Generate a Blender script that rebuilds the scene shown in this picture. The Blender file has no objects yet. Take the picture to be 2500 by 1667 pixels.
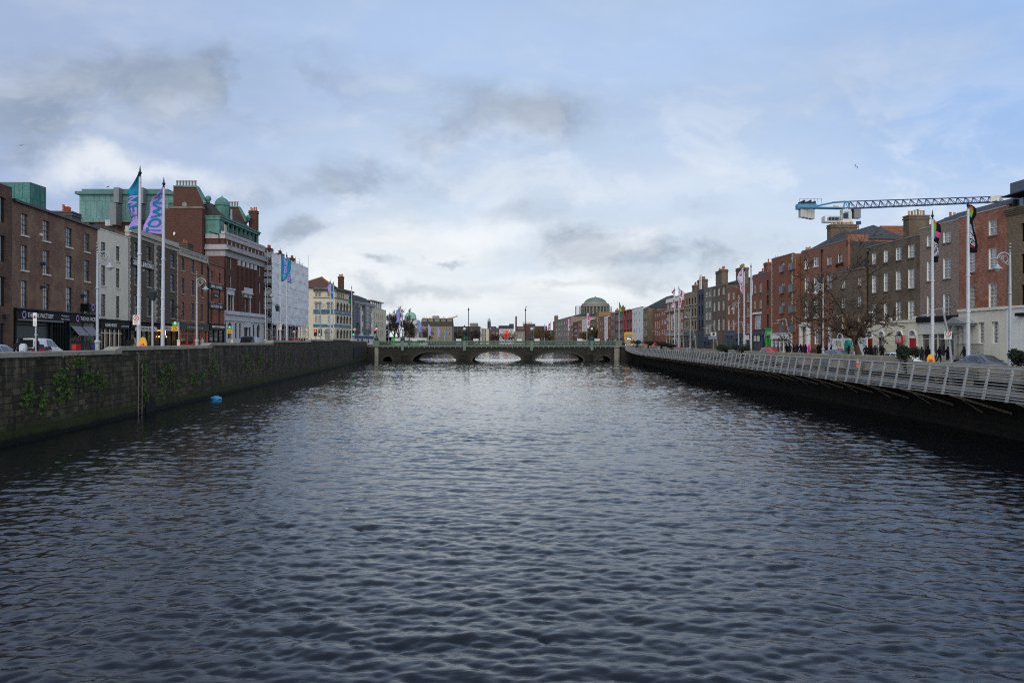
import bpy, math, random
import numpy as np
from mathutils import Vector, Matrix
random.seed(7); R=math.radians
S=bpy.context.scene; COL=S.collection
# ---------------- camera ----------------
F=1944.0; HY=837.0; CZ=4.5           # focal length in photo pixels, horizon row, eye height above the water
cam_d=bpy.data.cameras.new('camera'); cam=bpy.data.objects.new('camera',cam_d); COL.objects.link(cam); S.camera=cam
cam_d.sensor_width=36; cam_d.lens=F/2500*36; cam_d.clip_start=.1; cam_d.clip_end=6000; cam_d.shift_y=(HY-833.5)/2500
cam.location=(0,0,CZ); cam.rotation_euler=(R(90),0,0)
S.view_settings.view_transform='Standard'; S.view_settings.look='None'; S.view_settings.exposure=0.0; S.view_settings.gamma=1
S.render.engine='CYCLES'
try: S.cycles.max_bounces=6; S.cycles.diffuse_bounces=2; S.cycles.glossy_bounces=3; S.cycles.use_denoising=False; S.cycles.filter_width=1.1; S.cycles.adaptive_threshold=.006; S.cycles.blur_glossy=.3; S.cycles.sample_clamp_indirect=4
except Exception: pass
# ---------------- node helper ----------------
class NT:
    def __init__(s,t): s.t=t
    def n(s,k,**kw):
        nd=s.t.nodes.new(k)
        for a,v in kw.items():
            if a.startswith('i_'):
                key=a[2:]; key=int(key) if key.isdigit() else key.replace('_',' ')
                s.put(nd.inputs[key],v)
            else: setattr(nd,a,v)
        return nd
    def put(s,inp,v):
        if hasattr(v,'is_output'): s.t.links.new(v,inp)
        elif hasattr(v,'outputs'): s.t.links.new(v.outputs[0],inp)
        else:
            if isinstance(v,(tuple,list)) and len(v)==3 and inp.type=='RGBA': v=(*v,1)
            inp.default_value=v
    def m(s,op,a,b=0.0,c=None,clamp=False):
        nd=s.t.nodes.new('ShaderNodeMath'); nd.operation=op; nd.use_clamp=clamp
        s.put(nd.inputs[0],a); s.put(nd.inputs[1],b)
        if c is not None: s.put(nd.inputs[2],c)
        return nd.outputs[0]
    def ss(s,v,a,b):
        nd=s.t.nodes.new('ShaderNodeMapRange'); nd.interpolation_type='SMOOTHSTEP'
        s.put(nd.inputs[0],v); nd.inputs[1].default_value=a; nd.inputs[2].default_value=b
        return nd.outputs[0]
    def mix(s,f,a,b,mode='MIX'):
        nd=s.t.nodes.new('ShaderNodeMix'); nd.data_type='RGBA'; nd.blend_type=mode
        s.put(nd.inputs[0],f); s.put(nd.inputs[6],a); s.put(nd.inputs[7],b)
        return nd.outputs[2]
    def noise(s,vec,scale,detail=4,rough=.55,dist=0):
        nd=s.t.nodes.new('ShaderNodeTexNoise'); s.put(nd.inputs['Vector'],vec); nd.inputs['Scale'].default_value=scale
        nd.inputs['Detail'].default_value=detail; nd.inputs['Roughness'].default_value=rough; nd.inputs['Distortion'].default_value=dist
        return nd.outputs[0]
    def vec(s,x,y,z=0.0):
        nd=s.t.nodes.new('ShaderNodeCombineXYZ'); s.put(nd.inputs[0],x); s.put(nd.inputs[1],y); s.put(nd.inputs[2],z); return nd.outputs[0]
# ---------------- sky ----------------
SUN_EL,SUN_AZ=R(38),R(165)            # azimuth measured from +Y toward -X
W=bpy.data.worlds.new('World'); S.world=W; W.use_nodes=True; W.node_tree.nodes.clear()
w=NT(W.node_tree)
sky=w.n('ShaderNodeTexSky',sky_type='NISHITA'); sky.sun_disc=False; sky.sun_elevation=SUN_EL; sky.sun_rotation=-SUN_AZ
sky.air_density=1.2; sky.dust_density=.6
tc=w.n('ShaderNodeTexCoord'); sp=w.n('ShaderNodeSeparateXYZ',i_0=tc.outputs['Generated'])
dx,dy,dz=sp.outputs
yy=w.m('MAXIMUM',w.m('ABSOLUTE',dy),.12)
za=w.m('MAXIMUM',dz,0.0)
az=w.m('DIVIDE',dx,yy); el=w.m('DIVIDE',za,yy)
zz=w.m('ADD',za,.16)
q=w.vec(w.m('DIVIDE',dx,zz),w.m('DIVIDE',dy,zz),0)
n1=w.noise(q,.55,7,.55,.3); n2=w.noise(q,1.7,6,.6,.2); n3=w.noise(q,5.0,5,.6)
nw=w.m('SUBTRACT',w.noise(w.vec(w.m('MULTIPLY',az,6.0),w.m('MULTIPLY',el,7.5)),1.0,7,.62),.5)
nw2=w.m('SUBTRACT',w.noise(w.vec(w.m('MULTIPLY',az,7.0),w.m('MULTIPLY',el,9.0),4.2),1.0,7,.62),.5)
azw=w.m('MULTIPLY_ADD',nw,.20,az); elw=w.m('MULTIPLY_ADD',nw2,.12,el)
def blob(x,y,rx,ry,amt,soft=.0):
    a0=(x-1250)/F; e0=(HY-y)/F
    dxx=w.m('DIVIDE',w.m('SUBTRACT',azw,a0),rx/F); dyy=w.m('DIVIDE',w.m('SUBTRACT',elw,e0),ry/F)
    d=w.m('SQRT',w.m('ADD',w.m('MULTIPLY',dxx,dxx),w.m('MULTIPLY',dyy,dyy)))
    v=w.ss(d,1.25,soft)
    return w.m('MULTIPLY',v,amt)
def total(lst):
    t=None
    for b in lst:
        v=blob(*b); t=v if t is None else w.m('ADD',t,v)
    return t
dark=total([(725,555,85,45,.55,.3),(1430,595,130,62,.6,.2),(1235,280,260,95,.45),(560,215,520,130,.42),(70,300,210,120,.6),(330,180,430,90,.36),(1330,300,120,60,.25),(1060,330,130,50,.25),(40,395,90,40,.3),
  (840,425,260,48,.45),(640,455,120,30,.3),(1700,630,330,60,.5),(1690,530,140,40,.34),(1860,600,160,36,.25),(1290,520,160,42,.28),(1080,612,40,14,.4),(960,645,60,16,.4),
  (1000,712,260,26,.35),(1560,690,200,26,.32),(1900,250,400,120,.10),(1320,700,120,18,.28),(2300,560,260,60,.14)])
lite=total([(230,415,220,62,.75),(480,430,230,40,.5),(930,620,330,120,.72),(1180,560,330,70,.55),(1270,735,620,70,.65),(1400,690,230,40,.55),(700,700,300,90,.6),(1650,450,330,60,.22),(1560,580,140,40,.3),(250,330,200,30,.25)])
base=w.mix(w.ss(el,.02,.40),(.74,.82,.91),(.47,.625,.90))
base=w.mix(w.ss(az,-.05,-.62),base,(.40,.505,.74))
base=w.mix(w.m('MULTIPLY',w.ss(az,.22,.62),w.ss(el,.07,.3)),base,(.37,.55,.89))
base=w.mix(w.m('MULTIPLY',lite,1.0,clamp=True),base,(1.0,1.015,1.03))
nn=w.m('ADD',w.m('MULTIPLY',n1,.65),w.m('MULTIPLY',n2,.35))
n4=w.noise(w.vec(w.m('MULTIPLY_ADD',nw,.6,w.m('MULTIPLY',az,7.0)),w.m('MULTIPLY',el,11.0),1.7),1.0,8,.62,.35)
dark=w.m('MULTIPLY',dark,w.m('MULTIPLY_ADD',w.ss(n4,.38,.56),1.35,.38))
dk=w.m('ADD',dark,w.m('MULTIPLY',w.ss(nn,.47,.60),.20),clamp=True)
cl=w.mix(w.m('MINIMUM',dk,.9),base,(.275,.345,.47))
cl=w.mix(w.m('MULTIPLY',w.ss(n2,.48,.72),.26),cl,(.80,.86,.93))
cl=w.mix(w.m('MULTIPLY',w.m('MULTIPLY',w.ss(n4,.47,.66),w.ss(el,.45,.12)),.42),cl,(1.0,1.015,1.03))
cl=w.mix(w.m('MULTIPLY',w.ss(n3,.46,.72),.10),cl,(.85,.9,.95))
# sky darkened overhead for water contrast; glow added behind the camera to light facades
back=w.ss(dy,-.05,-.4)
cl=w.mix(w.m('MULTIPLY',w.ss(dz,.34,.62),.9),cl,(.25,.33,.49))
cl=w.mix(back,cl,(1.45,1.48,1.54))
bg1=w.n('ShaderNodeBackground',i_0=sky,i_1=.09)
bg2=w.n('ShaderNodeBackground',i_0=cl,i_1=1.0)
mx=w.n('ShaderNodeMixShader',i_0=.9); w.put(mx.inputs[1],bg1); w.put(mx.inputs[2],bg2)
w.n('ShaderNodeOutputWorld',i_0=mx)
# ---------------- sun behind thick cloud ----------------
sun_d=bpy.data.lights.new('sun','SUN'); sun=bpy.data.objects.new('sun',sun_d); COL.objects.link(sun)
sun_d.energy=.8; sun_d.angle=R(25); sun_d.color=(1,.95,.88)
sv=Vector((-math.sin(SUN_AZ)*math.cos(SUN_EL),math.cos(SUN_AZ)*math.cos(SUN_EL),math.sin(SUN_EL)))
sun.rotation_euler=(-sv).to_track_quat('-Z','Y').to_euler()
# ---------------- photo pixel <-> place ----------------
def X(x,Y): return (x-1250)/F*Y
def Z(y,Y): return CZ-(y-HY)/F*Y
class Line:                           # a straight building line or wall line in plan: X = a + b*Y
    def __init__(s,a,b): s.a,s.b=a,b
    def at(s,x):
        t=(x-1250)/F; Y=s.a/(t-s.b); return Vector((t*Y,Y,0))
    def off(s,d): return Line(s.a+d,s.b)
    def x(s,Y): return s.a+s.b*Y
def thru(p,q):
    b=(q[0]-p[0])/(q[1]-p[1]); return Line(p[0]-b*p[1],b)
def SL(Y): return 3.0+.9*min(max((Y-35)/168,0),1)         # street level, left bank
def SR(Y): return 2.35+.85*min(max((Y-70)/140,0),1)       # street level, right bank
WL=Line(-19,-.0888)                   # left quay wall face
WR=Line(21.8,.044)                    # right quay wall face
BW=Line(18.77,.044)                   # outer edge of the boardwalk
LA=Line(-36.9,-.103); LB=thru((-46,88.4),(-49.4,137.)); LC=thru((-49.4,137.),(-49.2,158)); LD=Line(-42.2,-.045)
LE=Line(-64.6,.067); LG=Line(-57.1,.036)
RA=Line(49.7,-.046)
# ---------------- mesh builder ----------------
class MB:
    def __init__(s): s.v=[];s.f=[];s.mi=[];s.M=None
    def add(s,vs,fs,m=0):
        b=len(s.v)
        if s.M is not None: vs=[tuple(s.M@Vector(p)) for p in vs]
        s.v+=[tuple(p) for p in vs]; s.f+=[tuple(i+b for i in f) for f in fs]; s.mi+=[m]*len(fs); return s
    def box(s,x0,y0,z0,x1,y1,z1,m=0):
        if x0>x1:x0,x1=x1,x0
        if y0>y1:y0,y1=y1,y0
        if z0>z1:z0,z1=z1,z0
        return s.add([(x0,y0,z0),(x1,y0,z0),(x1,y1,z0),(x0,y1,z0),(x0,y0,z1),(x1,y0,z1),(x1,y1,z1),(x0,y1,z1)],
          [(0,3,2,1),(4,5,6,7),(0,1,5,4),(1,2,6,5),(2,3,7,6),(3,0,4,7)],m)
    def quad(s,a,b,c,d,m=0): return s.add([a,b,c,d],[(0,1,2,3)],m)
    def poly(s,pts,m=0): return s.add(pts,[tuple(range(len(pts)))],m)
    def prism(s,pl,a,b,ax='y',m=0):      # outline pl extruded along an axis; ax='y': pl=(x,z); ax='x': pl=(y,z); ax='z': pl=(x,y)
        n=len(pl); mk={'y':lambda p,t:(p[0],t,p[1]),'x':lambda p,t:(t,p[0],p[1]),'z':lambda p,t:(p[0],p[1],t)}[ax]
        vs=[mk(p,a) for p in pl]+[mk(p,b) for p in pl]
        fs=[tuple(range(n)),tuple(range(2*n-1,n-1,-1))]+[(i,n+i,n+(i+1)%n,(i+1)%n) for i in range(n)]
        return s.add(vs,fs,m)
    def tube(s,pts,r,n=6,m=0,cap=True):
        pts=[Vector(p) for p in pts]; k=len(pts); rs=r if isinstance(r,(list,tuple)) else [r]*k
        vs=[];prev=None
        for i,p in enumerate(pts):
            t=(pts[min(i+1,k-1)]-pts[max(i-1,0)]).normalized()
            if prev is None:
                a=Vector((0,0,1)) if abs(t.z)<.9 else Vector((1,0,0)); u=t.cross(a).normalized()
            else:
                u=prev-t*prev.dot(t); u=u.normalized() if u.length>1e-6 else t.orthogonal().normalized()
            prev=u; v=t.cross(u)
            for j in range(n):
                an=2*math.pi*j/n; vs.append(p+(u*math.cos(an)+v*math.sin(an))*rs[i])
        fs=[(i*n+j,i*n+(j+1)%n,(i+1)*n+(j+1)%n,(i+1)*n+j) for i in range(k-1) for j in range(n)]
        if cap: fs+=[tuple(range(n-1,-1,-1)),tuple(range((k-1)*n,k*n))]
        return s.add(vs,fs,m)
    def lathe(s,prof,c=(0,0,0),n=12,m=0,sx=1,sy=1):
        vs=[(c[0]+r*sx*math.cos(2*math.pi*j/n),c[1]+r*sy*math.sin(2*math.pi*j/n),c[2]+z) for r,z in prof for j in range(n)]
        k=len(prof); fs=[(i*n+j,i*n+(j+1)%n,(i+1)*n+(j+1)%n,(i+1)*n+j) for i in range(k-1) for j in range(n)]
        fs+=[tuple(range(n-1,-1,-1)),tuple(range((k-1)*n,k*n))]
        return s.add(vs,fs,m)
    def mesh(s,name,mats,smooth=False):
        me=bpy.data.meshes.new(name); me.from_pydata(s.v,[],s.f)
        for mt in (mats if isinstance(mats,(list,tuple)) else [mats]): me.materials.append(mt)
        me.polygons.foreach_set('material_index',s.mi)
        if smooth: me.polygons.foreach_set('use_smooth',[True]*len(s.f))
        me.update(); return me
    def build(s,name,mats,parent=None,loc=(0,0,0),rz=0,smooth=False):
        return link(name,s.mesh(name,mats,smooth),parent,loc,rz)
def link(name,me,parent=None,loc=(0,0,0),rz=0):
    o=bpy.data.objects.new(name,me); COL.objects.link(o); o.location=loc; o.rotation_euler[2]=rz
    if parent is not None: o.parent=parent
    return o
def tag(o,label=None,cat=None,group=None,kind=None):
    if label: o['label']=label
    if cat: o['category']=cat
    if group: o['group']=group
    if kind: o['kind']=kind
    return o
def thing(name,label,cat,loc=(0,0,0),rz=0,group=None):
    o=bpy.data.objects.new(name,None); COL.objects.link(o); o.location=loc; o.rotation_euler[2]=rz; o.empty_display_size=.3
    return tag(o,label,cat,group)
def dup(root,loc=None,rz=None,label=None,group=None,sc=None):
    def rec(o,par):
        c=o.copy(); COL.objects.link(c)
        if par is not None: c.parent=par
        for ch in KIDS.get(o.name,None) or list(o.children): rec(ch,c)
        return c
    c=rec(root,None)
    if loc is not None: c.location=loc
    if rz is not None: c.rotation_euler[2]=rz
    if label: c['label']=label
    if group: c['group']=group
    if sc: c.scale=(sc,sc,sc)
    return c
KIDS={}
_tc={}
def text_mesh(txt,h,mat,width=None,bold=.0,depth=.02,sp=1.0):
    """lettering as a flat mesh in the local x-z plane facing -y, lower left at the origin"""
    cu=bpy.data.curves.new('lettering','FONT'); cu.body=txt; cu.size=1; cu.extrude=0; cu.offset=bold; cu.space_character=sp; cu.resolution_u=2
    ob=bpy.data.objects.new('lettering',cu); COL.objects.link(ob)
    dg=bpy.context.evaluated_depsgraph_get(); me=bpy.data.meshes.new_from_object(ob.evaluated_get(dg)); bpy.data.objects.remove(ob)
    co=np.empty(len(me.vertices)*3); me.vertices.foreach_get('co',co); co=co.reshape(-1,3)
    mn=co.min(0); mxx=co.max(0); sx=h/(mxx[1]-mn[1]); 
    kx=(width/(mxx[0]-mn[0])) if width else sx
    out=np.zeros_like(co); out[:,0]=(co[:,0]-mn[0])*kx; out[:,2]=(co[:,1]-mn[1])*sx; out[:,1]=-depth
    me.vertices.foreach_set('co',out.ravel()); me.materials.clear(); me.materials.append(mat); me.update(); return me
# ---------------- materials ----------------
def srgb(h):
    h=h.lstrip('#'); c=[int(h[i:i+2],16)/255 for i in (0,2,4)]
    return tuple(x/12.92 if x<=.04045 else ((x+.055)/1.055)**2.4 for x in c)
def dim(c,k): return tuple(x*k for x in c)
def desat(c,k=.30):
    g=.3*c[0]+.55*c[1]+.15*c[2]; return tuple(x*(1-k)+g*k for x in c)
MATS={}
def new(name):
    m=bpy.data.materials.new(name); m.use_nodes=True; m.node_tree.nodes.clear(); t=NT(m.node_tree); MATS[name]=m; return m,t
def fin(t,color,rough=.7,metal=0,bump=None,bs=.3,spec=.4,**kw):
    p=t.n('ShaderNodeBsdfPrincipled'); t.put(p.inputs['Base Color'],color); t.put(p.inputs['Roughness'],rough); t.put(p.inputs['Metallic'],metal)
    t.put(p.inputs['Specular IOR Level'],spec)
    for k,v in kw.items(): t.put(p.inputs[k.replace('_',' ')],v)
    if bump is not None:
        b=t.n('ShaderNodeBump'); t.put(b.inputs['Height'],bump); b.inputs['Strength'].default_value=bs; b.inputs['Distance'].default_value=.05; t.put(p.inputs['Normal'],b)
    t.n('ShaderNodeOutputMaterial',i_0=p); return p
def paint(name,col,rough=.55,var=.18,sc=1.2,metal=0,streak=.25,spec=.4):
    if isinstance(col,str): col=srgb(col)
    m,t=new(name); o=t.n('ShaderNodeTexCoord').outputs['Object']
    a=t.noise(o,sc,5,.6); s_=t.n('ShaderNodeMapping',i_0=o); s_.inputs['Scale'].default_value=(2.2,2.2,.22)
    b=t.noise(s_.outputs[0],1.6,4,.6)
    c=t.mix(t.m('MULTIPLY',t.ss(a,.35,.7),var*1.6,clamp=True),col,dim(col,.6))
    c=t.mix(t.m('MULTIPLY',t.ss(b,.48,.72),streak,clamp=True),c,dim(col,.5))
    fin(t,c,rough,metal,bump=a,bs=.06,spec=spec); return m
def lift(c,k):
    g=sum(c)/3; return tuple(min(1,(x*.75+g*.25)*k) for x in c)
def flat(name,col,rough=.5,metal=0,spec=.4,emit=0):
    if isinstance(col,str): col=srgb(col)
    m,t=new(name); o=t.n('ShaderNodeTexCoord').outputs['Object']; a=t.noise(o,6,3)
    c=t.mix(t.m('MULTIPLY',a,.22),col,dim(col,.6)); p=fin(t,c,rough,metal,spec=spec)
    if emit: t.put(p.inputs['Emission Color'],col); p.inputs['Emission Strength'].default_value=emit
    return m
def brick(name,c1,c2,mort,bw=.30,bh=.10,blot=.35,c3=None,stain=.4,bump=.25,mort_w=.016,patch=None):
    c1,c2,mort=[desat(srgb(c)) if isinstance(c,str) else c for c in (c1,c2,mort)]
    m,t=new(name); o=t.n('ShaderNodeTexCoord').outputs['Object']; s=t.n('ShaderNodeSeparateXYZ',i_0=o)
    v=t.vec(t.m('ADD',s.outputs[0],s.outputs[1]),s.outputs[2],0)
    b=t.n('ShaderNodeTexBrick'); t.put(b.inputs['Vector'],v)
    for k,val in (('Scale',1.0),('Mortar Size',mort_w),('Mortar Smooth',.1),('Bias',-.1),('Brick Width',bw),('Row Height',bh)): b.inputs[k].default_value=val
    t.put(b.inputs['Color1'],c1); t.put(b.inputs['Color2'],c2); t.put(b.inputs['Mortar'],mort)
    nz=t.noise(o,.45,6,.62,.4); nf=t.noise(o,3.2,5,.6)
    mp=t.n('ShaderNodeMapping',i_0=o); mp.inputs['Scale'].default_value=(1.6,1.6,.13); st=t.noise(mp.outputs[0],1.3,5,.6)
    # single courses and groups of bricks fired darker or paler
    mp2=t.n('ShaderNodeMapping',i_0=v); mp2.inputs['Scale'].default_value=(1.5,5.5,1); nb=t.noise(mp2.outputs[0],1.6,4,.75)
    c=t.mix(t.m('MULTIPLY',t.ss(nb,.46,.62),.62),b.outputs['Color'],dim(c1,.42))
    c=t.mix(t.m('MULTIPLY',t.ss(nb,.50,.36),.5),c,lift(c2,1.75))
    mp3=t.n('ShaderNodeMapping',i_0=v); mp3.inputs['Scale'].default_value=(2.2,9,1); nb2=t.noise(mp3.outputs[0],2.4,3,.7)
    c=t.mix(t.m('MULTIPLY',t.ss(nb2,.55,.68),.4),c,lift(mort,1.2)); c=t.mix(t.m('MULTIPLY',t.ss(nb2,.45,.33),.35),c,dim(c1,.45))
    if c3 is not None:
        c3=srgb(c3) if isinstance(c3,str) else c3
        c=t.mix(t.m('MULTIPLY',t.ss(nz,.45,.6),blot),c,c3)
    else: c=t.mix(t.m('MULTIPLY',t.ss(nz,.42,.66),blot),c,dim(c1,.55))
    c=t.mix(t.m('MULTIPLY',t.ss(st,.5,.74),stain),c,dim(c1,.35))
    if patch: c=t.mix(t.m('MULTIPLY',t.ss(t.noise(o,.9,6,.7,.6),.53,.62),.6),c,srgb(patch))
    fin(t,c,.88,0,bump=t.m('ADD',t.m('MULTIPLY',b.outputs['Fac'],-.6),t.m('MULTIPLY',nf,.5)),bs=bump,spec=.2); return m
def glass(name,tint=(.012,.016,.02),curt_refl=None,k=.5,rough=.04,spec=.9):
    m,t=new(name); o=t.n('ShaderNodeTexCoord').outputs['Object']; oi=t.n('ShaderNodeObjectInfo')
    c=tint
    if curt_refl:
        s=t.n('ShaderNodeSeparateXYZ',i_0=o)
        wv=t.noise(t.vec(t.m('MULTIPLY',s.outputs[0],9.0),t.m('MULTIPLY',s.outputs[2],.3),t.m('MULTIPLY',oi.outputs['Random'],50.0)),1.0,3)
        f=t.m('MULTIPLY',t.ss(wv,.3,.65),k); f=t.m('MULTIPLY',f,t.m('ADD',.45,t.m('MULTIPLY',oi.outputs['Random'],.75)))
        c=t.mix(f,tint,curt_refl)
    wob=t.noise(t.vec(t.m('MULTIPLY',oi.outputs['Random'],30.0),0,0),1.0,1); bm=t.noise(o,1.4,2)
    fin(t,c,rough,0,bump=bm,bs=.12,spec=spec,IOR=1.75); return m
# ---------------- shared materials ----------------
GL_D=glass('window_glass_dark',(.010,.013,.018))
GL_L=glass('window_glass_left',(.014,.02,.03),(.30,.36,.44),.9)  # blue-grey folds in the colour stand in for sky reflected in the panes
GL_R=glass('window_glass_right',(.02,.024,.028),(.36,.38,.37),.75)
GL_S=glass('shop_glass',(.012,.013,.015),(.16,.14,.12),.6)
WHITE=paint('white_paint','#dcdcd8',.5,.12); OFFW=paint('off_white_paint','#c9c6bc',.55,.2)
BLKF=flat('black_painted_timber','#111316',.55,0,.12); DKF=flat('dark_blue_frame','#18222f',.35); GRYF=flat('grey_frame','#5b6167',.4)
SLATE=brick('roof_slate','#4a5058','#3b4048','#2a2d33',.3,.2,.4,None,.3,.3,.01); SLATE2=brick('brown_roof_slate','#4b463f','#3b3833','#2a2825',.3,.2,.4,None,.3,.3,.01)
LEAD=paint('lead_flashing','#6d7278',.5); STONE=paint('pale_granite','#aaa69c',.8,.4,.8,0,.5); DSTONE=paint('weathered_stone','#6d695f',.85,.5,.9,0,.6)
POTR=paint('red_chimney_pot','#a2512f',.8); POTY=paint('buff_chimney_pot','#b39a6a',.8); POTG=paint('grey_chimney_pot','#77716a',.8)
STEEL=paint('galvanised_steel','#a9aeb4',.45,.15,2,.35,.2); DSTEEL=flat('dark_steel','#2b2f36',.5,.3); BLK=flat('black_metal','#121316',.45)
LETW=flat('white_lettering','#e4e4e0',.6); LETD=flat('dark_lettering','#2a2826',.6); LETL=flat('lilac_lettering','#b7a0d8',.6)
COPPER=paint('verdigris_copper','#578880',.65,.7,.6,0,.7); COPPER2=paint('dull_green_copper','#4b7474',.6,.45,.4,0,.6); COPPER3=paint('pale_green_copper','#7fa898',.6,.2)
REDP=flat('red_paint','#a51520',.45); YELP=flat('yellow_paint','#e0a81c',.45); GRNP=flat('green_paint','#1f9a3c',.45); TEALP=flat('teal_paint','#0e5a5e',.5); BLUP=flat('blue_paint','#1d4a8a',.5)
ORGP=flat('orange_plastic','#e0551c',.5); RUB=flat('black_rubber','#0b0b0c',.8)
def lamp(name,col,e): 
    m,t=new(name); p=fin(t,srgb(col),.4); t.put(p.inputs['Emission Color'],srgb(col)); p.inputs['Emission Strength'].default_value=e; return m
LRED=lamp('lit_red_lamp','#ff3a28',4); LGRN=lamp('lit_green_lamp','#20e0a0',3); LWARM=lamp('lit_warm_bulb','#ffb060',5); LWHT=lamp('lit_headlamp','#fff2d8',3); LORG=lamp('lit_orange_sign','#ff8a18',3)
# ---------------- ground, roads, river ----------------
def asphalt(name,h):
    m,t=new(name); o=t.n('ShaderNodeTexCoord').outputs['Object']; a=t.noise(o,.35,6,.6); b=t.noise(o,14,3)
    fin(t,t.mix(t.ss(a,.3,.7),srgb(h),dim(srgb(h),.65)),.75,0,bump=b,bs=.15,spec=.35); return m
ASPH=asphalt('asphalt','#3f4144'); PAVE=brick('paving_slabs','#77756f','#6a6862','#4a4945',.9,.6,.3,None,.2,.1); KERB=paint('granite_kerb','#8b8982',.8); EARTH=asphalt('town_ground','#4e4d48')
def strip(name,mat,line0,d0,line1,d1,Ys,zf,dz,kind='structure'):
    mb=MB(); vs=[];fs=[]
    for Y in Ys:
        z=zf(Y)+dz; vs+=[(line0.x(Y)+d0,Y,z),(line1.x(Y)+d1,Y,z)]
    for i in range(len(Ys)-1): fs.append((2*i,2*i+1,2*i+3,2*i+2))
    mb.add(vs,fs); o=mb.build(name,mat); return tag(o,kind=kind)
YS=[-30,0,20,35,60,90,120,150,180,203,230,260,320,400,520,700,950,1400]
FarL=thru((-37,203),(-34,950)); FarR=thru((30.7,203),(26,950))
def wl(Y): return WL.x(Y) if Y<203 else FarL.x(Y)
def wr(Y): return WR.x(Y) if Y<203 else FarR.x(Y)
mb=MB(); vs=[];fs=[]
for Y in YS+[4000]: vs+=[(-2500,Y,SL(Y)-.3),(wl(min(Y,1400))-.7,Y,SL(Y)-.3)]
n=len(YS)+1
fs=[(2*i,2*i+1,2*i+3,2*i+2) for i in range(n-1)]
mb.add(vs,fs); vs=[]
for Y in YS+[4000]: vs+=[(wr(min(Y,1400))+.7,Y,SR(Y)-.3),(2500,Y,SR(Y)-.3)]
mb.add(vs,fs); mb.quad((wl(950)-.7,950,3.3),(wr(950)+.7,950,3.3),(wr(950)+.7,4000,3.3),(wl(950)-.7,4000,3.3)); mb.quad((wl(950)-.7,950,3.3),(wr(950)+.7,950,3.3),(wr(950)+.7,950,-1),(wl(950)-.7,950,-1))
tag(mb.build('ground',EARTH),kind='structure')
class PL:                               # piecewise bank line so that the strips follow the quay
    def __init__(s,f): s.x=f
LW=PL(wl); RW=PL(wr)
strip('pavement',PAVE,LW,-4.2,LW,-.6,YS,SL,0); strip('road',ASPH,LW,-14.2,LW,-4.3,YS,SL,-.12); strip('pavement',PAVE,LW,-40,LW,-14.3,YS,SL,.0)
strip('pavement',PAVE,RW,.6,RW,4.0,YS,SR,0); strip('road',ASPH,RW,4.1,RW,12.2,YS,SR,-.12); strip('pavement',PAVE,RW,12.3,RW,45,YS,SR,0)
# painted lane lines on both roads
LINEP=flat('road_line_paint','#c8c6bc',.7)
def dashes(name,pl,d,zf):
    mb=MB()
    for k in range(60):
        Y=32+k*6.0; x=pl.x(Y)+d; x2=pl.x(Y+2)+d; mb.quad((x-.06,Y,zf(Y)-.115),(x+.06,Y,zf(Y)-.115),(x2+.06,Y+2,zf(Y+2)-.115),(x2-.06,Y+2,zf(Y+2)-.115))
    tag(mb.build(name,LINEP),kind='structure')
dashes('road_marking',LW,-9.2,SL); dashes('road_marking',RW,8.1,SR)
# river surface: wind waves summed from a directional spectrum
N=1024; L=46.0
rng=np.random.default_rng(5)
kx=np.fft.fftfreq(N,L/N)*2*np.pi; KX,KY=np.meshgrid(kx,kx); K=np.hypot(KX,KY); K[0,0]=1e-6
def sheet(lam,lmin,wdir,spread,slope):
    kp=2*np.pi/lam; P=np.exp(-1.0*(kp/K)**3)*K**-3.4; P*=np.exp(-(K*lmin/2/np.pi)**4)
    th=np.arctan2(KY,KX)-wdir; P*=np.abs(np.cos(th))**spread+.04; P[0,0]=0
    A=np.sqrt(P)*(rng.normal(size=(N,N))+1j*rng.normal(size=(N,N))); h=np.fft.ifft2(A).real
    s_=slope/np.gradient(h,L/N,axis=0).std()
    A=A*s_; f_=lambda B:np.fft.ifft2(B).real
    return np.stack([f_(A),f_(-1j*KX/K*A),f_(-1j*KY/K*A)])
S1=sheet(1.75,.13,R(80),7,.085); S2=sheet(.7,.09,R(112),3,.075); S3=sheet(.9,.10,R(52),4,.045); S4=sheet(.30,.08,R(86),2,.055)
SS=S1+S2+S3+S4; H,HX,HYd=SS; H1=S1[0]
def samp(h,x,y):
    u=(x/L*N)%N; v=(y/L*N)%N; i=u.astype(int); j=v.astype(int); fu=u-i; fv=v-j; i1=(i+1)%N; j1=(j+1)%N; i%=N; j%=N
    return (h[j,i]*(1-fu)+h[j,i1]*fu)*(1-fv)+(h[j1,i]*(1-fu)+h[j1,i1]*fu)*fv
ys=[5.0]
while ys[-1]<560: ys.append(ys[-1]+(min(max(.0040*ys[-1],.055),.34) if ys[-1]<222 else 1.1))
ys=np.array(ys); nt=620
tt=np.linspace(0,1,nt)
x0=np.maximum(np.where(ys<203,-19.2-.0888*ys,-38.2),-(ys*.72+6)); x1=np.minimum(np.where(ys<203,22.2+.044*ys,31.4),ys*.72+6)
XX=x0[:,None]+(x1-x0)[:,None]*tt[None,:]; YY=np.repeat(ys[:,None],nt,1)
ca,sa=math.cos(.5),math.sin(.5)
patch=.75+.5*np.clip(samp(H1,XX*.06+3,YY*.06)/H1.std()*.35+.5,0,1)   # gusts: rougher and calmer patches
calm=np.interp(YY,[0,22,60,110,210,225,600],[1.0,1.0,.85,.72,.70,1.2,1.3])   # the water lies calmer in the lee of the bridge
amp=patch*calm
ZZ=samp(H,XX,YY)*amp+samp(H1,(XX*ca-YY*sa)*1.31+9,(XX*sa*.25+YY*ca)*1.31)*.22*amp
cx_=samp(HX,XX,YY)*amp*.85; cy_=samp(HYd,XX,YY)*amp*.85; nearm=(YY<120)
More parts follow.
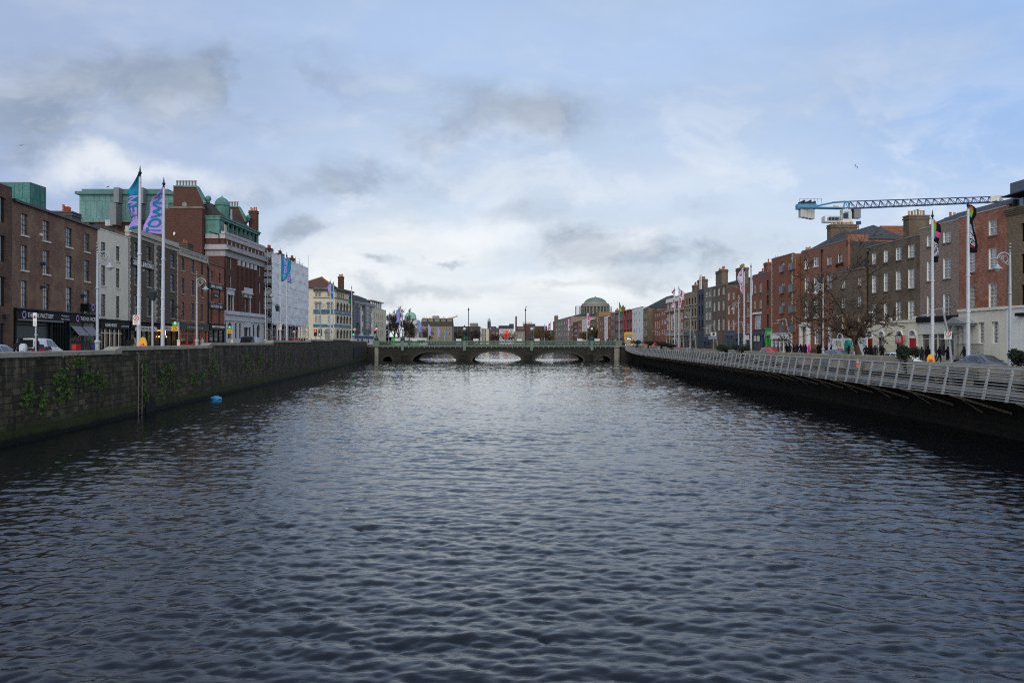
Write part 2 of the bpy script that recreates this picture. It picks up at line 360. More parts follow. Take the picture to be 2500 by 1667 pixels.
XX=XX+np.where(nearm,cx_,0); YY=YY+np.where(nearm,cy_,0)
nr=len(ys); vs=np.stack([XX,YY,ZZ],-1).reshape(-1,3)
ii=np.arange((nr-1)*(nt-1)); r_=ii//(nt-1); c_=ii%(nt-1); a=r_*nt+c_
quads=np.stack([a,a+1,a+nt+1,a+nt],1)
me=bpy.data.meshes.new('river'); 
far=np.array([(-60,ys[-1],0),(60,ys[-1],0),(60,952,0),(-60,952,0),(-60,-60,-.02),(60,-60,-.02),(60,5,-.02),(-60,5,-.02)],float)
b0=len(vs); vs=np.concatenate([vs,far]); quads=np.concatenate([quads,np.array([[b0,b0+1,b0+2,b0+3],[b0+4,b0+5,b0+6,b0+7]])])
me.vertices.add(len(vs)); me.vertices.foreach_set('co',vs.ravel()); me.loops.add(quads.size); me.loops.foreach_set('vertex_index',quads.ravel().astype(np.int32))
me.polygons.add(len(quads)); me.polygons.foreach_set('loop_start',(np.arange(len(quads))*4).astype(np.int32)); me.polygons.foreach_set('use_smooth',[True]*len(quads)); me.update(calc_edges=True)
m,t=new('river_water'); o=t.n('ShaderNodeTexCoord').outputs['Object']
mp=t.n('ShaderNodeMapping',i_0=o); mp.inputs['Scale'].default_value=(.8,2.6,1); mp.inputs['Rotation'].default_value=(0,0,R(9))
fall=t.m('MULTIPLY_ADD',t.ss(t.n('ShaderNodeSeparateXYZ',i_0=o).outputs[1],25.0,110.0),-.75,1.0); f1=t.noise(mp.outputs[0],2.9,6,.66,.5); f2=t.noise(mp.outputs[0],9.5,3,.6,.6)
fin(t,(.0045,.0055,.0075),.05,0,bump=t.m('MULTIPLY',fall,t.m('ADD',t.m('MULTIPLY',f1,.8),t.m('MULTIPLY',f2,.3))),bs=.13,spec=.85,IOR=1.33)
me.materials.append(m); tag(link('river',me),kind='structure')
# ---------------- quay walls ----------------
m,t=new('quay_stone'); o=t.n('ShaderNodeTexCoord').outputs['Object']; s=t.n('ShaderNodeSeparateXYZ',i_0=o)
v=t.vec(s.outputs[1],s.outputs[2],0); wb_=t.m('SUBTRACT',t.noise(t.vec(t.m('MULTIPLY',s.outputs[1],.5),t.m('MULTIPLY',s.outputs[2],2.5),0),1.0,3),.5)
b=t.n('ShaderNodeTexBrick'); b.squash=.7; b.squash_frequency=3; t.put(b.inputs['Vector'],t.vec(t.m('ADD',s.outputs[1],t.m('MULTIPLY',wb_,1.2)),t.m('ADD',s.outputs[2],t.m('MULTIPLY',wb_,.10)),0))
for k,val in (('Scale',1.0),('Mortar Size',.022),('Mortar Smooth',.4),('Bias',0),('Brick Width',.78),('Row Height',.31)): b.inputs[k].default_value=val
t.put(b.inputs['Color1'],srgb('#6f6654')); t.put(b.inputs['Color2'],srgb('#38342a')); t.put(b.inputs['Mortar'],srgb('#211e19'))
mp=t.n('ShaderNodeMapping',i_0=o); mp.inputs['Scale'].default_value=(1,1.6,.16); st=t.noise(mp.outputs[0],1.5,6,.65); bl=t.noise(o,.5,6,.65); fi=t.noise(o,7,4,.7)
c=t.mix(t.m('MULTIPLY',t.ss(bl,.4,.62),.6),b.outputs['Color'],srgb('#2b2a26')); c=t.mix(t.m('MULTIPLY',t.ss(st,.49,.64),.6),c,srgb('#1a1814'))
c=t.mix(t.m('MULTIPLY',t.m('MULTIPLY',t.ss(st,.44,.34),t.ss(s.outputs[2],1.8,3.6)),.5),c,srgb('#8f8b80'))
c=t.mix(t.m('MULTIPLY',t.ss(fi,.55,.75),.35),c,srgb('#8d897d'))
wetz=t.m('ADD',s.outputs[2],t.m('MULTIPLY',bl,-.5)); c=t.mix(t.m('MULTIPLY',t.ss(wetz,.85,.25),.9),c,srgb('#343d12')); c=t.mix(t.ss(wetz,.12,-.06),c,srgb('#0a0b08'))
mo=t.m('MULTIPLY',t.ss(t.noise(o,.62,5,.7),.60,.66),t.ss(s.outputs[2],2.1,3.2)); c=t.mix(t.m('MULTIPLY',mo,.8),c,srgb('#252b10')); lk=t.noise(t.vec(t.m('MULTIPLY',s.outputs[1],1.1),t.m('MULTIPLY',s.outputs[2],.22),3.0),1.2,5,.7); c=t.mix(t.m('MULTIPLY',t.ss(lk,.57,.68),.55),c,srgb('#12110e'))
c=t.mix(1.0,c,(.62,.63,.57),'MULTIPLY'); fin(t,c,.85,0,bump=t.m('ADD',t.m('MULTIPLY',b.outputs['Fac'],-.8),fi),bs=.5,spec=.25); QST=m
COPE=paint('granite_coping','#8f8b7e',.85,.4,1.1,0,.5)
qw=thing('quay_wall','tall dark masonry quay wall with stepped pale coping and green stains along the far-left bank','wall',(0,0,0))
steps=[(-20,47.2,4.07),(47.2,65.8,4.27),(65.8,90.0,4.5),(90.0,116,4.78),(116,139.5,5.0),(139.5,165,5.18),(165,203.2,4.97)]
for (a_,b_,h) in steps:
    mb=MB(); nn_=max(2,int((b_-a_)/6)+1)
    for i in range(nn_-1):
        y0=a_+(b_-a_)*i/(nn_-1); y1=a_+(b_-a_)*(i+1)/(nn_-1)
        for yA,yB in ((y0,y1),):
            p=[(WL.x(yA)+.12,yA,-1.2),(WL.x(yB)+.12,yB,-1.2),(WL.x(yB),yB,h-.22),(WL.x(yA),yA,h-.22)]; mb.quad(*p)
            mb.quad((WL.x(yA)-.62,yA,h-.22),(WL.x(yB)-.62,yB,h-.22),(WL.x(yB)-.62,yB,-1.2),(WL.x(yA)-.62,yA,-1.2)); mb.quad((WL.x(yA),yA,h-.22),(WL.x(yB),yB,h-.22),(WL.x(yB)-.62,yB,h-.22),(WL.x(yA)-.62,yA,h-.22))
    mb.quad((WL.x(a_)+.1,a_,-1.2),(WL.x(a_),a_,h-.22),(WL.x(a_)-.62,a_,h-.22),(WL.x(a_)-.62,a_,-1.2)); mb.quad((WL.x(b_)+.1,b_,-1.2),(WL.x(b_)-.62,b_,-1.2),(WL.x(b_)-.62,b_,h-.22),(WL.x(b_),b_,h-.22))
    mb.build('masonry',QST,qw)
    mb=MB(); y=a_
    last=b_
    while y<last-.01:
        y2=min(y+1.7,last); j=.003*(int(y*7)%3)
        mb.add([(WL.x(y)+.07+j,y+.004,h-.22),(WL.x(y2)+.07+j,y2-.004,h-.22),(WL.x(y2)-.7,y2-.004,h-.22),(WL.x(y)-.7,y+.004,h-.22),(WL.x(y)+.05+j,y+.004,h),(WL.x(y2)+.05+j,y2-.004,h),(WL.x(y2)-.7,y2-.004,h+.02),(WL.x(y)-.7,y+.004,h+.02)],
               [(0,3,2,1),(4,5,6,7),(0,1,5,4),(1,2,6,5),(2,3,7,6),(3,0,4,7)]); y=y2
    mb.build('coping',COPE,qw)
for i in range(5):                       # swept coping where the wall steps up toward the bridge
    Y=steps[i][1]; h0=steps[i][2]; h1=steps[i+1][2]; pr=[]
    for k in range(9):
        f=k/8; e=f*f*(3-2*f); pr.append((Y-1.1+1.1*f,h0+(h1-h0)*e))
    mb=MB(); vs=[]
    for (y,z) in pr:
        for zz_ in (h0-.12,z+.012): vs+=[(WL.x(y)+.085,y,zz_),(WL.x(y)-.71,y,zz_)]
    fs=[]
    for k in range(8):
        a=4*k; fs+=[(a,a+4,a+6,a+2),(a+1,a+3,a+7,a+5),(a+2,a+6,a+7,a+3)]
    fs+=[(0,2,3,1),(32,33,35,34)]; mb.add(vs,fs); mb.build('coping',COPE,qw)
# drain mouth, recess near the bridge
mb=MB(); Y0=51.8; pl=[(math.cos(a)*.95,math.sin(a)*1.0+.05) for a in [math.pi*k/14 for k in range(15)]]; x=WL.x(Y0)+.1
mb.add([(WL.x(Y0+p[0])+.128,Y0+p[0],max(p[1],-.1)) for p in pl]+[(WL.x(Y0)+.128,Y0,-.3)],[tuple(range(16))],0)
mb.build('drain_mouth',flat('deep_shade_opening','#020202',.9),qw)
mb=MB()
for k in range(14):
    a=math.pi*k/14; a2=math.pi*(k+1)/14
    o1=[(.95,a),(.95,a2),(1.16,a2),(1.16,a)]; mb.quad(*[(WL.x(Y0)+.15-.0888*math.cos(an)*r,Y0+math.cos(an)*r,math.sin(an)*r*1.05+.05) for r,an in o1])
pass
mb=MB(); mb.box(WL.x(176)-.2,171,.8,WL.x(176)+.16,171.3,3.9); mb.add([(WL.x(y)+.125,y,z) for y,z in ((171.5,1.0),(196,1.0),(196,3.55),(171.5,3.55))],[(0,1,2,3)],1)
mb.build('recess',[DSTONE,flat('painted_recess_shade','#12110f',.9)],qw)  # flat dark sheet on the wall face, painting in the shade of the recess
# ladder with hooped rail
ld=thing('ladder','rusty steel ladder with pale hooped handrail fixed to the dark quay wall beside the drain','ladder',(WL.x(49.9)+.12,49.9,0))
mb=MB(); hr=[(0,-.25,-.2),(.03,-.25,3.4),(.05,-.25,3.72),(.0,-.3,3.86),(-.12,-.36,3.9)]
mb.tube(hr,.035,6); hr2=[(0,.25,-.2),(.03,.25,3.2)]; mb.tube(hr2,.03,6); mb.build('rail',flat('stained_pale_steel','#6e6a62',.7),ld)
mb=MB()
for k in range(12): mb.tube([(.03,-.25,.1+k*.28),(.03,.25,.1+k*.28)],.02,5)
mb.build('rung',flat('rusty_steel','#4a3a30',.8),ld)
# right quay wall with a broken parapet of granite blocks
rw=thing('quay_wall','low pale granite block parapet wall standing behind the long boardwalk','wall')
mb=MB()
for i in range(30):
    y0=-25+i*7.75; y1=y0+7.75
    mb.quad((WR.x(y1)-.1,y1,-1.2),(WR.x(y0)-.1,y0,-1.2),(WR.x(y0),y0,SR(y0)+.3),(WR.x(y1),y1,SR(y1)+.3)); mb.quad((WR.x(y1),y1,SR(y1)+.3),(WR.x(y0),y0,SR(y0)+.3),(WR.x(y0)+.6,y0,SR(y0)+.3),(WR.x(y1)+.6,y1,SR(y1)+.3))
mb.build('masonry',brick('wet_stone_deck_shade','#2b2721','#1e1b17','#0d0c0a',.9,.34,.5,None,.6,.4,.015),rw)  # wet stone, with the shade under the deck also painted into its black
GRAN=paint('lichened_granite','#9a9484',.85,.45,1.0,0,.55)
sec=[(-25,48.2,3.40,2.3),(48.7,61.5,3.64,1.9),(61.6,87.9,3.62,1.8),(91,95.8,3.64,1.7),(100.2,123,3.66,1.7),(124,137,3.72,1.6),(143,150,3.8,1.6),(157,170,3.9,1.6),(178,190,4.0,1.6)]
for (a_,b_,h,bl) in sec:
    mb=MB(); y=a_
    while y<b_-.01:
        y2=min(y+bl*(.8+.4*random.random()),b_); j=random.uniform(-.012,.012); zb=SR(y)+.31
        for (za_,zb_,ex) in ((zb,h-.42,0),(h-.41,h+j,.05)):
            mb.add([(WR.x(y)-ex,y+.006,za_),(WR.x(y2)-ex,y2-.006,za_),(WR.x(y2)+.5+ex,y2-.006,za_),(WR.x(y)+.5+ex,y+.006,za_),(WR.x(y)-ex,y+.006,zb_),(WR.x(y2)-ex,y2-.006,zb_),(WR.x(y2)+.5+ex,y2-.006,zb_),(WR.x(y)+.5+ex,y+.006,zb_)],
               [(3,2,1,0),(7,6,5,4),(0,1,5,4),(1,2,6,5),(2,3,7,6),(3,0,4,7)])
        y=y2
    mb.build('coping',GRAN,rw)
# far walls beyond the bridge
for pl,lab,sg in ((FarL,'distant dark quay wall on the Sunlit-frieze side of the river beyond the bridge',-1),(FarR,'distant dark quay wall below the dome beyond the bridge',1)):
    mb=MB()
    for i in range(12):
        y0=219+i*61; y1=y0+61; mb.add([(pl.x(y0),y0,-1),(pl.x(y1),y1,-1),(pl.x(y1)+sg*.6,y1,-1),(pl.x(y0)+sg*.6,y0,-1),(pl.x(y0),y0,4.6),(pl.x(y1),y1,4.6),(pl.x(y1)+sg*.6,y1,4.6),(pl.x(y0)+sg*.6,y0,4.6)],[(0,1,5,4),(2,3,7,6),(4,5,6,7),(0,4,7,3),(1,2,6,5)])
    tag(mb.build('quay_wall',QST),lab.replace('on the Sunlit-frieze side of the river','below the bare trees'),'wall')
# ---------------- boardwalk ----------------
TIMB=brick('weathered_boards','#6f6c66','#5d5a55','#3a3937',2.4,.14,.3,None,.3,.2,.02); RAILM=paint('weathered_steel_rail','#a2a5a5',.5,.2,2,.2,.25)
bwk=thing('boardwalk','grey steel and timber boardwalk with slanted railing cantilevered from the quay','boardwalk')
def dk(Y): return 2.28+(max(0,Y-165)/38)**1.5*1.0
def bx(Y): return BW.x(Y)+ (max(0,Y-178)/25)**2*1.2
By=[-10+i*4 for i in range(54)]
By=[y for y in By if y<203]+[202.8]
mb=MB()
for y0,y1 in zip(By,By[1:]):
    a0,a1=bx(y0),bx(y1); w0,w1=WR.x(y0)-.12,WR.x(y1)-.12; z0,z1=dk(y0),dk(y1)
    a0+=.22; a1+=.22
    mb.add([(a0,y0,z0),(a1,y1,z1),(w1,y1,z1),(w0,y0,z0),(a0,y0,z0-.16),(a1,y1,z1-.16),(w1,y1,z1-.16),(w0,y0,z0-.16)],[(3,2,1,0),(4,5,6,7),(0,1,5,4)])
mb.build('deck',TIMB,bwk)
PY=[29.0+i*1.755 for i in range(100)]
pm=MB(); pm.prism([(-.07,-.22),(.04,-.22),(.31,1.18),(.23,1.18)],-.035,.035,'y'); pme=pm.mesh('railing_post',RAILM)
for y in PY: link('railing_post',pme,bwk,(bx(y),y,dk(y)))
mb=MB()
RY=[y for y in [27+i*1.755*4 for i in range(26)] if y<202.7]+[202.7]
for k in range(11):
    h=-.17+k*.128; r=.02 if k<10 else .04
    mb.tube([(bx(y)+.0+.21*h+(.03 if k==10 else -.035),y,dk(y)+h+(.03 if k==10 else 0)) for y in RY],r,5 if k<10 else 6)
mb.build('handrail',RAILM,bwk)
STR=flat('bronze_grey_strut','#8d857a',.6,.2)
for i in range(33):
    y=32+i*5.265
    mb=MB(); mb.tube([(bx(y)+.1,y,dk(y)-.2),(WR.x(y)-.25,y-.3,dk(y)-1.05)],.06,6); mb.build('strut',STR,bwk)
    if y<110:
        mb=MB(); mb.tube([(bx(y+2.3)+1.2,y+2.3,dk(y)-.2),(WR.x(y)-.2,y+2.1,dk(y)-1.2)],.03,5); mb.build('brace',STR,bwk)
for i in range(24):
    mb=MB(); y=34.5+i*7.2; x=WR.x(y)-.75; z=dk(y)
    if abs(y-46)<3 : continue
    for q_ in range(4): mb.box(x+q_*.12,y-1.6,z+.43,x+q_*.12+.1,y+1.6,z+.47)
    for q_ in range(3): mb.box(x+.5,y-1.6,z+.52+q_*.13,x+.53,y+1.6,z+.62+q_*.13)
    for s_ in (-1.4,0,1.4): mb.box(x,y+s_-.04,z,x+.46,y+s_+.04,z+.43)
    mb.build('bench',TIMB,bwk)
# ---------------- bridge ----------------
BY=203.2; BD=14.5
BST=brick('bridge_stone','#3d3a33','#2c2a25','#191815',1.0,.42,.6,None,.7,.5,.02); PIER=paint('pale_pier_stone','#8a867b',.85,.4,.8,0,.6)
IRON=paint('pale_green_ironwork','#66796b',.6,.35,1.2,0,.45); IRON2=flat('dark_green_ironwork','#123c36',.45)
br=thing('bridge','low stone bridge of three flat arches with green lattice iron parapet across the river','bridge',(0,BY,0))
bxl=X(915,BY)-3; bxr=X(1513,BY)+4.0
def arcpts(xa,xb,zc,n=20,zs=-.3):
    w_=xb-xa; cx=(xa+xb)/2; return [(cx-w_/2*math.cos(math.pi*k/n),zs+(zc-zs)*math.sin(math.pi*k/n)**.92) for k in range(n+1)]
AR=[(X(1007,BY),X(1114,BY),2.15),(X(1152,BY),X(1274,BY),2.25),(X(1306,BY),X(1425,BY),2.12),(X(934,BY),X(960,BY),1.05),(X(1453,BY),X(1491,BY),1.2)]
AR.sort(); top=3.45; VOUS=paint('dark_voussoir_stone','#3f3c35',.85,.5,.8,0,.6)
mb=MB(); xs=bxl
for (xa,xb,zc) in AR:
    mb.box(xs,0,-1.2,xa,BD,top) if False else None
    ap=arcpts(xa,xb,zc)
    for yy_ in (0,BD):
        mb.poly([(xs,yy_,-1.2),(xa,yy_,-1.2),(xa,yy_,top),(xs,yy_,top)])
        for (p,q2) in zip(ap,ap[1:]): mb.quad((p[0],yy_,p[1]),(q2[0],yy_,q2[1]),(q2[0],yy_,top),(p[0],yy_,top))
    for (p,q2) in zip(ap,ap[1:]): mb.quad((p[0],0,p[1]),(p[0],BD,p[1]),(q2[0],BD,q2[1]),(q2[0],0,q2[1]))
    for xx_ in (xa,xb): mb.quad((xx_,0,-1.2),(xx_,BD,-1.2),(xx_,BD,-.3),(xx_,0,-.3))
    xs=xb
for yy_ in (0,BD): mb.poly([(xs,yy_,-1.2),(bxr,yy_,-1.2),(bxr,yy_,top),(xs,yy_,top)])
mb.quad((bxl,0,top),(bxr,0,top),(bxr,BD,top),(bxl,BD,top)); mb.quad((bxl,0,-1.2),(bxl,BD,-1.2),(bxl,BD,top),(bxl,0,top)); mb.quad((bxr,0,-1.2),(bxr,BD,-1.2),(bxr,BD,top),(bxr,0,top))
mb.build('masonry',BST,br)
for (xa,xb,zc) in AR:                    # raised voussoirs round each arch
    mb=MB(); ap=arcpts(xa,xb,zc,22); cx=(xa+xb)/2
    for i,(p,q2) in enumerate(zip(ap,ap[1:])):
        if p[1]<-.2 and q2[1]<-.2: continue
        d=.5 if xb-xa>5 else .3
        def outp(pt):
            v=Vector((pt[0]-cx,(pt[1]+1.5)*1.6)).normalized()*d; return (pt[0]+v.x,pt[1]+v.y)
        a2,b2=outp(p),outp(q2); g=.02*(q2[0]-p[0])
        mb.prism([(p[0]+g,p[1]),(q2[0]-g,q2[1]),(b2[0]-g,b2[1]),(a2[0]+g,a2[1])],-.06,.05,'y')
    mb.build('arch_ring',VOUS,br)
for xc in (1132,1290,1438,988):                # cutwaters between the arches
    mb=MB(); x=X(xc,BY); wd=1.0; mb.prism([(x-wd,0),(x,-1.3),(x+wd,0)],-1.2,1.5,'z'); mb.add([(x-wd,0,1.5),(x,-1.3,1.5),(x+wd,0,1.5),(x,0,2.1)],[(0,1,3),(1,2,3)]); mb.build('cutwater',BST,br)
mb=MB(); mb.box(X(915,BY),-.25,-1,X(924,BY),.3,3.4); mb.build('pier',PIER,br)
mb=MB(); mb.lathe([(.75,-1),(.75,3.2),(.9,3.3),(.9,3.6)],(X(1506,BY),-.2,0),14); mb.build('pier',PIER,br)
tag(strip('road',ASPH,PL(lambda Y:bxl+.5),-30,PL(lambda Y:bxr-.5),30,[BY+2.2,BY+BD-2.2],lambda Y:3.9,0),kind='structure')
mb=MB(); mb.box(bxl,.05,top+.004,bxr,BD-.05,3.86); mb.build('deck',PAVE,br)
zt,zb=5.0,3.6
for sgn,yo in ((1,-.12),(-1,BD-.12)):
    mb=MB(); xL,xR=X(915,BY),X(1513,BY)
    mb.box(xL,yo-.14,zt-.16,xR,yo+.3,zt); mb.box(xL,yo-.1,zb-.1,xR,yo+.28,zb+.2); mb.box(xL,yo-.02,zt-.30,xR,yo+.18,zt-.16)
    mb.build('parapet_rail',IRON,br)
    mb=MB(); st=.78; h=zt-.30-zb-.2; x=xL
    for lay,dsg in ((0,1),(1,-1)):
        x=xL-h
        while x<xR:
            x0_,x1_=(x,x+h) if dsg>0 else (x+h,x)
            za_,zb2=zb+.2,zt-.3
            def clip(xa_,za__,xb_,zb__):
                if max(xa_,xb_)<=xL or min(xa_,xb_)>=xR: return None
                pts=[(xa_,za__),(xb_,zb__)]; out=[]
                for (px_,pz_) in pts:
                    if px_<xL or px_>xR:
                        lim=xL if px_<xL else xR; f=(lim-xa_)/(xb_-xa_); px_,pz_=lim,za__+f*(zb__-za__)
                    out.append((px_,pz_))
                return out
            sg2=clip(x0_,za_,x1_,zb2)
            if sg2: 
                (p0,q0),(p1,q1)=sg2; yy_=yo+.04+lay*.05; wv=.06
                mb.add([(p0-wv,yy_,q0),(p0+wv,yy_,q0),(p1+wv,yy_,q1),(p1-wv,yy_,q1),(p0-wv,yy_+.04,q0),(p0+wv,yy_+.04,q0),(p1+wv,yy_+.04,q1),(p1-wv,yy_+.04,q1)],[(0,1,2,3),(7,6,5,4),(0,3,7,4),(1,5,6,2)])
            x+=st
    mb.build('lattice',IRON,br)
    mb=MB(); x=xL+.8
    while x<xR-.5: mb.box(x-.09,yo-.28,zb-.42,x+.09,yo+.1,zb-.1); x+=1.32
    mb.build('bracket',IRON,br)
PIL=[919,983,1134,1298,1445,1510]
for i,xp in enumerate(PIL):
    for yo in (-.12,BD-.12):
        if yo>5 and i in (0,5): continue
        mb=MB(); x=X(xp,BY if yo<5 else BY); w_=.36 if 0<i<5 else .8
        mb.box(x-w_,yo-.3,zb-.75 if 0<i<5 else zb-.1,x+w_,yo+.34,zt+.03); mb.box(x-w_*1.15,yo-.36,zt-.1,x+w_*1.15,yo+.4,zt+.08)
        if 0<i<5: mb.prism([(x-w_*.8,zb-1.1),(x+w_*.8,zb-1.1),(x+w_,zb-.75),(x-w_,zb-.75)],yo-.28,yo+.2,'y')
        mb.build('pilaster',IRON,br)
# ---------------- buildings ----------------
class Fa:
    """a facade standing on a building line between two photo columns; local x runs to the viewer's right, y goes back into the block"""
    def __init__(s,line,xl,xr,base,fwd=0):
        s.line=line; A=line.at(xl); B=line.at(xr); d=(B-A); s.L=d.length; s.u=d.normalized(); s.rz=math.atan2(s.u.y,s.u.x)
        nrm=Vector((s.u.y,-s.u.x,0)); A=A+nrm*fwd; s.A=A; s.zb=base(A.y) if callable(base) else base; s.A.z=s.zb; s.fwd=fwd; s.nrm=nrm
    def U(s,x):
        t=(x-1250)/F; A,u=s.A,s.u      # A.x+u.x*k = t*(A.y+u.y*k)
        return (t*A.y-A.x)/(u.x-t*u.y)
    def H(s,x,y): Y=s.A.y+s.u.y*s.U(x); return Z(y,Y)-s.zb
    def Ud(s,x,d):
        t=(x-1250)/F; ax,ay=s.A.x-s.nrm.x*d,s.A.y-s.nrm.y*d; return (t*ay-ax)/(s.u.x-t*s.u.y)
    def Hd(s,x,y,d): return Z(y,s.A.y-s.nrm.y*d+s.u.y*s.Ud(x,d))-s.zb
    def sc(s,x): return (s.A.y+s.u.y*s.U(x))/F
_wm={}
def window(par,u0,z0,u1,z1,style='sash22',fm=None,gm=None,sill=None,rec=.16,curtain=None,dip=0):
    w,h=u1-u0,z1-z0; fm=fm or WHITE; gm=gm or GL_L
    key=(round(w,2),round(h,2),style,fm.name,gm.name,rec)
    if key not in _wm:
        g=MB(); g.quad((0,rec+.03,0),(w,rec+.03,0),(w,rec+.03,h),(0,rec+.03,h)); gme=g.mesh('window',gm)
        f=MB(); t=min(.065,w*.09); y0=rec-.03; y1=rec+.02
        f.box(0,y0,0,t,y1,h); f.box(w-t,y0,0,w,y1,h); f.box(t,y0,0,w-t,y1,t); f.box(t,y0,h-t,w-t,y1,h)
        if style.startswith('sash'):
            nc,nr=int(style[4]),int(style[5]); f.box(t,y0-.02,h*.5-.03,w-t,y1-.002,h*.5+.03)
            for half in (0,1):
                za,zb=(t,h*.5-.03) if half==0 else (h*.5+.03,h-t)
                for i in range(1,nc): f.box(w*i/nc-.014,y0+.012,za,w*i/nc+.014,y1-.004,zb)
                for j in range(1,nr): zz_=za+(zb-za)*j/nr; f.box(t,y0+.014,zz_-.014,w-t,y1-.006,zz_+.014)
        elif style.startswith('case'):
            nc,nr=int(style[4]),int(style[5])
            for i in range(1,nc): f.box(w*i/nc-.03,y0+.012,t,w*i/nc+.03,y1-.004,h-t)
            for j in range(1,nr): zz_=h*j/nr; f.box(t,y0+.014,zz_-.03,w-t,y1-.006,zz_+.03)
        _wm[key]=(gme,f.mesh('window_frame',fm))
    gme,fme=_wm[key]; o=link('window',gme,par,(u0,0,z0)); link('frame',fme,o)
    if sill is not None:
        sk=('sill',round(w,2),sill.name)
        if sk not in _wm: sb=MB(); sb.box(-.1,-.11,-.16,w+.1,.06,-.004); _wm[sk]=sb.mesh('sill',sill)
        link('sill',_wm[sk],o)
    return o
def wall_mesh(L,H,D,holes,mat,rev=None,rd=.17,sides=True,z0=0,inset=.006,back=True):
    """front wall with true openings, reveals, side walls, back and top"""
    mb=MB(); a,b=inset,L-inset
    us=sorted({a,b,*[min(max(h[0],a),b) for h in holes],*[min(max(h[2],a),b) for h in holes]}); zs=sorted({z0,H,*[min(max(h[1],z0),H) for h in holes],*[min(max(h[3],z0),H) for h in holes]})
    for i in range(len(us)-1):
        # merge vertically where no hole interrupts
        run=None
        for j in range(len(zs)-1):
            cu,cz=(us[i]+us[i+1])/2,(zs[j]+zs[j+1])/2
            inside=any(h[0]<cu<h[2] and h[1]<cz<h[3] for h in holes)
            if inside:
                if run is not None: mb.quad((us[i],0,run),(us[i+1],0,run),(us[i+1],0,zs[j]),(us[i],0,zs[j])); run=None
            elif run is None: run=zs[j]
        if run is not None: mb.quad((us[i],0,run),(us[i+1],0,run),(us[i+1],0,H),(us[i],0,H))
    for h in holes:
        u0,q0,u1,q1=h[:4]; m=1 if rev is not None else 0; arch=len(h)>4 and h[4]=='arch'; e=rd+.06
        zt=q1-(u1-u0)/2 if arch else q1
        mb.quad((u0,0,q0),(u0,e,q0),(u0,e,zt),(u0,0,zt),m); mb.quad((u1,e,q0),(u1,0,q0),(u1,0,zt),(u1,e,zt),m); mb.quad((u0,e,q0),(u0,0,q0),(u1,0,q0),(u1,e,q0),m)
        if not arch: mb.quad((u0,0,q1),(u0,e,q1),(u1,e,q1),(u1,0,q1),m)
        else:
            r=(u1-u0)/2; c=(u0+u1)/2; n=10; pts=[(c-r*math.cos(math.pi*k/n),zt+r*math.sin(math.pi*k/n)) for k in range(n+1)]
            for k in range(n):
                p,q2=pts[k],pts[k+1]; mb.quad((p[0],0,p[1]),(q2[0],0,q2[1]),(q2[0],e,q2[1]),(p[0],e,p[1]),m)
                if k<n/2: mb.add([(u0,0,q1),(p[0],0,p[1]),(q2[0],0,q2[1])],[(0,1,2)])
                else: mb.add([(u1,0,q1),(p[0],0,p[1]),(q2[0],0,q2[1])],[(0,1,2)])
            mb.add([(u0,0,q1),(c,0,zt+r),(u1,0,q1)],[(0,1,2)])
    if sides:
        mb.quad((a,D,z0),(a,0,z0),(a,0,H),(a,D,H)); mb.quad((b,0,z0),(b,D,z0),(b,D,H),(b,0,H))
        if back: mb.quad((b,D,z0),(a,D,z0),(a,D,H),(b,D,H))
        mb.quad((a,0,H),(b,0,H),(b,D,H),(a,D,H))
    return mb.mesh('wall',[mat]+([rev] if rev is not None else []))
def chimney(par,u,y,z0,w,d,h,mat,npots=4,pm=None,rows=1,cap=True,ph=.75):
    mb=MB(); mb.box(u-w/2,y-d/2,z0,u+w/2,y+d/2,z0+h)
    if cap: mb.box(u-w/2-.1,y-d/2-.1,z0+h-.45,u+w/2+.1,y+d/2+.1,z0+h-.25); mb.box(u-w/2-.07,y-d/2-.07,z0+h-.12,u+w/2+.07,y+d/2+.07,z0+h+.05)
    o=mb.build('chimney',mat,par)
    long=max(w,d)
    for i in range(npots):
        f=(i+.5)/npots-.5; uu,yy_=(u+f*w*.86,y) if w>=d else (u,y+f*d*.86)
        hh=ph*random.uniform(.75,1.1); p=MB(); p.lathe([(.15,0),(.17,hh*.1),(.13,hh*.2),(.12,hh*.85),(.16,hh*.9),(.15,hh)],(uu,yy_,z0+h+.03),8); p.build('chimney_pot',pm[i%len(pm)] if isinstance(pm,list) else (pm or POTY),o)
    return o
def gable_roof(par,L,D,z,h,mat,axis='u',ov=.0,hipl=0,hipr=0,name='roof',y0=0.0):
    mb=MB(); a,b=.01-ov,L-.01+ov; c,d=y0,y0+D; m=(c+d)/2
    mb.add([(a,c,z),(b,c,z),(b,d,z),(a,d,z),(a+hipl,m,z+h),(b-hipr,m,z+h)],[(0,1,5,4),(2,3,4,5),(3,0,4),(1,2,5),(3,2,1,0)])
    return mb.build(name,mat,par)
def parapet(par,L,z,h=.12,d=.32,mat=None,y=-.05,name='coping'):
    mb=MB(); mb.box(.004,y,z+.002,L-.004,y+d,z+h); return mb.build(name,mat or LEAD,par)
def band(par,u0,u1,z0,z1,d,mat,name='string_course'):
    mb=MB(); mb.box(u0,-d,z0,u1,-.0025,z1); return mb.build(name,mat,par)
def quoins(par,u,z0,z1,mat,w=.34,h=.36,side=1):
    mb=MB(); z=z0; k=0
    while z<z1-.1:
        ww=w if k%2 else w*.62; x0,x1=(u,u+ww) if side>0 else (u-ww,u); mb.box(x0,-.035,z+.012,x1,-.0025,min(z+h,z1)-.012); z+=h; k+=1
    return mb.build('quoins',mat,par)
def downpipe(par,u,z0,z1,mat=None,r=.055,name='downpipe'):
    mb=MB(); mb.tube([(u,-.12,z0),(u,-.12,z1)],r,6); mb.box(u-.16,-.26,z1-.35,u+.16,-.004,z1); return mb.build(name,mat or BLK,par)
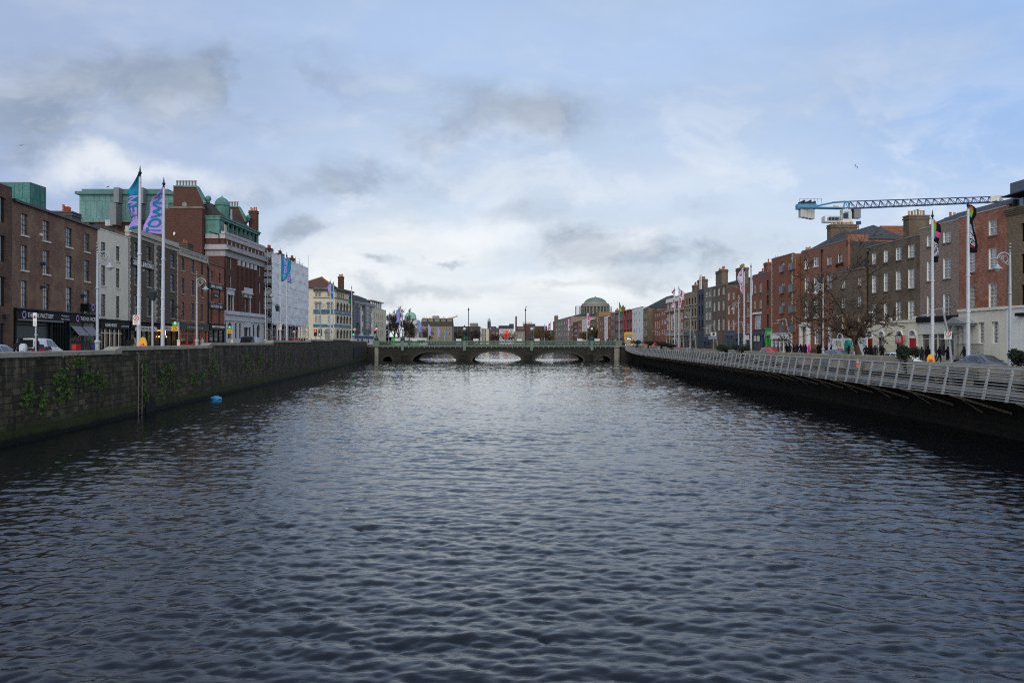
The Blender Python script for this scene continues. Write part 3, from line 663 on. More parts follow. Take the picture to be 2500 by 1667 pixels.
def lettering(par,txt,u,z,h,mat,w=None,y=0.0,bold=.0,name='lettering'):
    me=text_mesh(txt,h,mat,w,bold,.012); return link(name,me,par,(u,y,z))
def shopfront(par,u0,u1,z1,bays,mat,fm=None,gm=None,fas=.75,txt=None,letm=None,th=.4,riser=.5,pil=.22,txtw=.6,fasm=None,door=None,z0=0.0,corn=True):
    """projecting shopfront: pilasters, fascia, stall riser, glazing bars and recessed glass; z1 = top of the fascia"""
    gm=gm or GL_S; o=MB(); zf=z1-fas
    o.box(u0,-.14,z0,u0+pil,.10,zf-.003); o.box(u1-pil,-.14,z0,u1,.10,zf-.003)
    n=bays; w=(u1-u0-2*pil)/n
    for i in range(1,n): o.box(u0+pil+w*i-.06,-.10,z0,u0+pil+w*i+.06,.08,zf-.003)
    if riser>0:
        for i in range(n):
            if door is not None and i==door: continue
            o.box(u0+pil+w*i+.061,-.09,z0,u0+pil+w*(i+1)-.061,.07,z0+riser)
    sf=o.build('shopfront',mat,par)
    fa=MB(); fa.box(u0-.04,-.24,zf,u1+.04,.1,z1)
    if corn: fa.box(u0-.08,-.34,z1+.003,u1+.08,.1,z1+.12)
    f=fa.build('fascia',fasm or mat,sf)
    g=MB(); g.quad((u0+pil,.04,z0+.02),(u1-pil,.04,z0+.02),(u1-pil,.04,zf),(u0+pil,.04,zf)); g.build('shop_window',gm,sf)
    tr=MB()
    for i in range(n): tr.box(u0+pil+w*i+.062,-.06,zf-.55,u0+pil+w*(i+1)-.062,.05,zf-.47)
    tr.build('transom',fm or mat,sf)
    if txt:
        tw=(u1-u0)*txtw; link('lettering',text_mesh(txt,th,letm or LETW,tw,.01,.0),sf,((u0+u1)/2-tw/2,-.252,zf+(fas-th)/2))
    return sf
def ring_arch(par,u0,u1,zt,mat,wd=.14,d=.05,name='arch_trim',n=12,base=None):
    r=(u1-u0)/2; c=(u0+u1)/2; mb=MB()
    for k in range(n):
        a,b=math.pi*k/n,math.pi*(k+1)/n
        pl=[(c-r*math.cos(a),zt+r*math.sin(a)),(c-r*math.cos(b),zt+r*math.sin(b)),(c-(r+wd)*math.cos(b),zt+(r+wd)*math.sin(b)),(c-(r+wd)*math.cos(a),zt+(r+wd)*math.sin(a))]
        mb.prism(pl,-d,-.003,'y')
    if base is not None: mb.box(u0-wd,-d,base,u0,-.003,zt); mb.box(u1,-d,base,u1+wd,-.003,zt)
    return mb.build(name,mat,par)
def arch_fill(par,u0,z0,u1,z1,gm,fm,rec=.17,name='window',fan=True):
    r=(u1-u0)/2; c=(u0+u1)/2; zt=z1-r; n=12; pts=[(u0,z0),(u1,z0)]+[(c+r*math.cos(math.pi*k/n),zt+r*math.sin(math.pi*k/n)) for k in range(n+1)]
    g=MB(); g.poly([(p[0],rec+.03,p[1]) for p in pts]); o=g.build(name,gm,par)
    f=MB(); f.box(u0,rec-.04,zt-.05,u1,rec+.02,zt+.05)
    if fan:
        for k in range(1,6):
            a=math.pi*k/6; f.tube([(c,rec,zt),(c+r*math.cos(a),rec,zt+r*math.sin(a))],.022,4)
    f.box(c-.03,rec-.03,z0,c+.03,rec+.015,zt-.05); f.build('frame',fm,o); return o
def building(name,label,line,xl,xr,ev,base,D=10,mat=None,fwd=0,wins=(),style='sash22',fm=None,gm=None,sill=None,rev=None,holes=(),top='coping',topm=None,cat='building',rec=.16):
    """ev=(x,y): a photo point on the eaves; wins=list of (cols,rows,xref)"""
    f=Fa(line,xl,xr,base,fwd); H=f.H(*ev); t=thing(name,label,cat,f.A,f.rz); f.t=t; f.Ht=H
    hs=[]; wl_=[]
    for wn in wins:
        cols,rows,xr_=wn[:3]; kw=wn[3] if len(wn)>3 else {}
        for (c0,c1) in cols:
            for (yt,yb) in rows:
                r=(f.U(c0),f.H(xr_,yb),f.U(c1),f.H(xr_,yt)); hs.append(r); wl_.append((r,kw))
    hs2=[tuple(h) for h in holes(f)] if callable(holes) else list(holes)
    link('wall',wall_mesh(f.L,H,D,hs+hs2,mat,rev,rec),t)
    for r,kw in wl_:
        k=dict(style=style,fm=fm,gm=gm,sill=sill,rec=rec); k.update(kw); window(t,*r,**k)
    if top: parapet(t,f.L,H,mat=topm)
    f.D=D; return f
BR_DK=brick('brown_brick','#6b4a3a','#54392d','#4a423b',blot=.5,c3='#7a5c46',stain=.35)
BR_INK=brick('old_red_brown_brick','#8a523a','#66402e','#6f665a',blot=.6,c3='#86715a',stain=.3)
PLAST=paint('cream_render','#cfcabb',.75,.18,.6,0,.35)
BR_GREY=brick('grey_brown_brick','#6d5c4c','#57493c','#4b443c',blot=.35,stain=.3)
BR_ORA=brick('orange_brick','#a5603a','#8a4c2d','#7a6252',blot=.35,stain=.35)
BR_ORA2=brick('bright_orange_brick','#b05a2e','#94481f','#7b5a45',blot=.5,c3='#6b4030',stain=.4)
BR_CLA=brick('plum_brick','#6b3b2e','#542d24','#4d3a34',blot=.3,stain=.25)
BR_YEL=brick('yellow_brown_brick','#8f7a58','#766248','#594d3c',blot=.5,c3='#5c5040',stain=.3)
BR_RED=brick('soft_red_brick','#a5603f','#8a4e35','#84614f',blot=.35,stain=.3)
BR_RED2=brick('weathered_red_brick','#b0623e','#955034','#8d6f60',blot=.6,c3='#7a4030',stain=.3,patch='#a67a62')
BR_TAU=brick('taupe_brick','#937668','#7d6354','#9a8a7e',blot=.3,stain=.2,mort_w=.016)
BR_BRN=brick('dark_brown_brick','#85705a','#6a573f','#5a4f41',blot=.5,c3='#4a3d2e',stain=.35)
BR_PUR=brick('deep_red_brick','#9a573a','#7e4831','#6c5146',blot=.45,c3='#9a5135',stain=.35)
NAVY=paint('navy_render','#353c4a',.65,.2); GREYST=brick('grey_stone','#8a8778','#75725f','#6a685a',.6,.3,.35,None,.3,.2)
CREAMB=brick('buff_brick','#a58868','#8f7355','#8c7a64',blot=.3,stain=.3); CREAMS=paint('cream_stucco','#c8c0aa',.7,.2,.8,0,.35); CREAMW=paint('warm_white_stucco','#d2ccba',.65,.18,.8,0,.3)
WHITEW=paint('white_render','#d3d4d2',.65,.15,.6,0,.3)
# --- left bank ---
f=building('brown_brick_house','plain brown brick building with big dark window frames cut by the photo edge',LA,-95,29.5,(0,449),SL,12,BR_DK,
  wins=[([(-70,-38),(-24,15)],[(482,544),(576,640),(676,748)],8,dict(style='case21',fm=DKF,gm=GL_D,rec=.2))],holes=lambda f:[(f.U(-25),0,f.U(12),f.H(8,790))])
mb=MB(); mb.box(f.U(-25),.18,0,f.U(12),.25,f.H(8,790)); mb.build('garage_door',DKF,f.t)
mb=MB(); mb.box(f.U(6),-.3,f.H(12,775),f.U(15),-.004,f.H(12,767)); mb.build('wall_lamp',DSTEEL,f.t)
f=building('brick_shop_building','four storey red brown brick terrace above a long black tattoo shop fascia',LA,30,237.6,(30,487.5),SL,9.5,BR_INK,
  wins=[([(51.5,68),(104.5,121.5),(161,176.5),(206,219)],[(520,572),(597,658),(684,752)],52,dict(style='sash22',fm=DKF,gm=GL_L,sill=OFFW))],top=None,holes=lambda f:[(.2,0,f.L-.2,f.H(49,756))])
INK=f; mb=MB(); mb.box(.004,-.28,f.Ht-.12,f.L-.004,-.002,f.Ht+.1); mb.build('gutter',BLK,f.t)
gable_roof(f.t,f.L,9.4,f.Ht+.01,1.6,SLATE)
chimney(f.t,f.Ud(163,5.5),5.5,f.Ht-.2,2.4,2.2,2.7,paint('grey_chimney_render','#4e4b47',.85,.3),5,POTR)
chimney(f.t,f.Ud(214,6),6.0,f.Ht-.2,2.6,.8,1.9,BR_GREY,1,[POTY])
zf=f.H(49,756); L=f.L; um=f.U(135); u1=f.U(167)
sf=shopfront(f.t,.25,f.U(122),zf,1,BLKF,fas=.85,riser=.35,gm=flat('dark_shutter','#2c3638',.4)); sf2=shopfront(f.t,f.U(122)+.02,f.U(167),zf,6,BLKF,fas=.85,riser=0,gm=GL_D); sf3=shopfront(f.t,f.U(167)+.02,L-.25,zf,2,flat('teal_shop_timber','#12494c',.5),fas=.85,riser=0,fasm=BLKF)
lettering(f.t,'THE INK FACTORY',f.U(60),zf-.64,.42,LETW,f.U(124)-f.U(60),-.256,.012); lettering(f.t,'THE INK FACTORY',f.U(190),zf-.64,.42,LETW,f.U(236.5)-f.U(190),-.256,.012)
lettering(f.t,'Wellington',f.U(143),zf-.42,.2,LETW,f.U(162)-f.U(143),-.256); lettering(f.t,'Apartments',f.U(142),zf-.72,.2,LETW,f.U(163)-f.U(142),-.256)
def ringsign(par,u,z,r,y):
    mb=MB()
    for k in range(20):
        a,b=2*math.pi*k/20,2*math.pi*(k+1)/20; mb.quad(*[(u+math.cos(t)*q,y,z+math.sin(t)*q) for q,t in ((r*.68,a),(r*.68,b),(r,b),(r,a))])
    return mb.build('ring_emblem',LETL,par)
ringsign(f.t,f.U(52),zf-.44,.36,-.256); ringsign(f.t,f.U(183.5),zf-.44,.36,-.256)
mb=MB(); mb.box(f.U(38),-.9,zf-1.0,f.U(132),-.12,zf-.86); mb.build('awning_box',LEAD,f.t)
mb=MB()
for k in range(2):
    a=f.U(169+k*28); b=f.U(194+k*29); mb.add([(a,-.16,zf-1.25),(b,-.16,zf-1.25),(b,-1.0,zf-2.2),(a,-1.0,zf-2.2),(a,-.2,zf-1.3),(b,-.2,zf-1.3),(b,-1.0,zf-2.24),(a,-1.0,zf-2.24)],[(0,1,2,3),(7,6,5,4),(0,3,7,4),(1,5,6,2)])
mb.build('awning',paint('striped_awning_cloth','#7d7e88',.8,.3,4),f.t)
mb=MB(); mb.box(f.U(196),-.75,f.H(196,760),f.U(196)+.08,-.003,f.H(196,741)); mb.box(f.U(194.8),-.9,f.H(196,760.5),f.U(216),-.75,f.H(196,740.5)); ho=mb.build('hanging_sign',BLKF,f.t); ringsign(ho,f.U(205.5),f.H(205,751),.36,-.906); lettering(ho,'TATTOO',f.U(198),f.H(205,744.5),.13,LETL,f.U(213)-f.U(198),-.906)
mb=MB()
for xx_,yy_ in ((98,643),(98,699),(196.5,720)): mb.box(f.U(xx_),-.45,f.H(xx_,yy_+4),f.U(xx_+7),-.003,f.H(xx_,yy_-2))
mb.build('floodlight',flat('blue_floodlight','#1d3348',.5),f.t)
mb=MB(); mb.box(f.U(96.5),-.12,f.H(97,575.5),f.U(103),-.003,f.H(97,569)); mb.build('alarm_box',OFFW,f.t)
# white house
f=building('white_rendered_house','narrow cream rendered house with black shopfront squeezed between dark brick buildings',LB,238.5,313.5,(240,558.5),SL,9,PLAST,
  wins=[([(247,258.5),(283.5,292.7)],[(590,628),(647,696),(717.5,773)],247,dict(fm=BLKF,gm=GL_L,sill=PLAST,style='sash22'))],topm=PLAST,holes=lambda f:[(.15,0,f.L-.15,f.H(245,781))])
zf=f.H(245,781); sf=shopfront(f.t,.2,f.U(299),zf,5,BLKF,fm=WHITE,fas=.95,riser=.55,gm=glass('lit_shop_glass',(.03,.025,.02),(.55,.36,.2),.9)); shopfront(f.t,f.U(299)+.02,f.L-.2,zf,1,BLKF,fas=.95,riser=0,gm=GL_D)
lettering(f.t,'HUGHES  MURPHY',f.U(251),zf-.72,.38,LETW,f.U(280)-f.U(251),-.256,.02); lettering(f.t,'COFFEE  HOUSE',f.U(291),zf-.7,.2,LETW,f.U(309)-f.U(291),-.256)
mb=MB()
for i in (1,2,3,4): mb.box(f.U(242+i*11.2)-.05,-.15,.5,f.U(242+i*11.2)+.05,-.1,zf-1.0)
mb.build('shop_mullion',WHITE,f.t)
gable_roof(f.t,f.L,6,f.Ht+.01,1.2,SLATE,y0=1)
# grey brown pub with quoins
f=building('quoined_pub_building','grey brown brick pub building with stone quoins and two pale fascia boards',LB,314,434.5,(312,566),SL,7,BR_GREY,
  wins=[([(327,337.2),(358.5,368.6),(388.5,395.8),(416.5,425.6)],[(591,628),(648,694),(718,768)],327.5,dict(fm=BLKF,gm=GL_L,sill=STONE,style='sash22'))],top=None,holes=lambda f:[(.2,0,f.L-.2,f.H(325,785))])
H=f.Ht; mb=MB(); mb.box(-.05,-.12,H-.45,f.L+.03,.4,H+.0); mb.box(-.2,-.42,H+.003,f.L+.12,.4,H+.22); mb.box(-.05,-.15,H+.223,f.L+.03,.4,H+.75); mb.build('cornice',STONE,f.t)
quoins(f.t,.02,f.H(325,783),H-.45,STONE,.62,.4); quoins(f.t,f.U(376.5),f.H(325,783),H-.45,STONE,1.05,.4); quoins(f.t,f.L-.02,f.H(325,783),H-.45,STONE,.5,.4,-1)
sgn=MB(); sgn.box(f.U(320.5),-.1,f.H(321,648),f.U(374.5),-.003,f.H(321,628.5)); so=sgn.build('sign_board',BLKF,f.t)
lettering(so,'CANTWELL & McDONALD',f.U(322),f.H(321,645),f.H(321,632)-f.H(321,645),LETW,f.U(373)-f.U(322),-.106,.02)
lettering(so,'LIMITED',f.U(346),f.H(346,661),.2,LETW,f.U(353.5)-f.U(346),-.012)
zf=f.H(325,785); a=f.U(373); shopfront(f.t,.22,a,zf-.3,4,BLKF,fas=.62,riser=.6); shopfront(f.t,a+.03,f.L-.22,zf-.3,4,BLKF,fas=.62,riser=.6,gm=glass('bar_glass',(.01,.009,.008),(.25,.13,.05),.8))
for (p,q2) in ((324,378),(386,432)):
    mb=MB(); zz_=f.H(p,790)-.15; pl=[(f.U(p),zz_-.72),(f.U(q2),zz_-.72),(f.U(q2)-.15,zz_-.3),(f.U(q2)-.6,zz_-.12),(f.U(p)+.6,zz_-.12),(f.U(p)+.15,zz_-.3)]; mb.prism(pl,-.36,-.26,'y'); so=mb.build('sign_board',OFFW,f.t)
    lettering(so,'BISON BAR',f.U(p)+1.0,zz_-.6,.36,flat('maroon_lettering','#5a1c1c',.6) if 'maroon_lettering' not in MATS else MATS['maroon_lettering'],f.U(q2)-f.U(p)-2.0,-.368,.015)
mb=MB(); mb.tube([(f.U(402),-.1,2.2),(f.U(402),-.1,2.9)],.04,4); 
for k in range(3): mb.lathe([(.02,-.1),(.09,0),(.02,.1)],(f.U(386+k*9),-.12,2.0+.25*(k%2)),8)
mb.build('wall_lamp',LWARM,f.t)
mb=MB(); mb.box(f.U(378),-.16,f.H(378,807.5),f.U(391),-.12,f.H(378,804)); mb.build('neon_sign',LORG,f.t)
mb=MB(); mb.tube([(f.U(419),-.02,f.H(419,748)),(f.U(419),-1.3,f.H(419,748))],.035,5); mb.tube([(f.U(419),-.02,f.H(419,757)),(f.U(419),-1.0,f.H(419,748))],.03,5)
for k in range(16): a1,a2=2*math.pi*k/16,2*math.pi*(k+1)/16; mb.tube([(f.U(424),-.5+.75*math.cos(a1),f.H(424,764)+.75*math.sin(a1)),(f.U(424),-.5+.75*math.cos(a2),f.H(424,764)+.75*math.sin(a2))],.03,4)
mb.build('sign_bracket',BLK,f.t)
gable_roof(f.t,f.L,6,H+.01,1.0,SLATE,y0=.8)
# orange brick club
f=building('orange_brick_club','orange brick club building with pale inscribed parapet and dark pub front',LB,435,507,(435,620),SL,6,BR_ORA,
  wins=[([(443,450.3),(467,474.2),(490,496.2)],[(628,659.5),(678,716),(737,781)],443,dict(fm=BLKF,gm=GL_L,sill=STONE,style='sash22'))],top=None,holes=lambda f:[(.2,0,f.L-.2,f.H(440,789))])
H=f.Ht; mb=MB(); mb.box(.0,-.1,H+.002,f.L,.35,H+.85); mb.box(-.03,-.2,H+.853,f.L+.03,.4,H+1.0); mb.box(-.03,-.2,H-.12,f.L+.03,-.003,H); o=mb.build('inscribed_parapet',STONE,f.t)
lettering(o,'THE CITY OF DUBLIN WORKING MENS CLUB',.8,H+.28,.34,LETD,f.L-1.6,-.106)
zf=f.H(440,790); shopfront(f.t,.22,f.L-.2,zf,4,flat('orange_pilaster_paint','#b4552a',.6),fasm=flat('dark_green_fascia','#1b2220',.5),fas=.95,riser=.9,pil=.5,txt='THE WORKMANS CLUB',txtw=.55,th=.3,letm=flat('gold_lettering','#b9ad86',.5),gm=glass('pub_glass',(.02,.012,.014),(.16,.04,.05),.7))
chimney(f.t,f.Ud(452,3.5),3.5,H+.5,2.6,1.6,2.6,BR_GREY,2,POTR)
downpipe(f.t,f.L-.2,1,H-.4)
# bright orange coffee building
f=building('narrow_orange_building','narrow bright orange brick building with black painted sign bands',LB,507.4,547,(507.5,642),SL,6,BR_ORA2,
  wins=[([(513.8,520),(533,539)],[(661.5,688),(703,737),(753,789)],514,dict(fm=BLKF,gm=GL_L,sill=STONE,style='sash22'))],top=None,holes=lambda f:[(.15,0,f.L-.15,f.H(510,791))])
H=f.Ht; mb=MB(); mb.add([(0,-.15,H),(f.L,-.15,H),(f.L,3,H+1.5),(0,3,H+1.5),(f.L,6,H),(0,6,H)],[(0,1,2,3),(3,2,4,5),(1,4,2),(0,3,5)]); mb.build('roof',SLATE,f.t)
for (ya,yb,xa,xb,tx) in ((689.5,703,507.6,546.5,'DIME COFFEE'),(713,724,521,533,'Co'),(738,752,507.6,546.5,'Est. DUBLIN 1869')):
    mb=MB(); mb.box(f.U(xa),-.08,f.H(508,yb),f.U(xb),-.003,f.H(508,ya)); so=mb.build('sign_board',BLKF,f.t); wd=f.U(xb)-f.U(xa); lettering(so,tx,f.U(xa)+wd*.14,f.H(508,yb)+.22,f.H(508,ya)-f.H(508,yb)-.44,LETW,wd*.72,-.086,.02)
shopfront(f.t,.2,f.L-.15,f.H(510,791),3,BLKF,fas=1.0,riser=.6,gm=GL_S); mb=MB(); mb.box(f.U(514),-.3,f.H(511,799.5),f.U(544),-.26,f.H(511,794)); so=mb.build('sign_board',OFFW,f.t); lettering(so,'DIME COFFEE',f.U(520),f.H(511,799),.26,LETD,3,-.306)
downpipe(f.t,.12,1,H-.6)
# --- big hotel with copper attic ---
f=Fa(LC,548,645,SL); hot=thing('brick_hotel','tall plum brick hotel with white stone base, copper attic storey and small copper dome','building',f.A,f.rz); L=f.L
hz=lambda y,x=551:f.H(x,y)
zS,zC0,zC1,zA,zP=hz(765),hz(626),hz(602),hz(583),hz(568)
holes=[];W_=[]
def addw(x0,x1,yt,yb,xr,**kw):
    r=(f.U(x0),hz(yb,xr),f.U(x1),hz(yt,xr)); holes.append(r); W_.append((r,kw))
for (a_,b_) in ((559,564),(629.5,634.5)):
    for yt,yb in ((630,657),(674,703)): addw(a_,b_,yt,yb,560)
for a_,b_ in ((558.5,563.5),(630.5,635)): addw(a_,b_,722,763,560)
for a_,b_ in ((595,599.5),(604,608)): addw(a_,b_,722,764,560,)
for i,x_ in enumerate((582,593,603.5,613)): addw(x_,x_+3.4,634,664,582); addw(x_,x_+3.4,684,708,582)
link('wall',wall_mesh(L,zC0,3.4,holes,BR_CLA,STONE,.2,z0=zS+.004),hot)
for r,kw in W_: window(hot,*r,style='sash11',fm=DKF,gm=GL_D,rec=.18)
gh=[]
for a_,b_ in ((556,566.5),(627,635.5)): gh.append((f.U(a_),hz(826,556),f.U(b_),hz(787,556),'arch'))
for a_,b_ in ((574,579),(584,589),(608,612.5),(617.5,622)): gh.append((f.U(a_),hz(826,574),f.U(b_),hz(789,574)))
gh.append((f.U(596),0,f.U(605),hz(800,596)))
BSTN=paint('white_ashlar','#b9bcc0',.7,.25,.8,0,.35)
mbw=wall_mesh(L,zS,3.4,gh,BSTN,None,.2); link('base_storey',mbw,hot)
for g in gh:
    if len(g)>4: arch_fill(hot,*g[:4],GL_D,DKF)
    else: window(hot,*g[:4],style='case12',fm=DKF,gm=GL_D,rec=.18)
for a_,b_ in ((553,569),(590.5,611),(626.5,639)):
    u0,u1=f.U(a_),f.U(b_); zz_=hz(720,560)
    mb=MB(); mb.box(u0,-.25,zz_,u1,-.004,zz_+.9); mb.box(u0-.15,-.4,zz_+.9,u1+.15,-.004,zz_+1.15); mb.box(u0,-.12,zS+.3,u0+.35,-.004,zz_); mb.box(u1-.35,-.12,zS+.3,u1,-.004,zz_); mb.build('window_surround',BSTN,hot)
mb=MB(); zz_=hz(716,590)
mb.box(f.U(590),-.55,zz_,f.U(612),-.004,zz_+.25); mb.box(f.U(591),-.5,zz_+.253,f.U(611),-.35,zz_+1.1); mb.build('balcony',BSTN,hot)
mb=MB(); mb.box(-.05,-.18,zS-1.2,L+.05,-.004,zS-.15); mb.box(-.08,-.5,zS-.147,L+.08,-.004,zS+.5); mb.box(f.U(596),-.45,zS-2.2,f.U(606),-.004,zS-1.3); mb.build('string_course',BSTN,hot)
for k,x_ in enumerate((580,590.5,601,611,620)):
    u=f.U(x_); mb=MB(); mb.box(u,-.28,zS+.55,u+.55,-.004,zC0-1.0); mb.build('brick_pilaster',BR_CLA,hot); mb=MB(); mb.box(u-.06,-.34,zC0-1.0,u+.61,-.004,zC0-.1); mb.build('pilaster_cap',BSTN,hot)
mb=MB(); mb.box(-.12,-.2,zC0+.003,L+.1,3.3,zC1-.6); mb.box(-.5,-.8,zC1-.597,L+.4,3.3,zC1-.25); mb.box(-.3,-.45,zC1-.247,L+.3,3.3,zC1+.3); mb.build('cornice',paint('grey_stone_cornice','#9a989a',.8,.3,.7,0,.5),hot)
ah=[]
for k in range(10): u=L*(k+.45)/10.2+.15; ah.append((u,zC1+.5,u+.55,zA-.1))
link('attic_wall',wall_mesh(L,zA,3.3,ah,BR_CLA,STONE,.2,z0=zC1+.303),hot)
for a in ah: window(hot,*a,style='sash11',fm=WHITE,gm=GL_D,rec=.15)
mb=MB(); mb.box(-.1,-.12,zA+.003,L+.1,3.3,zP-.3); mb.box(-.2,-.22,zP-.297,L+.2,.5,zP+.15); mb.build('parapet',paint('pale_parapet_stone','#a7a5a8',.8,.35,.8,0,.5),hot)
# copper loggia
zl0,zl1=zP-.3,hz(529,551)-.5
mb=MB(); mb.box(.3,1.0,zl0,2.6,3.4,zl1,0); mb.box(.1,.75,zl1+.003,L-.2,3.4,zl1+.4,0); mb.box(.0,.55,zl1+.403,L-.1,3.5,zl1+.6,0)
n=9
for k in range(n): u=2.6+(L-3.4)*k/(n-1); mb.box(u-.16,1.0,zl0,u+.16,1.35,zl1)
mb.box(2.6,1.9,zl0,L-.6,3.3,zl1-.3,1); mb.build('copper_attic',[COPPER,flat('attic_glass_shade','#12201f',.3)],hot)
window(hot,.9,zl0+.4,1.7,zl1-.8,style='sash11',fm=OFFW,gm=GL_R,rec=.3)['label']='single white curtained attic window'
hot.children[-1].location.y=.66
# main roof block with tall gables
gp=lambda x,y:((551-x)*f.A.y/F,Z(y,f.A.y)-f.zb)
zr=gp(483,457)[1]
prof=[(2.6,0),gp(515,500),gp(503,499),gp(484,458),gp(428,457)]; prof=[prof[0],(2.6,prof[1][1])]+[(d+.0,z) for d,z in prof[2:]]+[(prof[4][0],0)]
prof[0]=(3.45,0); prof[1]=(3.45,prof[1][1])
for u0,nm in ((-.35,0),(L-1.2,1)):
    mb=MB(); mb.prism(prof,u0,u0+1.2,'x'); mb.build('gable_wall',BR_CLA,hot)
    mb=MB(); p3,p2=prof[3],prof[2]; q=[p2,p3,(p3[0],p3[1]+.28),(p2[0]-.35,p2[1]+.28)]; mb.prism(q,u0-.1,u0+1.3,'x'); mb.prism([prof[4],p3,(p3[0],p3[1]+.22),(prof[4][0],prof[4][1]+.22)],u0-.14,u0+1.34,'x'); mb.prism([(3.2,p2[1]+.003),(p2[0],p2[1]+.003),(p2[0],p2[1]+.28),(3.2,p2[1]+.28)],u0-.1,u0+1.3,'x'); mb.build('copper_coping',COPPER,hot)
    mb=MB(); mb.lathe([(.3,0),(.25,.25),(.42,.45),(.5,.75),(.42,1.05),(.22,1.2),(.02,1.24)],(u0+.6,p2[0]-.5,p2[1]+.285),10); mb.build('copper_ball',COPPER2,hot,smooth=True)
    for k in range(7):
        mb=MB(); mb.lathe([(.17,0),(.17,.8),(.23,.85),(.23,1.0)],(u0+.6,p3[0]+.4+k*.52,p3[1]+.225),8); mb.build('chimney_pot',POTG,hot)
r0,r1=prof[2],prof[3]
mb=MB(); mb.prism([(1.2,zl1+.61),(r0[0],r0[1]-.3),(r1[0]+.5,r1[1]-1.4),(prof[4][0]-.3,r1[1]-1.4),(prof[4][0]-.3,0),(3.5,0),(3.5,zl1+.61)],.86,L-1.21,'x'); mb.build('roof',SLATE2,hot)
mb=MB(); cy=3.6; cx=f.Ud(542,cy); yb_=f.Hd(542,505,cy)
mb.lathe([(1.25,-3.2),(1.25,0),(1.38,.05),(1.38,.2)]+[(1.3*math.cos(a),.2+1.4*math.sin(a)) for a in [math.pi/2*k/7 for k in range(7)]]+[(.12,1.7),(.08,1.9)],(cx,cy,yb_+.1),16); mb.build('dome',COPPER,hot)
mb=MB(); mb.box(cx+.5,cy-1.34,yb_-2.6,cx+1.5,cy+.4,yb_-.3); mb.build('dormer_window',GL_L,hot)
# side block of the hotel facing the camera
mb=MB(); d0=gp(503,0)[0]; d1=gp(398,0)[0]; mb.box(-1.2,d0,0,-.36,d1,gp(450,512)[1]); mb.box(-1.3,d0-.1,gp(450,512)[1]+.003,-.3,gp(425,0)[0],gp(450,512)[1]+.35,1); mb.build('side_wall',[BR_CLA,DSTONE],hot)
mb=MB(); c=gp(455,500); pts=[(-.48,c[0]+.42*math.cos(2*math.pi*k/18),c[1]+.42*math.sin(2*math.pi*k/18)) for k in range(18)]
mb.poly([(p[0]+.115,p[1]*1.0,p[2]) for p in pts]); mb.build('round_window',LEAD,hot)
mb=MB(); mb.tube([(-.2,.9,zC1+.2),(-.2,.9,zP-.4),(-.2,2.6,zP+.05)],.09,6); mb.tube([(-.2,.9,zC1+.35),(-.2,3.2,zC1+.28)],.08,6); mb.build('downpipe',BLK,hot)
mb=MB(); mb.lathe([(.02,0),(.28,.05),(.3,.1),(.02,.12)],(0,0,0),10); o=mb.build('satellite_dish',WHITE,hot,(-1.35,gp(435,0)[0],gp(435,573)[1])); o.rotation_euler=(R(90),0,R(60))
chimney(hot,L+.6,2.3,zP-4,1.1,1.6,hz(527,640)-zP+5.2,BR_CLA,4,POTR)
downpipe(hot,.1,0.2,zC0-.5); downpipe(hot,L-.15,.2,zC0-.5)
# --- scaffolded building wrapped in white sheeting ---
f=Fa(LD.off(1.7),664,752.5,SL,.0)
sc=thing('scaffolded_building','building hidden behind scaffolding wrapped in white plastic sheeting','building',f.A,f.rz); L=f.L; h=lambda y,x=665:f.H(x,y)
SHW=paint('white_sheeting','#d6dae0',.5,.3,.45,0,.3); zt=h(616); zb_=h(789)
mb=MB(); mb.box(.6,2.3,0,L-.6,11,zt-.8); mb.build('wall',BR_DK,sc)
random.seed(3); nu,nz=26,30; mb=MB(); vs=[]
for j in range(nz+1):
    for i in range(nu+1):
        u=.0+L*i/nu; z=zb_+(zt-zb_)*j/nz; z+= (-.25*abs(math.sin(i*.9)) if j==0 else 0)
        vs.append((u,-.02+.09*math.sin(i*1.3+j*.35+2*math.sin(j*.4))*math.sin(j*math.pi/4.3)+random.uniform(-.09,.09),z))
fs=[(j*(nu+1)+i,j*(nu+1)+i+1,(j+1)*(nu+1)+i+1,(j+1)*(nu+1)+i) for j in range(nz) for i in range(nu)]; mb.add(vs,fs); mb.build('sheeting',SHW,sc,smooth=True)
mb=MB(); nl=7
for k in range(nl+1): z=zb_+(zt-zb_)*k/nl; mb.tube([(0,-.12,z),(L*.5,-.14,z-.08),(L,-.12,z)],.022,5)
for k in range(14): u=L*k/13; mb.tube([(u,.3,zt-.3),(u,.3,zt+random.uniform(.1,1.6))],.02,5)
mb.build('sheet_batten',WHITE,sc)
NET=paint('grey_debris_net','#8b919a',.6,.3,2); 
D=1.9
for k in range(11):
    z=zb_+(zt-zb_)*k/11; z1=z+(zt-zb_)/11
    if k%2==0 or k in (3,7): mb=MB(); mb.box(-.035,.1,z+.25,-.02,D,z1-.1); mb.build('netting',NET,sc)
for q,uu in (('scaffold',0),('scaffold',L)):
    mb=MB()
    for yv in (0,.9,D): mb.tube([(uu-.06,yv,0),(uu-.06,yv,zt+.4)],.05,5)
    for k in range(13):
        z=1.9*k+1.0
        if z>zt: break
        mb.tube([(uu-.07,-.1,z),(uu-.07,D+.1,z)],.045,5); mb.tube([(uu-.07,-.1,z+.55),(uu-.07,D+.1,z+.55)],.03,5); mb.tube([(uu-.09,0,z if k%2 else z+1.9),(uu-.09,D,z+1.9 if k%2 else z)],.035,5)
    mb.build(q,STEEL,sc)
mb=MB()
for k in range(11):
    u=L*k/10; mb.tube([(u,-.05,0),(u,-.05,zb_)],.05,5); mb.tube([(u,1.1,0),(u,1.1,zb_)],.05,5)
for z in (1.0,2.0,zb_-1.2,zb_-.3): mb.tube([(0,-.08,z),(L,-.08,z)],.045,5)
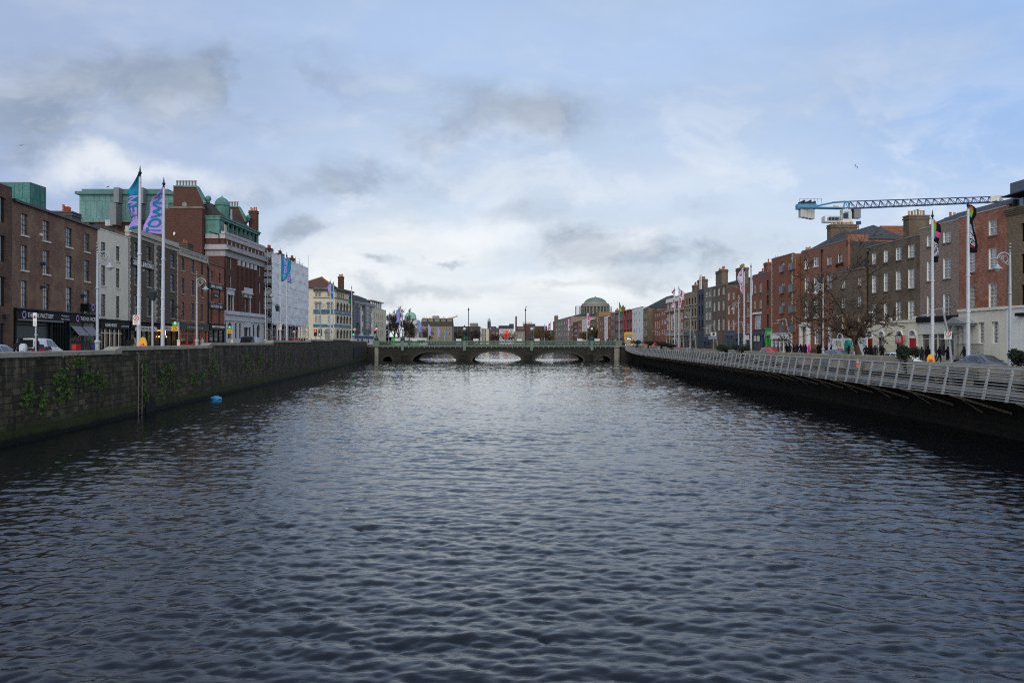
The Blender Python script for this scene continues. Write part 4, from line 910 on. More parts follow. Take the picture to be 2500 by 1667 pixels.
mb.build('scaffold',STEEL,sc)
mb=MB(); mb.box(0,-.05,zb_-.02,L,1.4,zb_+.05); mb.build('scaffold_deck',TIMB,sc)
for k in range(12):
    u=L*(k+.4)/12; mb=MB(); mb.box(u-.16,-.28,0,u+.16,.05,1.9); mb.build('red_post_padding',REDP,sc)
for x_,n_,wd in ((657,5,2.6),(684,8,3.2),(713,4,2.6)): chimney(sc,f.Ud(x_,4.5),4.5,zt-1.0,wd,1.1,f.Hd(x_,607 if x_<670 else (620 if x_<700 else 631),4.5)-zt+1.0,BR_CLA,n_,POTR)
mb=MB()
for k in range(7): u=L*(.72+.04*k); mb.tube([(u,1+.2*(k%3),zt-.5),(u,1+.2*(k%3),zt+1.2+.8*(k%2))],.035,4)
mb.tube([(L*.7,1.2,zt+.9),(L,1.2,zt+.9)],.035,4); mb.tube([(L,0,zt-.5),(L,0,zt+3)],.04,4); mb.build('scaffold',STEEL,sc)
# building behind on the side street, facing the camera
def box_house(name,label,xl,xr,Y,ytop,mat,D=14,base=None,rows=(),cols=(),fm=None,gm=None,style='sash22',roof=None,rh=1.5,topm=None,top=True,sill=None,cat='building',extra=None):
    base=SL if base is None else base; zb=base(Y) if callable(base) else base
    t=thing(name,label,cat,(X(xl,Y),Y,zb)); Lw=X(xr,Y)-X(xl,Y); H=Z(ytop,Y)-zb; hs=[]
    for (a,b) in cols:
        for (yt,yb) in rows: hs.append((X(a,Y)-X(xl,Y),Z(yb,Y)-zb,X(b,Y)-X(xl,Y),Z(yt,Y)-zb))
    link('wall',wall_mesh(Lw,H,D,hs,mat),t)
    for r in hs: window(t,*r,style=style,fm=fm or WHITE,gm=gm or GL_D,sill=sill)
    if roof: gable_roof(t,Lw,D,H+.01,rh,roof)
    elif top: parapet(t,Lw,H,mat=topm)
    t['_h']=H; del t['_h']; return t,Lw,H
box_house('side_street_house','narrow brown brick house in the gap between sheeting and cream corner building',748.5,764.6,228,695,BR_GREY,base=3.6,rows=[(702,716),(730,750),(762,785)],cols=[(752,755),(759,762)],roof=SLATE2,rh=1.6)
# --- cream corner building with friezes ---
FRI=new('coloured_frieze'); m,t=FRI; o=t.n('ShaderNodeTexCoord').outputs['Object']; vv=t.n('ShaderNodeTexVoronoi',i_0=o); vv.inputs['Scale'].default_value=1.7
cr=t.n('ShaderNodeValToRGB',i_0=vv.outputs['Color']); e=cr.color_ramp.elements; e[0].color=(*srgb('#17434f'),1); e[1].color=(*srgb('#8fa3a6'),1); el_=cr.color_ramp.elements.new(.45); el_.color=(*srgb('#2f6d7a'),1); el_=cr.color_ramp.elements.new(.7); el_.color=(*srgb('#4a5a86'),1)
fin(t,cr.outputs[0],.4); FRI=m
Yc=222; zb0=3.9; P0=Vector((X(765,Yc),Yc,zb0)); P1=Vector((X(812,Yc+1.5),Yc+1.5,zb0)); fr=Fa(LE,818,859.5,zb0); P2=fr.A.copy()
cb=thing('cream_corner_building','cream stucco corner building with coloured friezes, arched windows and hipped tile roof','building',P0)
zC=lambda y,Y=Yc:Z(y,Y)-zb0
Ht=zC(703); Q=[(0,0),(P1.x-P0.x,P1.y-P0.y),(P2.x-P0.x,P2.y-P0.y)]; B2=fr.A+fr.u*fr.L; Q.append((B2.x-P0.x,B2.y-P0.y)); Q.append((Q[3][0]-13,Q[3][1])); Q.append((0-6,Q[3][1])); Q.append((-6,0))
def seg_wall(par,p,q,H,holes,mat,rev=None,name='wall',z0=0,D=.5):
    d=Vector((q[0]-p[0],q[1]-p[1],0)); me=wall_mesh(d.length,H,D,holes,mat,rev,.2,sides=False,z0=z0,inset=0); return link(name,me,par,(p[0],p[1],0),math.atan2(d.y,d.x)),d.length
TRIM=paint('brown_arch_stone','#7c6f63',.8,.3)
dE=Vector((P1.x-P0.x,P1.y-P0.y)).length; kE=lambda x:(x-765)/(812-765)*dE
eh=[]
for a,b in ((769,775.5),(777,783.5),(799,805)): eh+=[(kE(a),zC(723),kE(b),zC(710.5),'arch')]
for a,b in ((769,775.5),(777.5,784),(798,805),(806,811.5)): eh+=[(kE(a),zC(754),kE(b),zC(738),'arch')]
for a,b in ((769.5,775),(777.5,782.5),(800,804.5)): eh+=[(kE(a),zC(789),kE(b),zC(771))]
eh+=[(kE(793),zC(829),kE(809),zC(804),'arch')]
wo,_=seg_wall(cb,Q[0],Q[1],Ht,eh,CREAMS,TRIM)
frz=math.atan2(fr.u.y,fr.u.x); off=Vector((P2.x-P0.x,P2.y-P0.y,0))
fh=[]
for a,b in ((822,826.5),(830.5,835),(838.5,842.5),(845.5,849.5),(853.5,857)):
    for yt,yb in ((739,757),(771,789),(806,826)): fh.append((fr.U(a),fr.H(822,yb),fr.U(b),fr.H(822,yt),'arch'))
fh+=[(fr.U(a),fr.H(822,727),fr.U(a+3),fr.H(822,715)) for a in (823.5,828,832.5,837)]
wo2,_=seg_wall(cb,Q[2],Q[3],Ht,fh,CREAMS,TRIM); mid,lm=seg_wall(cb,Q[1],Q[2],Ht,[(lm_*.25,zC(829),lm_*.75,zC(805),'arch') for lm_ in [Vector((Q[2][0]-Q[1][0],Q[2][1]-Q[1][1])).length]],CREAMS,TRIM)
for o_,hl in ((wo,eh),(wo2,fh)):
    for g in hl:
        if len(g)>4:
            wob=arch_fill(cb,*g[:4],GL_D,BLKF,fan=False); tr=ring_arch(cb,g[0],g[2],g[3]-(g[2]-g[0])/2,TRIM,.22,.1)
            for q_ in (wob,tr): q_.location=o_.location; q_.rotation_euler=o_.rotation_euler
        else:
            wob=window(cb,*g,style='sash22',fm=OFFW,gm=GL_D); M_=Matrix.Rotation(o_.rotation_euler[2],4,'Z'); wob.location=o_.location+M_.to_3x3()@wob.location; wob.rotation_euler=o_.rotation_euler
mb=MB(); mb.poly([(p[0],p[1],Ht) for p in Q])
for a,b in ((3,4),(4,5),(5,6),(6,0)): mb.quad((*Q[a],0),(*Q[b],0),(*Q[b],Ht),(*Q[a],Ht))
mb.build('wall',CREAMS,cb)
def wrap(z0,z1,d,mat,name):
    mb=MB()
    for (p,q) in ((Q[0],Q[1]),(Q[1],Q[2]),(Q[2],Q[3])):
        v=Vector((q[0]-p[0],q[1]-p[1])).normalized(); nx,ny=v.y,-v.x
        mb.prism([(p[0]-v.x*.02,p[1]-v.y*.02),(q[0]+v.x*.02,q[1]+v.y*.02),(q[0]+nx*d,q[1]+ny*d),(p[0]+nx*d,p[1]+ny*d)],z0,z1,'z')
    return mb.build(name,mat,cb)
wrap(zC(764.5),zC(756.5),.06,FRI,'frieze'); wrap(zC(798.5),zC(791),.06,FRI,'frieze'); wrap(zC(727.5),zC(725),.12,TRIM,'string_course'); wrap(Ht-.35,Ht+.15,.75,DSTONE,'eaves'); wrap(Ht-.9,Ht-.36,.25,TRIM,'eaves_bracket')
wrap(zC(755.9),zC(755),.14,DSTONE,'string_course'); wrap(zC(766),zC(765),.14,DSTONE,'string_course')
TILE=brick('brown_roof_tile','#6b4a3d','#59402f','#3b2d26',.3,.2,.4,None,.3,.3); ap=(X(786,Yc+5)-P0.x,5,zC(676,Yc+5)); ap2=(Q[3][0]-6,Q[3][1],zC(690,Yc+5))
E=[(Q[0][0]-.3,Q[0][1]-.8),(Q[1][0]+.5,Q[1][1]-.7),(Q[2][0]+.8,Q[2][1]-.2),(Q[3][0]+.8,Q[3][1]),(Q[4][0],Q[4][1]),(-6,Q[3][1]),(-6.5,-.8)]
mb=MB(); mb.add([(*e_,Ht+.16) for e_ in E]+[ap,ap2],[(0,1,7),(1,2,7),(2,3,8,7),(3,4,8),(4,5,7,8),(5,6,7),(6,0,7)]); mb.build('roof',TILE,cb)
mb=MB(); mb.tube([(E[1][0],E[1][1],Ht+.22),ap],.14,6); mb.tube([(E[6][0],E[6][1],Ht+.22),ap],.14,6); mb.tube([ap,ap2],.14,6); mb.build('ridge_tiles',paint('clay_ridge','#a5745a',.8),cb)
cx=X(832.5,Yc+9)-P0.x; chimney(cb,cx,9,Ht,1.5,1.3,zC(676,Yc+9)-Ht,BR_CLA,4,POTR)
mb=MB(); mb.poly([(p[0],p[1],.0) for p in Q]); 
# --- modern glass fronted building ---
f=building('glass_bay_building','white modern building with full height dark glazed bays and curved slate roof',LG,860.5,911.5,(862,736),3.9,10,WHITEW,
  wins=[([(883.5,886.5)],[(747,760),(770,786),(798,812)],886,dict(style='case21',fm=DKF,gm=GL_D)),([(877,878.6),(907,909)],[(747,760),(770,786),(798,812)],878,dict(style='case11',fm=DKF,gm=GL_D))],topm=LEAD)
for a,b in ((863,875.5),(889,901)):
    mb=MB(); u0,u1=f.U(a),f.U(b); z0,z1=f.H(a,815),f.H(a,738); mb.box(u0,-.5,z0,u1,-.004,z1); go=mb.build('glazed_bay',glass('bay_glass',(.05,.06,.07)) if 'bay_glass' not in MATS else MATS['bay_glass'],f.t)
    mb=MB(); n=4
    for k in range(n+1): u=u0+(u1-u0)*k/n; mb.box(u-.1,-.58,z0,u+.1,-.5,z1)
    for k in range(9): z=z0+(z1-z0)*k/8; mb.box(u0,-.57,z-.09,u1,-.503,z+.09)
    mb.build('glazing_bars',DKF,go); mb=MB(); mb.box(u0-1.3,-.55,z0,u0-.1,-.004,z1); mb.build('grey_panel',flat('grey_cladding','#596068',.5) if 'grey_cladding' not in MATS else MATS['grey_cladding'],f.t)
H=f.Ht; mb=MB(); mb.box(-.2,-.8,H-.5,f.L+.2,-.004,H+.25); mb.build('eaves',LEAD,f.t)
mb=MB(); mb.prism([(.5,H+.12),(9.5,H+.12),(8.5,H+2.6),(5,H+3.4),(2.2,H+2.4)],.3,f.L-1.0,'x'); mb.build('roof',SLATE,f.t)
shopfront(f.t,.3,f.L-.3,f.H(864,820),6,WHITE,fas=.7,riser=.3,fasm=flat('blue_fascia','#244a78',.5)); 
# --- cream modern block ---
f=building('cream_modern_block','pale cream block with recessed penthouse next to bare trees',LG,912,942.5,(912,752),3.9,11,paint('cream_modern_render','#c6bfa6',.7,.12),
  wins=[([(914,915.4),(919,920.3),(923,924.5),(929,930.4),(933,934.4)],[(764,777),(785,798),(806,821)],914,dict(style='case11',fm=DKF,gm=GL_D))],topm=LEAD)
H=f.Ht; mb=MB(); mb.box(1,1.4,H+.13,f.L-2.5,9,H+2.5); mb.build('penthouse',GL_D,f.t); mb=MB(); mb.box(.3,.6,H+2.51,f.L-1,10,H+2.85); mb.build('roof',LEAD,f.t)
mb=MB()
for k in range(6): u=1+(f.L-3.5)*k/5; mb.box(u-.12,1.2,H+.13,u+.12,1.39,H+2.5)
mb.build('penthouse_post',WHITE,f.t)
# --- copper clad theatre blocks behind the left row ---
SEAM=lambda name,c: brick(name,c,dim(srgb(c),.8),dim(srgb(c),.45),1.05,3.4,.5,dim(srgb(c),.55),.6,.2,.05)
CLAD=SEAM('standing_seam_copper','#679593'); CLAD2=SEAM('green_glazed_cladding','#42857f')
Y=146; th=thing('copper_theatre','long patinated copper clad block with grey ducts rising behind the left terrace','building',(X(194,Y),Y,3.3)); L=X(432,Y)-X(194,Y); zz=lambda y:Z(y,Y)-3.3
mb=MB(); mb.box(0,0,zz(542),L,12,zz(475)); mb.build('cladding',CLAD,th)
mb=MB(); mb.box(-.6,-.5,zz(475)+.003,L,12,zz(468)); mb.prism([(.3,zz(468)+.003),(L*.9,zz(468)+.003),(L*.9,zz(461)),(.3,zz(461))],.2,11,'y'); mb.build('roof_edge',COPPER2,th)
mb=MB(); mb.box(2.5,.3,0,L,12,zz(542)-.003); mb.build('brick_base',BR_CLA,th)
for xx_,a,b,wd in ((288,462,498,1.1),(283,502,553,1.3),(347,462,500,1.1),(345,504,540,.9)):
    u=X(xx_,Y)-X(194,Y); mb=MB(); mb.box(u,-1.6 if a<500 else -2.2,zz(b),u+wd*.85,-.004,zz(a)); mb.build('duct',LEAD,th)
window(th,X(257,Y)-X(194,Y),zz(551),X(281,Y)-X(194,Y),zz(537),style='case42',fm=WHITE,gm=GL_L,rec=.05); th.children[-1].location.y=-.1
mb=MB()
for k in range(7): mb.box(L-1.6,-.12,zz(513)+k*.23,L-.2,-.004,zz(513)+k*.23+.1)
mb.build('louvre',COPPER2,th)
Y=106; gb=thing('green_glass_block','sharp cornered green panelled block on the roofs at far left','building',(X(-70,Y),Y,3.3)); zz=lambda y:Z(y,Y)-3.3; c=X(73,Y)-X(-70,Y); e2=(X(112,109.5)-X(-70,Y),3.5+0)
mb=MB(); mb.prism([(0,0),(c,0),(c+.05,3.6),(0,3.6)],0,zz(446.5),'z'); mb.build('cladding',CLAD2,gb)
mb=MB(); mb.box(-.02,-.02,zz(446.5)+.002,c+.04,3.62,zz(446.5)+.09); mb.build('coping',LEAD,gb)
# --- right bank, nearest first ---
SR_=SR
f=building('brown_brick_corner_block','yellow brown brick block with modern glass top storey at the right edge',RA,2458,2600,(2458,526),SR,11,BR_YEL,
  wins=[([(2492,2512),(2540,2562)],[(546,591),(621,669),(696,749)],2492,dict(style='case21',fm=BLKF,gm=GL_D,rec=.22))],top=None,holes=lambda f:[(f.U(2500),.9,f.U(2525),f.H(2500,775)),(f.U(2552),.9,f.U(2580),f.H(2552,775))])
H=f.Ht; mb=MB()
for k in range(4): mb.box(-.05,-.12-.1*k,H-.1+.16*k,f.L,.4,H+.04+.16*k)
mb.build('cornice',BR_YEL,f.t)
mb=MB(); mb.box(.0,-.06,0,f.L,-.004,f.H(2460,753)); mb.box(0,-.2,f.H(2460,753),f.L,-.004,f.H(2460,748)); mb.box(f.U(2490),-.5,f.H(2490,772),f.U(2505),-.06,f.H(2490,764),1); mb.build('base_storey',[WHITE,BLKF],f.t)
mb=MB(); mb.box(f.U(2473),.3,H+.6,f.L,8,f.H(2473,487)); g=mb.build('penthouse',glass('green_penthouse_glass',(.02,.06,.055)),f.t)
mb=MB(); mb.box(f.U(2471),.1,H+.6,f.U(2476),.4,f.H(2473,487)); mb.box(f.U(2496),.1,H+.6,f.U(2500),.4,f.H(2473,487)); mb.build('penthouse_post',BLKF,f.t)
zt=f.H(2473,489); a_=f.Ud(2440,-.5); mb=MB(); mb.add([(a_,-.5,zt+.42),(f.L,-.5,zt+.5),(f.L,8,zt+.5),(a_,8,zt+.42),(a_,-.5,zt+.47),(f.L,-.5,zt+.72),(f.L,8,zt+.72),(a_,8,zt+.47)],[(0,3,2,1),(4,5,6,7),(0,1,5,4),(3,0,4,7),(1,2,6,5)]); mb.build('roof_canopy',DSTEEL,f.t)
mb=MB(); mb.box(f.Ud(2466,1.2),1.2,zt+.73,f.L,8,f.Hd(2466,448,1.2)); mb.build('plant_room',paint('grey_cladding_panel','#4f5b68',.5),f.t)
mb=MB(); mb.box(f.U(2459),.5,H+.4,f.U(2472),3,f.H(2459,495)); mb.build('brick_pier',BR_YEL,f.t)
# red two bay house with portico
f=building('red_brick_house','blotchy red brick house with pedimented portico and railings before a cream ground floor',RA,2341,2457.6,(2341,533.5),SR,9,BR_RED2,
  wins=[([(2364,2380.5),(2414,2433.5)],[(540,576),(607,658),(692,755)],2414,dict(style='sash23',fm=WHITE,gm=GL_R,sill=DSTONE,rec=.14)),([(2389,2404),(2422,2438.5)],[(787,838)],2389,dict(style='sash23',fm=WHITE,gm=GL_R,rec=.2))],rev=WHITE,topm=STONE,holes=lambda f:[(f.U(2349),.9,f.U(2366),f.H(2355,793),'arch')])
H=f.Ht; zb_=f.H(2343,762)
BASEM=paint('cream_painted_stone','#d3cfc1',.6,.15,.8,0,.25)
hs=[(f.U(2389),f.H(2389,838),f.U(2404),f.H(2389,787)),(f.U(2422),f.H(2389,838),f.U(2438.5),f.H(2389,787)),(f.U(2349),.9,f.U(2366),f.H(2355,793))]
o=link('base_storey',wall_mesh(f.L,zb_,.02,hs,BASEM,BASEM,.03,sides=False),f.t); o.location.y=-.05
band(f.t,0,f.L,zb_,zb_+.28,.22,BASEM)
gable_roof(f.t,f.L,9,H+.12,1.7,SLATE)
def portico(par,f,xl,xr,xm,ytop,ydoor,mat,doorm,z0=.8,col=True,steps=5,proj=1.3):
    u0,u1=f.U(xl),f.U(xr); um=(u0+u1)/2; zt=f.H(xm,ytop); ze=f.H(xm,ydoor); w=u1-u0
    mb=MB(); mb.box(u0,-proj,ze,u1,-.004,ze+.2); mb.prism([(u0-.25,ze+.203),(u1+.25,ze+.203),(um,zt)],-proj-.1,-.004,'y')
    o=mb.build('portico',mat,par)
    for s in ((u0+.06,u0+.5),(u1-.5,u1-.06)):
        c=(s[0]+s[1])/2; mb=MB()
        if col: mb.lathe([(.3,z0),(.3,z0+.15),(.22,z0+.2),(.19,ze-.3),(.28,ze-.15),(.28,ze-.003)],(c,-proj+.3,0),12)
        else: mb.box(s[0],-proj,z0,s[1],-.006,ze-.003)
        mb.build('column',mat,o)
    d0,d1=f.U(xm)-.55,f.U(xm)+.55
    mb=MB(); mb.box(d0,.1,z0,d1,.18,z0+2.3); mb.build('door',doorm,par)
    if steps:
        mb=MB()
        for k in range(steps): mb.box(u0+.1,-proj-.1-.28*(steps-k),0,u1-.1,-.1 if k==steps-1 else -proj-.1-.28*(steps-k-1)-.002,z0*(k+1)/steps)
        mb.build('steps',STONE,par)
    return o
portico(f.t,f,2336,2385,2357,774,795,paint('grey_portico_stone','#8d9094',.7,.25),flat('dark_front_door','#1d2026',.35))
arch_fill(f.t,f.U(2349),.9,f.U(2366),f.H(2355,793),GL_D,WHITE,rec=.3)
def railings(par,u0,u1,z0,h,y=-2.2,n=None,mat=None):
    mb=MB(); n=n or int((u1-u0)/.16)
    for k in range(n+1): u=u0+(u1-u0)*k/n; mb.box(u-.012,y-.012,z0,u+.012,y+.012,z0+h); 
    mb.box(u0,y-.03,z0+h-.16,u1,y+.03,z0+h-.11); mb.box(u0,y-.03,z0+.1,u1,y+.03,z0+.15); mb.box(u0-.05,y-.2,0,u1+.05,y+.2,z0)
    return mb.build('railings',mat or BLK,par)
railings(f.t,f.U(2387),f.L-.1,.45,1.6)
# taupe two bay house
f=building('taupe_brick_house','taupe brick house with two tall window bays above a white and black shopfront',RA,2245.4,2340.6,(2245.4,560.5),SR,9,BR_TAU,
  wins=[([(2263,2279),(2303,2321)],[(567,594),(631,681),(718,784)],2303,dict(style='sash23',fm=WHITE,gm=GL_R,sill=DSTONE,rec=.14))],rev=WHITE,topm=STONE,holes=lambda f:[(.15,0,f.L-.15,f.H(2247,791))])
zs=f.H(2247,791); shopfront(f.t,.15,f.L-.15,zs,4,paint('white_shop_stone','#c9c7c0',.6,.15),fas=1.15,riser=0,gm=GL_S,door=0,pil=.5); mb=MB(); mb.box(.0,-.45,zs+.13,f.L,-.004,zs+.75); mb.build('lead_canopy',BLKF,f.t)
gable_roof(f.t,f.L,9,f.Ht+.12,1.8,SLATE); chimney(f.t,f.Ud(2335,6),6,f.Ht,1.0,2.2,f.Hd(2335,532,6)-f.Ht,BR_BRN,4,[POTR,POTY],ph=.6)
# brown four bay house
f=building('brown_brick_double_house','wide dark brown brick house with four window bays over a white stuccoed arched ground floor',RA,2118,2245,(2118,605),SR,10,BR_BRN,
  wins=[([(2129.5,2139),(2158,2167.5),(2187.5,2200.5),(2217.5,2232.5)],[(606,636),(663,708),(738,787)],2187,dict(style='sash22',fm=WHITE,gm=glass('pale_blind_glass',(.02,.024,.028),(.62,.64,.62),1.0),sill=DSTONE,rec=.12))],rev=WHITE,topm=LEAD)
H=f.Ht; zb_=f.H(2120,792)
ar=[(f.U(2122.5),.5,f.U(2135.5),f.H(2128,810.5),'arch'),(f.U(2150.5),1.2,f.U(2164),f.H(2157,809),'arch'),(f.U(2193.5),.5,f.U(2209),f.H(2200,808),'arch'),(f.U(2224.5),.5,f.U(2242),f.H(2233,807),'arch')]
STUC=paint('ivory_stucco','#d6d0b8',.6,.12,.8,0,.25)
o=link('base_storey',wall_mesh(f.L,zb_,.02,ar,STUC,WHITE,.02,sides=False),f.t); o.location.y=-.28
o=link('base_storey',wall_mesh(f.L,.4,.28,[],STUC,None,.02),f.t); o.location.y=-.27
mb=MB(); mb.box(0,-.4,zb_+.002,f.L,-.004,zb_+.3); mb.box(0,-.28,.6,.02,-.004,zb_); mb.box(f.L-.02,-.28,.6,f.L,-.004,zb_); mb.build('string_course',STUC,f.t)
for i,g in enumerate(ar):
    a=arch_fill(f.t,*g[:4],GL_R if i==1 else GL_D,WHITE,rec=-.06); ring_arch(f.t,g[0],g[2],g[3]-(g[2]-g[0])/2,WHITE,.16,.36)
    if i in (0,3): mb=MB(); c=(g[0]+g[2])/2; mb.box(c-.55,-.2,.5,c+.55,-.12,2.5); mb.build('door',REDP,f.t); mb=MB(); mb.box(g[0]+.05,-.24,2.5,g[2]-.05,-.08,2.75); mb.build('door_lintel',WHITE,f.t)
mb=MB()
for k in range(5): z=.9+.62*k; mb.box(f.U(2166),-.288,z,f.U(2191),-.281,z+.03); mb.box(f.U(2137),-.288,z,f.U(2148),-.281,z+.03); mb.box(f.U(2211),-.288,z,f.U(2222),-.281,z+.03)
mb.build('rusticated_joint',DSTONE,f.t)
sg=MB(); sg.box(f.U(2201),-.75,f.H(2201,840),f.U(2218.5),-.69,f.H(2201,820)); sg.prism([(f.U(2200),f.H(2201,820)+.003),(f.U(2219.5),f.H(2201,820)+.003),(f.U(2210),f.H(2201,815))],-.78,-.66,'y',1); sg.box(f.U(2209),-.7,0,f.U(2210),-.62,f.H(2201,840)); so=sg.build('sale_board',[flat('crimson_sign','#b3142e',.5),BLKF],f.t)
for k,(tx,hh) in enumerate((('BENNETT',.24),('BURKE',.24),('For Sale',.26),('TO LET',.16))): lettering(so,tx,f.U(2203),f.H(2201,824.5+k*3.9),hh,LETW,f.U(2216)-f.U(2203),-.756,.01)
railings(f.t,f.U(2140),f.U(2192),.3,1.2,y=-2.0); downpipe(f.t,.25,.5,H-.5); 
mb=MB()
for x_ in (2180,2182.5,2239,2243): mb.box(f.U(x_),-.5,zb_+.35,f.U(x_)+.18,-.3,zb_+.62)
mb.box(f.U(2125),-.2,f.H(2125,765),f.U(2128.5),-.004,f.H(2125,761.5)); mb.build('alarm_box',WHITE,f.t)
gable_roof(f.t,f.L,10,H+.12,1.0,SLATE); chimney(f.t,f.Ud(2237,5),5,H,1.3,2.6,f.Hd(2237,528,5)-H,BR_BRN,6,[POTY,POTG]); 
# low brown house behind the bare tree
f=building('low_brown_house','lower brown brick house half hidden behind the bare tree, one window boarded',RA,2042,2117.6,(2042,667),SR,9,BR_BRN,fwd=.5,
  wins=[([(2053.5,2063.5),(2093,2102.5)],[(685,704),(728,752)],2053,dict(style='sash22',fm=WHITE,gm=GL_R,sill=DSTONE)),([(2053.5,2064),(2093,2103)],[(771,803)],2053,dict(style='sash11',fm=OFFW,gm=paint('ochre_boarding','#b98448',.7)))],topm=LEAD,
  holes=lambda f:[(f.U(2046),.4,f.U(2058),f.H(2052,815),'arch'),(f.U(2070),.4,f.U(2090),f.H(2080,821)),(f.U(2104),.4,f.U(2116),f.H(2110,814),'arch')])
for a,b,c_ in ((2046,2058,815),(2104,2116,814)): arch_fill(f.t,f.U(a),.4,f.U(b),f.H((a+b)/2,c_),GL_D,WHITE); ring_arch(f.t,f.U(a),f.U(b),f.H((a+b)/2,c_)-(f.U(b)-f.U(a))/2,WHITE,.18,.08)
window(f.t,f.U(2070),.4,f.U(2090),f.H(2080,821),style='case32',fm=WHITE,gm=GL_D)
band(f.t,0,f.L,f.H(2045,806),f.H(2045,803),.12,DSTONE); gable_roof(f.t,f.L,9,f.Ht+.12,2.4,SLATE2)
mb=MB(); u0,u1=f.U(2051),f.U(2067); z=f.H(2053,804); mb.box(u0,-.8,z-.1,u1,-.004,z)
for k in range(9): u=u0+(u1-u0)*k/8; mb.box(u-.02,-.8,z+.003,u+.02,-.76,z+1.0)
mb.box(u0,-.82,z+1.003,u1,-.75,z+1.06); mb.build('balcony',BLK,f.t)
# tall red house with white portico
f=building('tall_red_brick_house','tall red brick house with white pedimented doorway and long black downpipe',RA,1955.4,2070,(1955.4,617),SR,11,BR_RED,
  wins=[([(1965,1975),(1987,1998)],[(635,656),(678,714),(733,776)],1965,dict(style='sash22',fm=WHITE,gm=GL_R,sill=WHITE,rec=.12)),([(2020.5,2030),(2046.5,2056.5)],[(628,648),(672,707)],2020,dict(style='sash11',fm=GRYF,gm=GL_R,sill=DSTONE,rec=.14)),([(1989,1998.5),(2022,2031)],[(800,840)],1989,dict(style='sash22',fm=WHITE,gm=GL_R,rec=.14))],rev=WHITE,topm=LEAD,holes=lambda f:[(f.U(1964.5),.6,f.U(1974),f.H(1969,797),'arch')])
H=f.Ht; portico(f.t,f,1957.5,1979,1969.5,787,797,WHITE,BLKF,col=False,proj=.5,steps=3,z0=.6); arch_fill(f.t,f.U(1964.5),.6,f.U(1974),f.H(1969,797),GL_D,WHITE,rec=.25)
downpipe(f.t,f.U(2008),1,H-.4); band(f.t,0,f.L,f.H(1958,783.5),f.H(1958,782),.05,BR_BRN)
mb=MB(); L=f.L; a,b=f.U(1990),L+3; mb.add([(a,.5,H+.13),(L,.5,H+.13),(L,8.5,H+.13),(a,8.5,H+.13),(a+3.0,4.5,H+2.3),(L-2.0,4.5,H+2.3)],[(0,1,5,4),(2,3,4,5),(3,0,4),(1,2,5)]); mb.build('roof',SLATE,f.t)
mb=MB(); mb.add([(.3,.5,H+.13),(a+1.5,.5,H+.13),(a+1.5,7.5,H+.13),(.3,7.5,H+.13),(a*.5,4,H+1.9),(a+1.2,4,H+2.6)],[(0,1,5,4),(2,3,4,5),(3,0,4),(1,2,5)]); mb.build('roof',SLATE,f.t)
cu=f.Ud(2056,4.6); chimney(f.t,cu,4.6,H,1.3,4.0,f.Hd(2056,550,4.6)-H,BR_BRN,11,[POTY,POTG],ph=.45); chimney(f.t,f.Ud(1973,3),3,H,2.2,.9,.9,BR_BRN,4,[POTY],ph=.5)
mb=MB(); mb.box(L-.5,.0,H-.9,L,2.8,H+.7); mb.build('parapet_wall',BR_RED,f.t); mb=MB(); mb.box(L,.35,.5,L+.06,10.5,H-.9); mb.build('side_render',paint('dark_brown_render','#4a433b',.85,.3),f.t); mb=MB(); mb.box(L,.35,H-.88,L+.08,10.5,H-.2); mb.build('slate_strip',SLATE,f.t)
mb=MB(); u0,u1=f.U(2043.5),f.U(2060)
for k in range(60): 
    u=random.uniform(u0,u1); z=f.H(2046,650)+random.uniform(-.35,.25)*abs((u-u0)/(u1-u0)-.5)*2; mb.quad((u,-.2,z),(u+.2,-.3,z+.06),(u+.15,-.22,z+.25),(u-.05,-.25,z+.18))
mb.build('window_box_plants',flat('ivy_leaf','#2c3a1a',.7),f.t)
# quoined red house, standing proud of its neighbours
QN=paint('pale_quoin','#b2a892',.8,.4,2,0,.4)
f=building('quoined_red_house','red brick house with dotted pale quoins and small grey glazed balconies',RA,1898.3,1952,(1898.3,629.5),SR,11,BR_PUR,fwd=1.0,
  wins=[([(1907,1914.7),(1930,1938.3)],[(641,663),(689,715),(736,764),(783,810)],1907,dict(style='sash11',fm=OFFW,gm=glass('half_blind_glass',(.02,.024,.03),(.7,.72,.7),1.1),sill=DSTONE,rec=.2))],topm=LEAD,holes=lambda f:[(.2,0,f.L-.3,f.H(1900,815))])
H=f.Ht; zq=f.H(1900,815); quoins(f.t,.02,zq,H,QN,.36,.42); quoins(f.t,f.L-.02,zq,H,QN,.75,.42,-1)
for (a,b) in ((1906,1915),(1929,1938.8)):
    for (yt,yb) in ((650,664),(700,716),(748,765),(795,811)):
        mb=MB(); u0,u1=f.U(a),f.U(b); z0,z1=f.H(1907,yb),f.H(1907,yt); mb.box(u0,-.3,z0,u1,-.27,z1); mb.box(u0,-.28,z0,u0+.04,-.004,z1); mb.box(u1-.04,-.28,z0,u1,-.004,z1); mb.box(u0-.04,-.34,z1+.002,u1+.04,-.22,z1+.06); mb.box(u0-.04,-.34,z0-.1,u1+.04,-.004,z0-.002)
        mb.build('balcony',paint('grey_glazed_panel','#565b63',.3) if 'grey_glazed_panel' not in MATS else MATS['grey_glazed_panel'],f.t)
shopfront(f.t,.2,f.L-.3,zq,5,WHITE,fas=.85,riser=.5,gm=GL_R); railings(f.t,.2,f.L-.5,.1,1.1,y=-1.6)
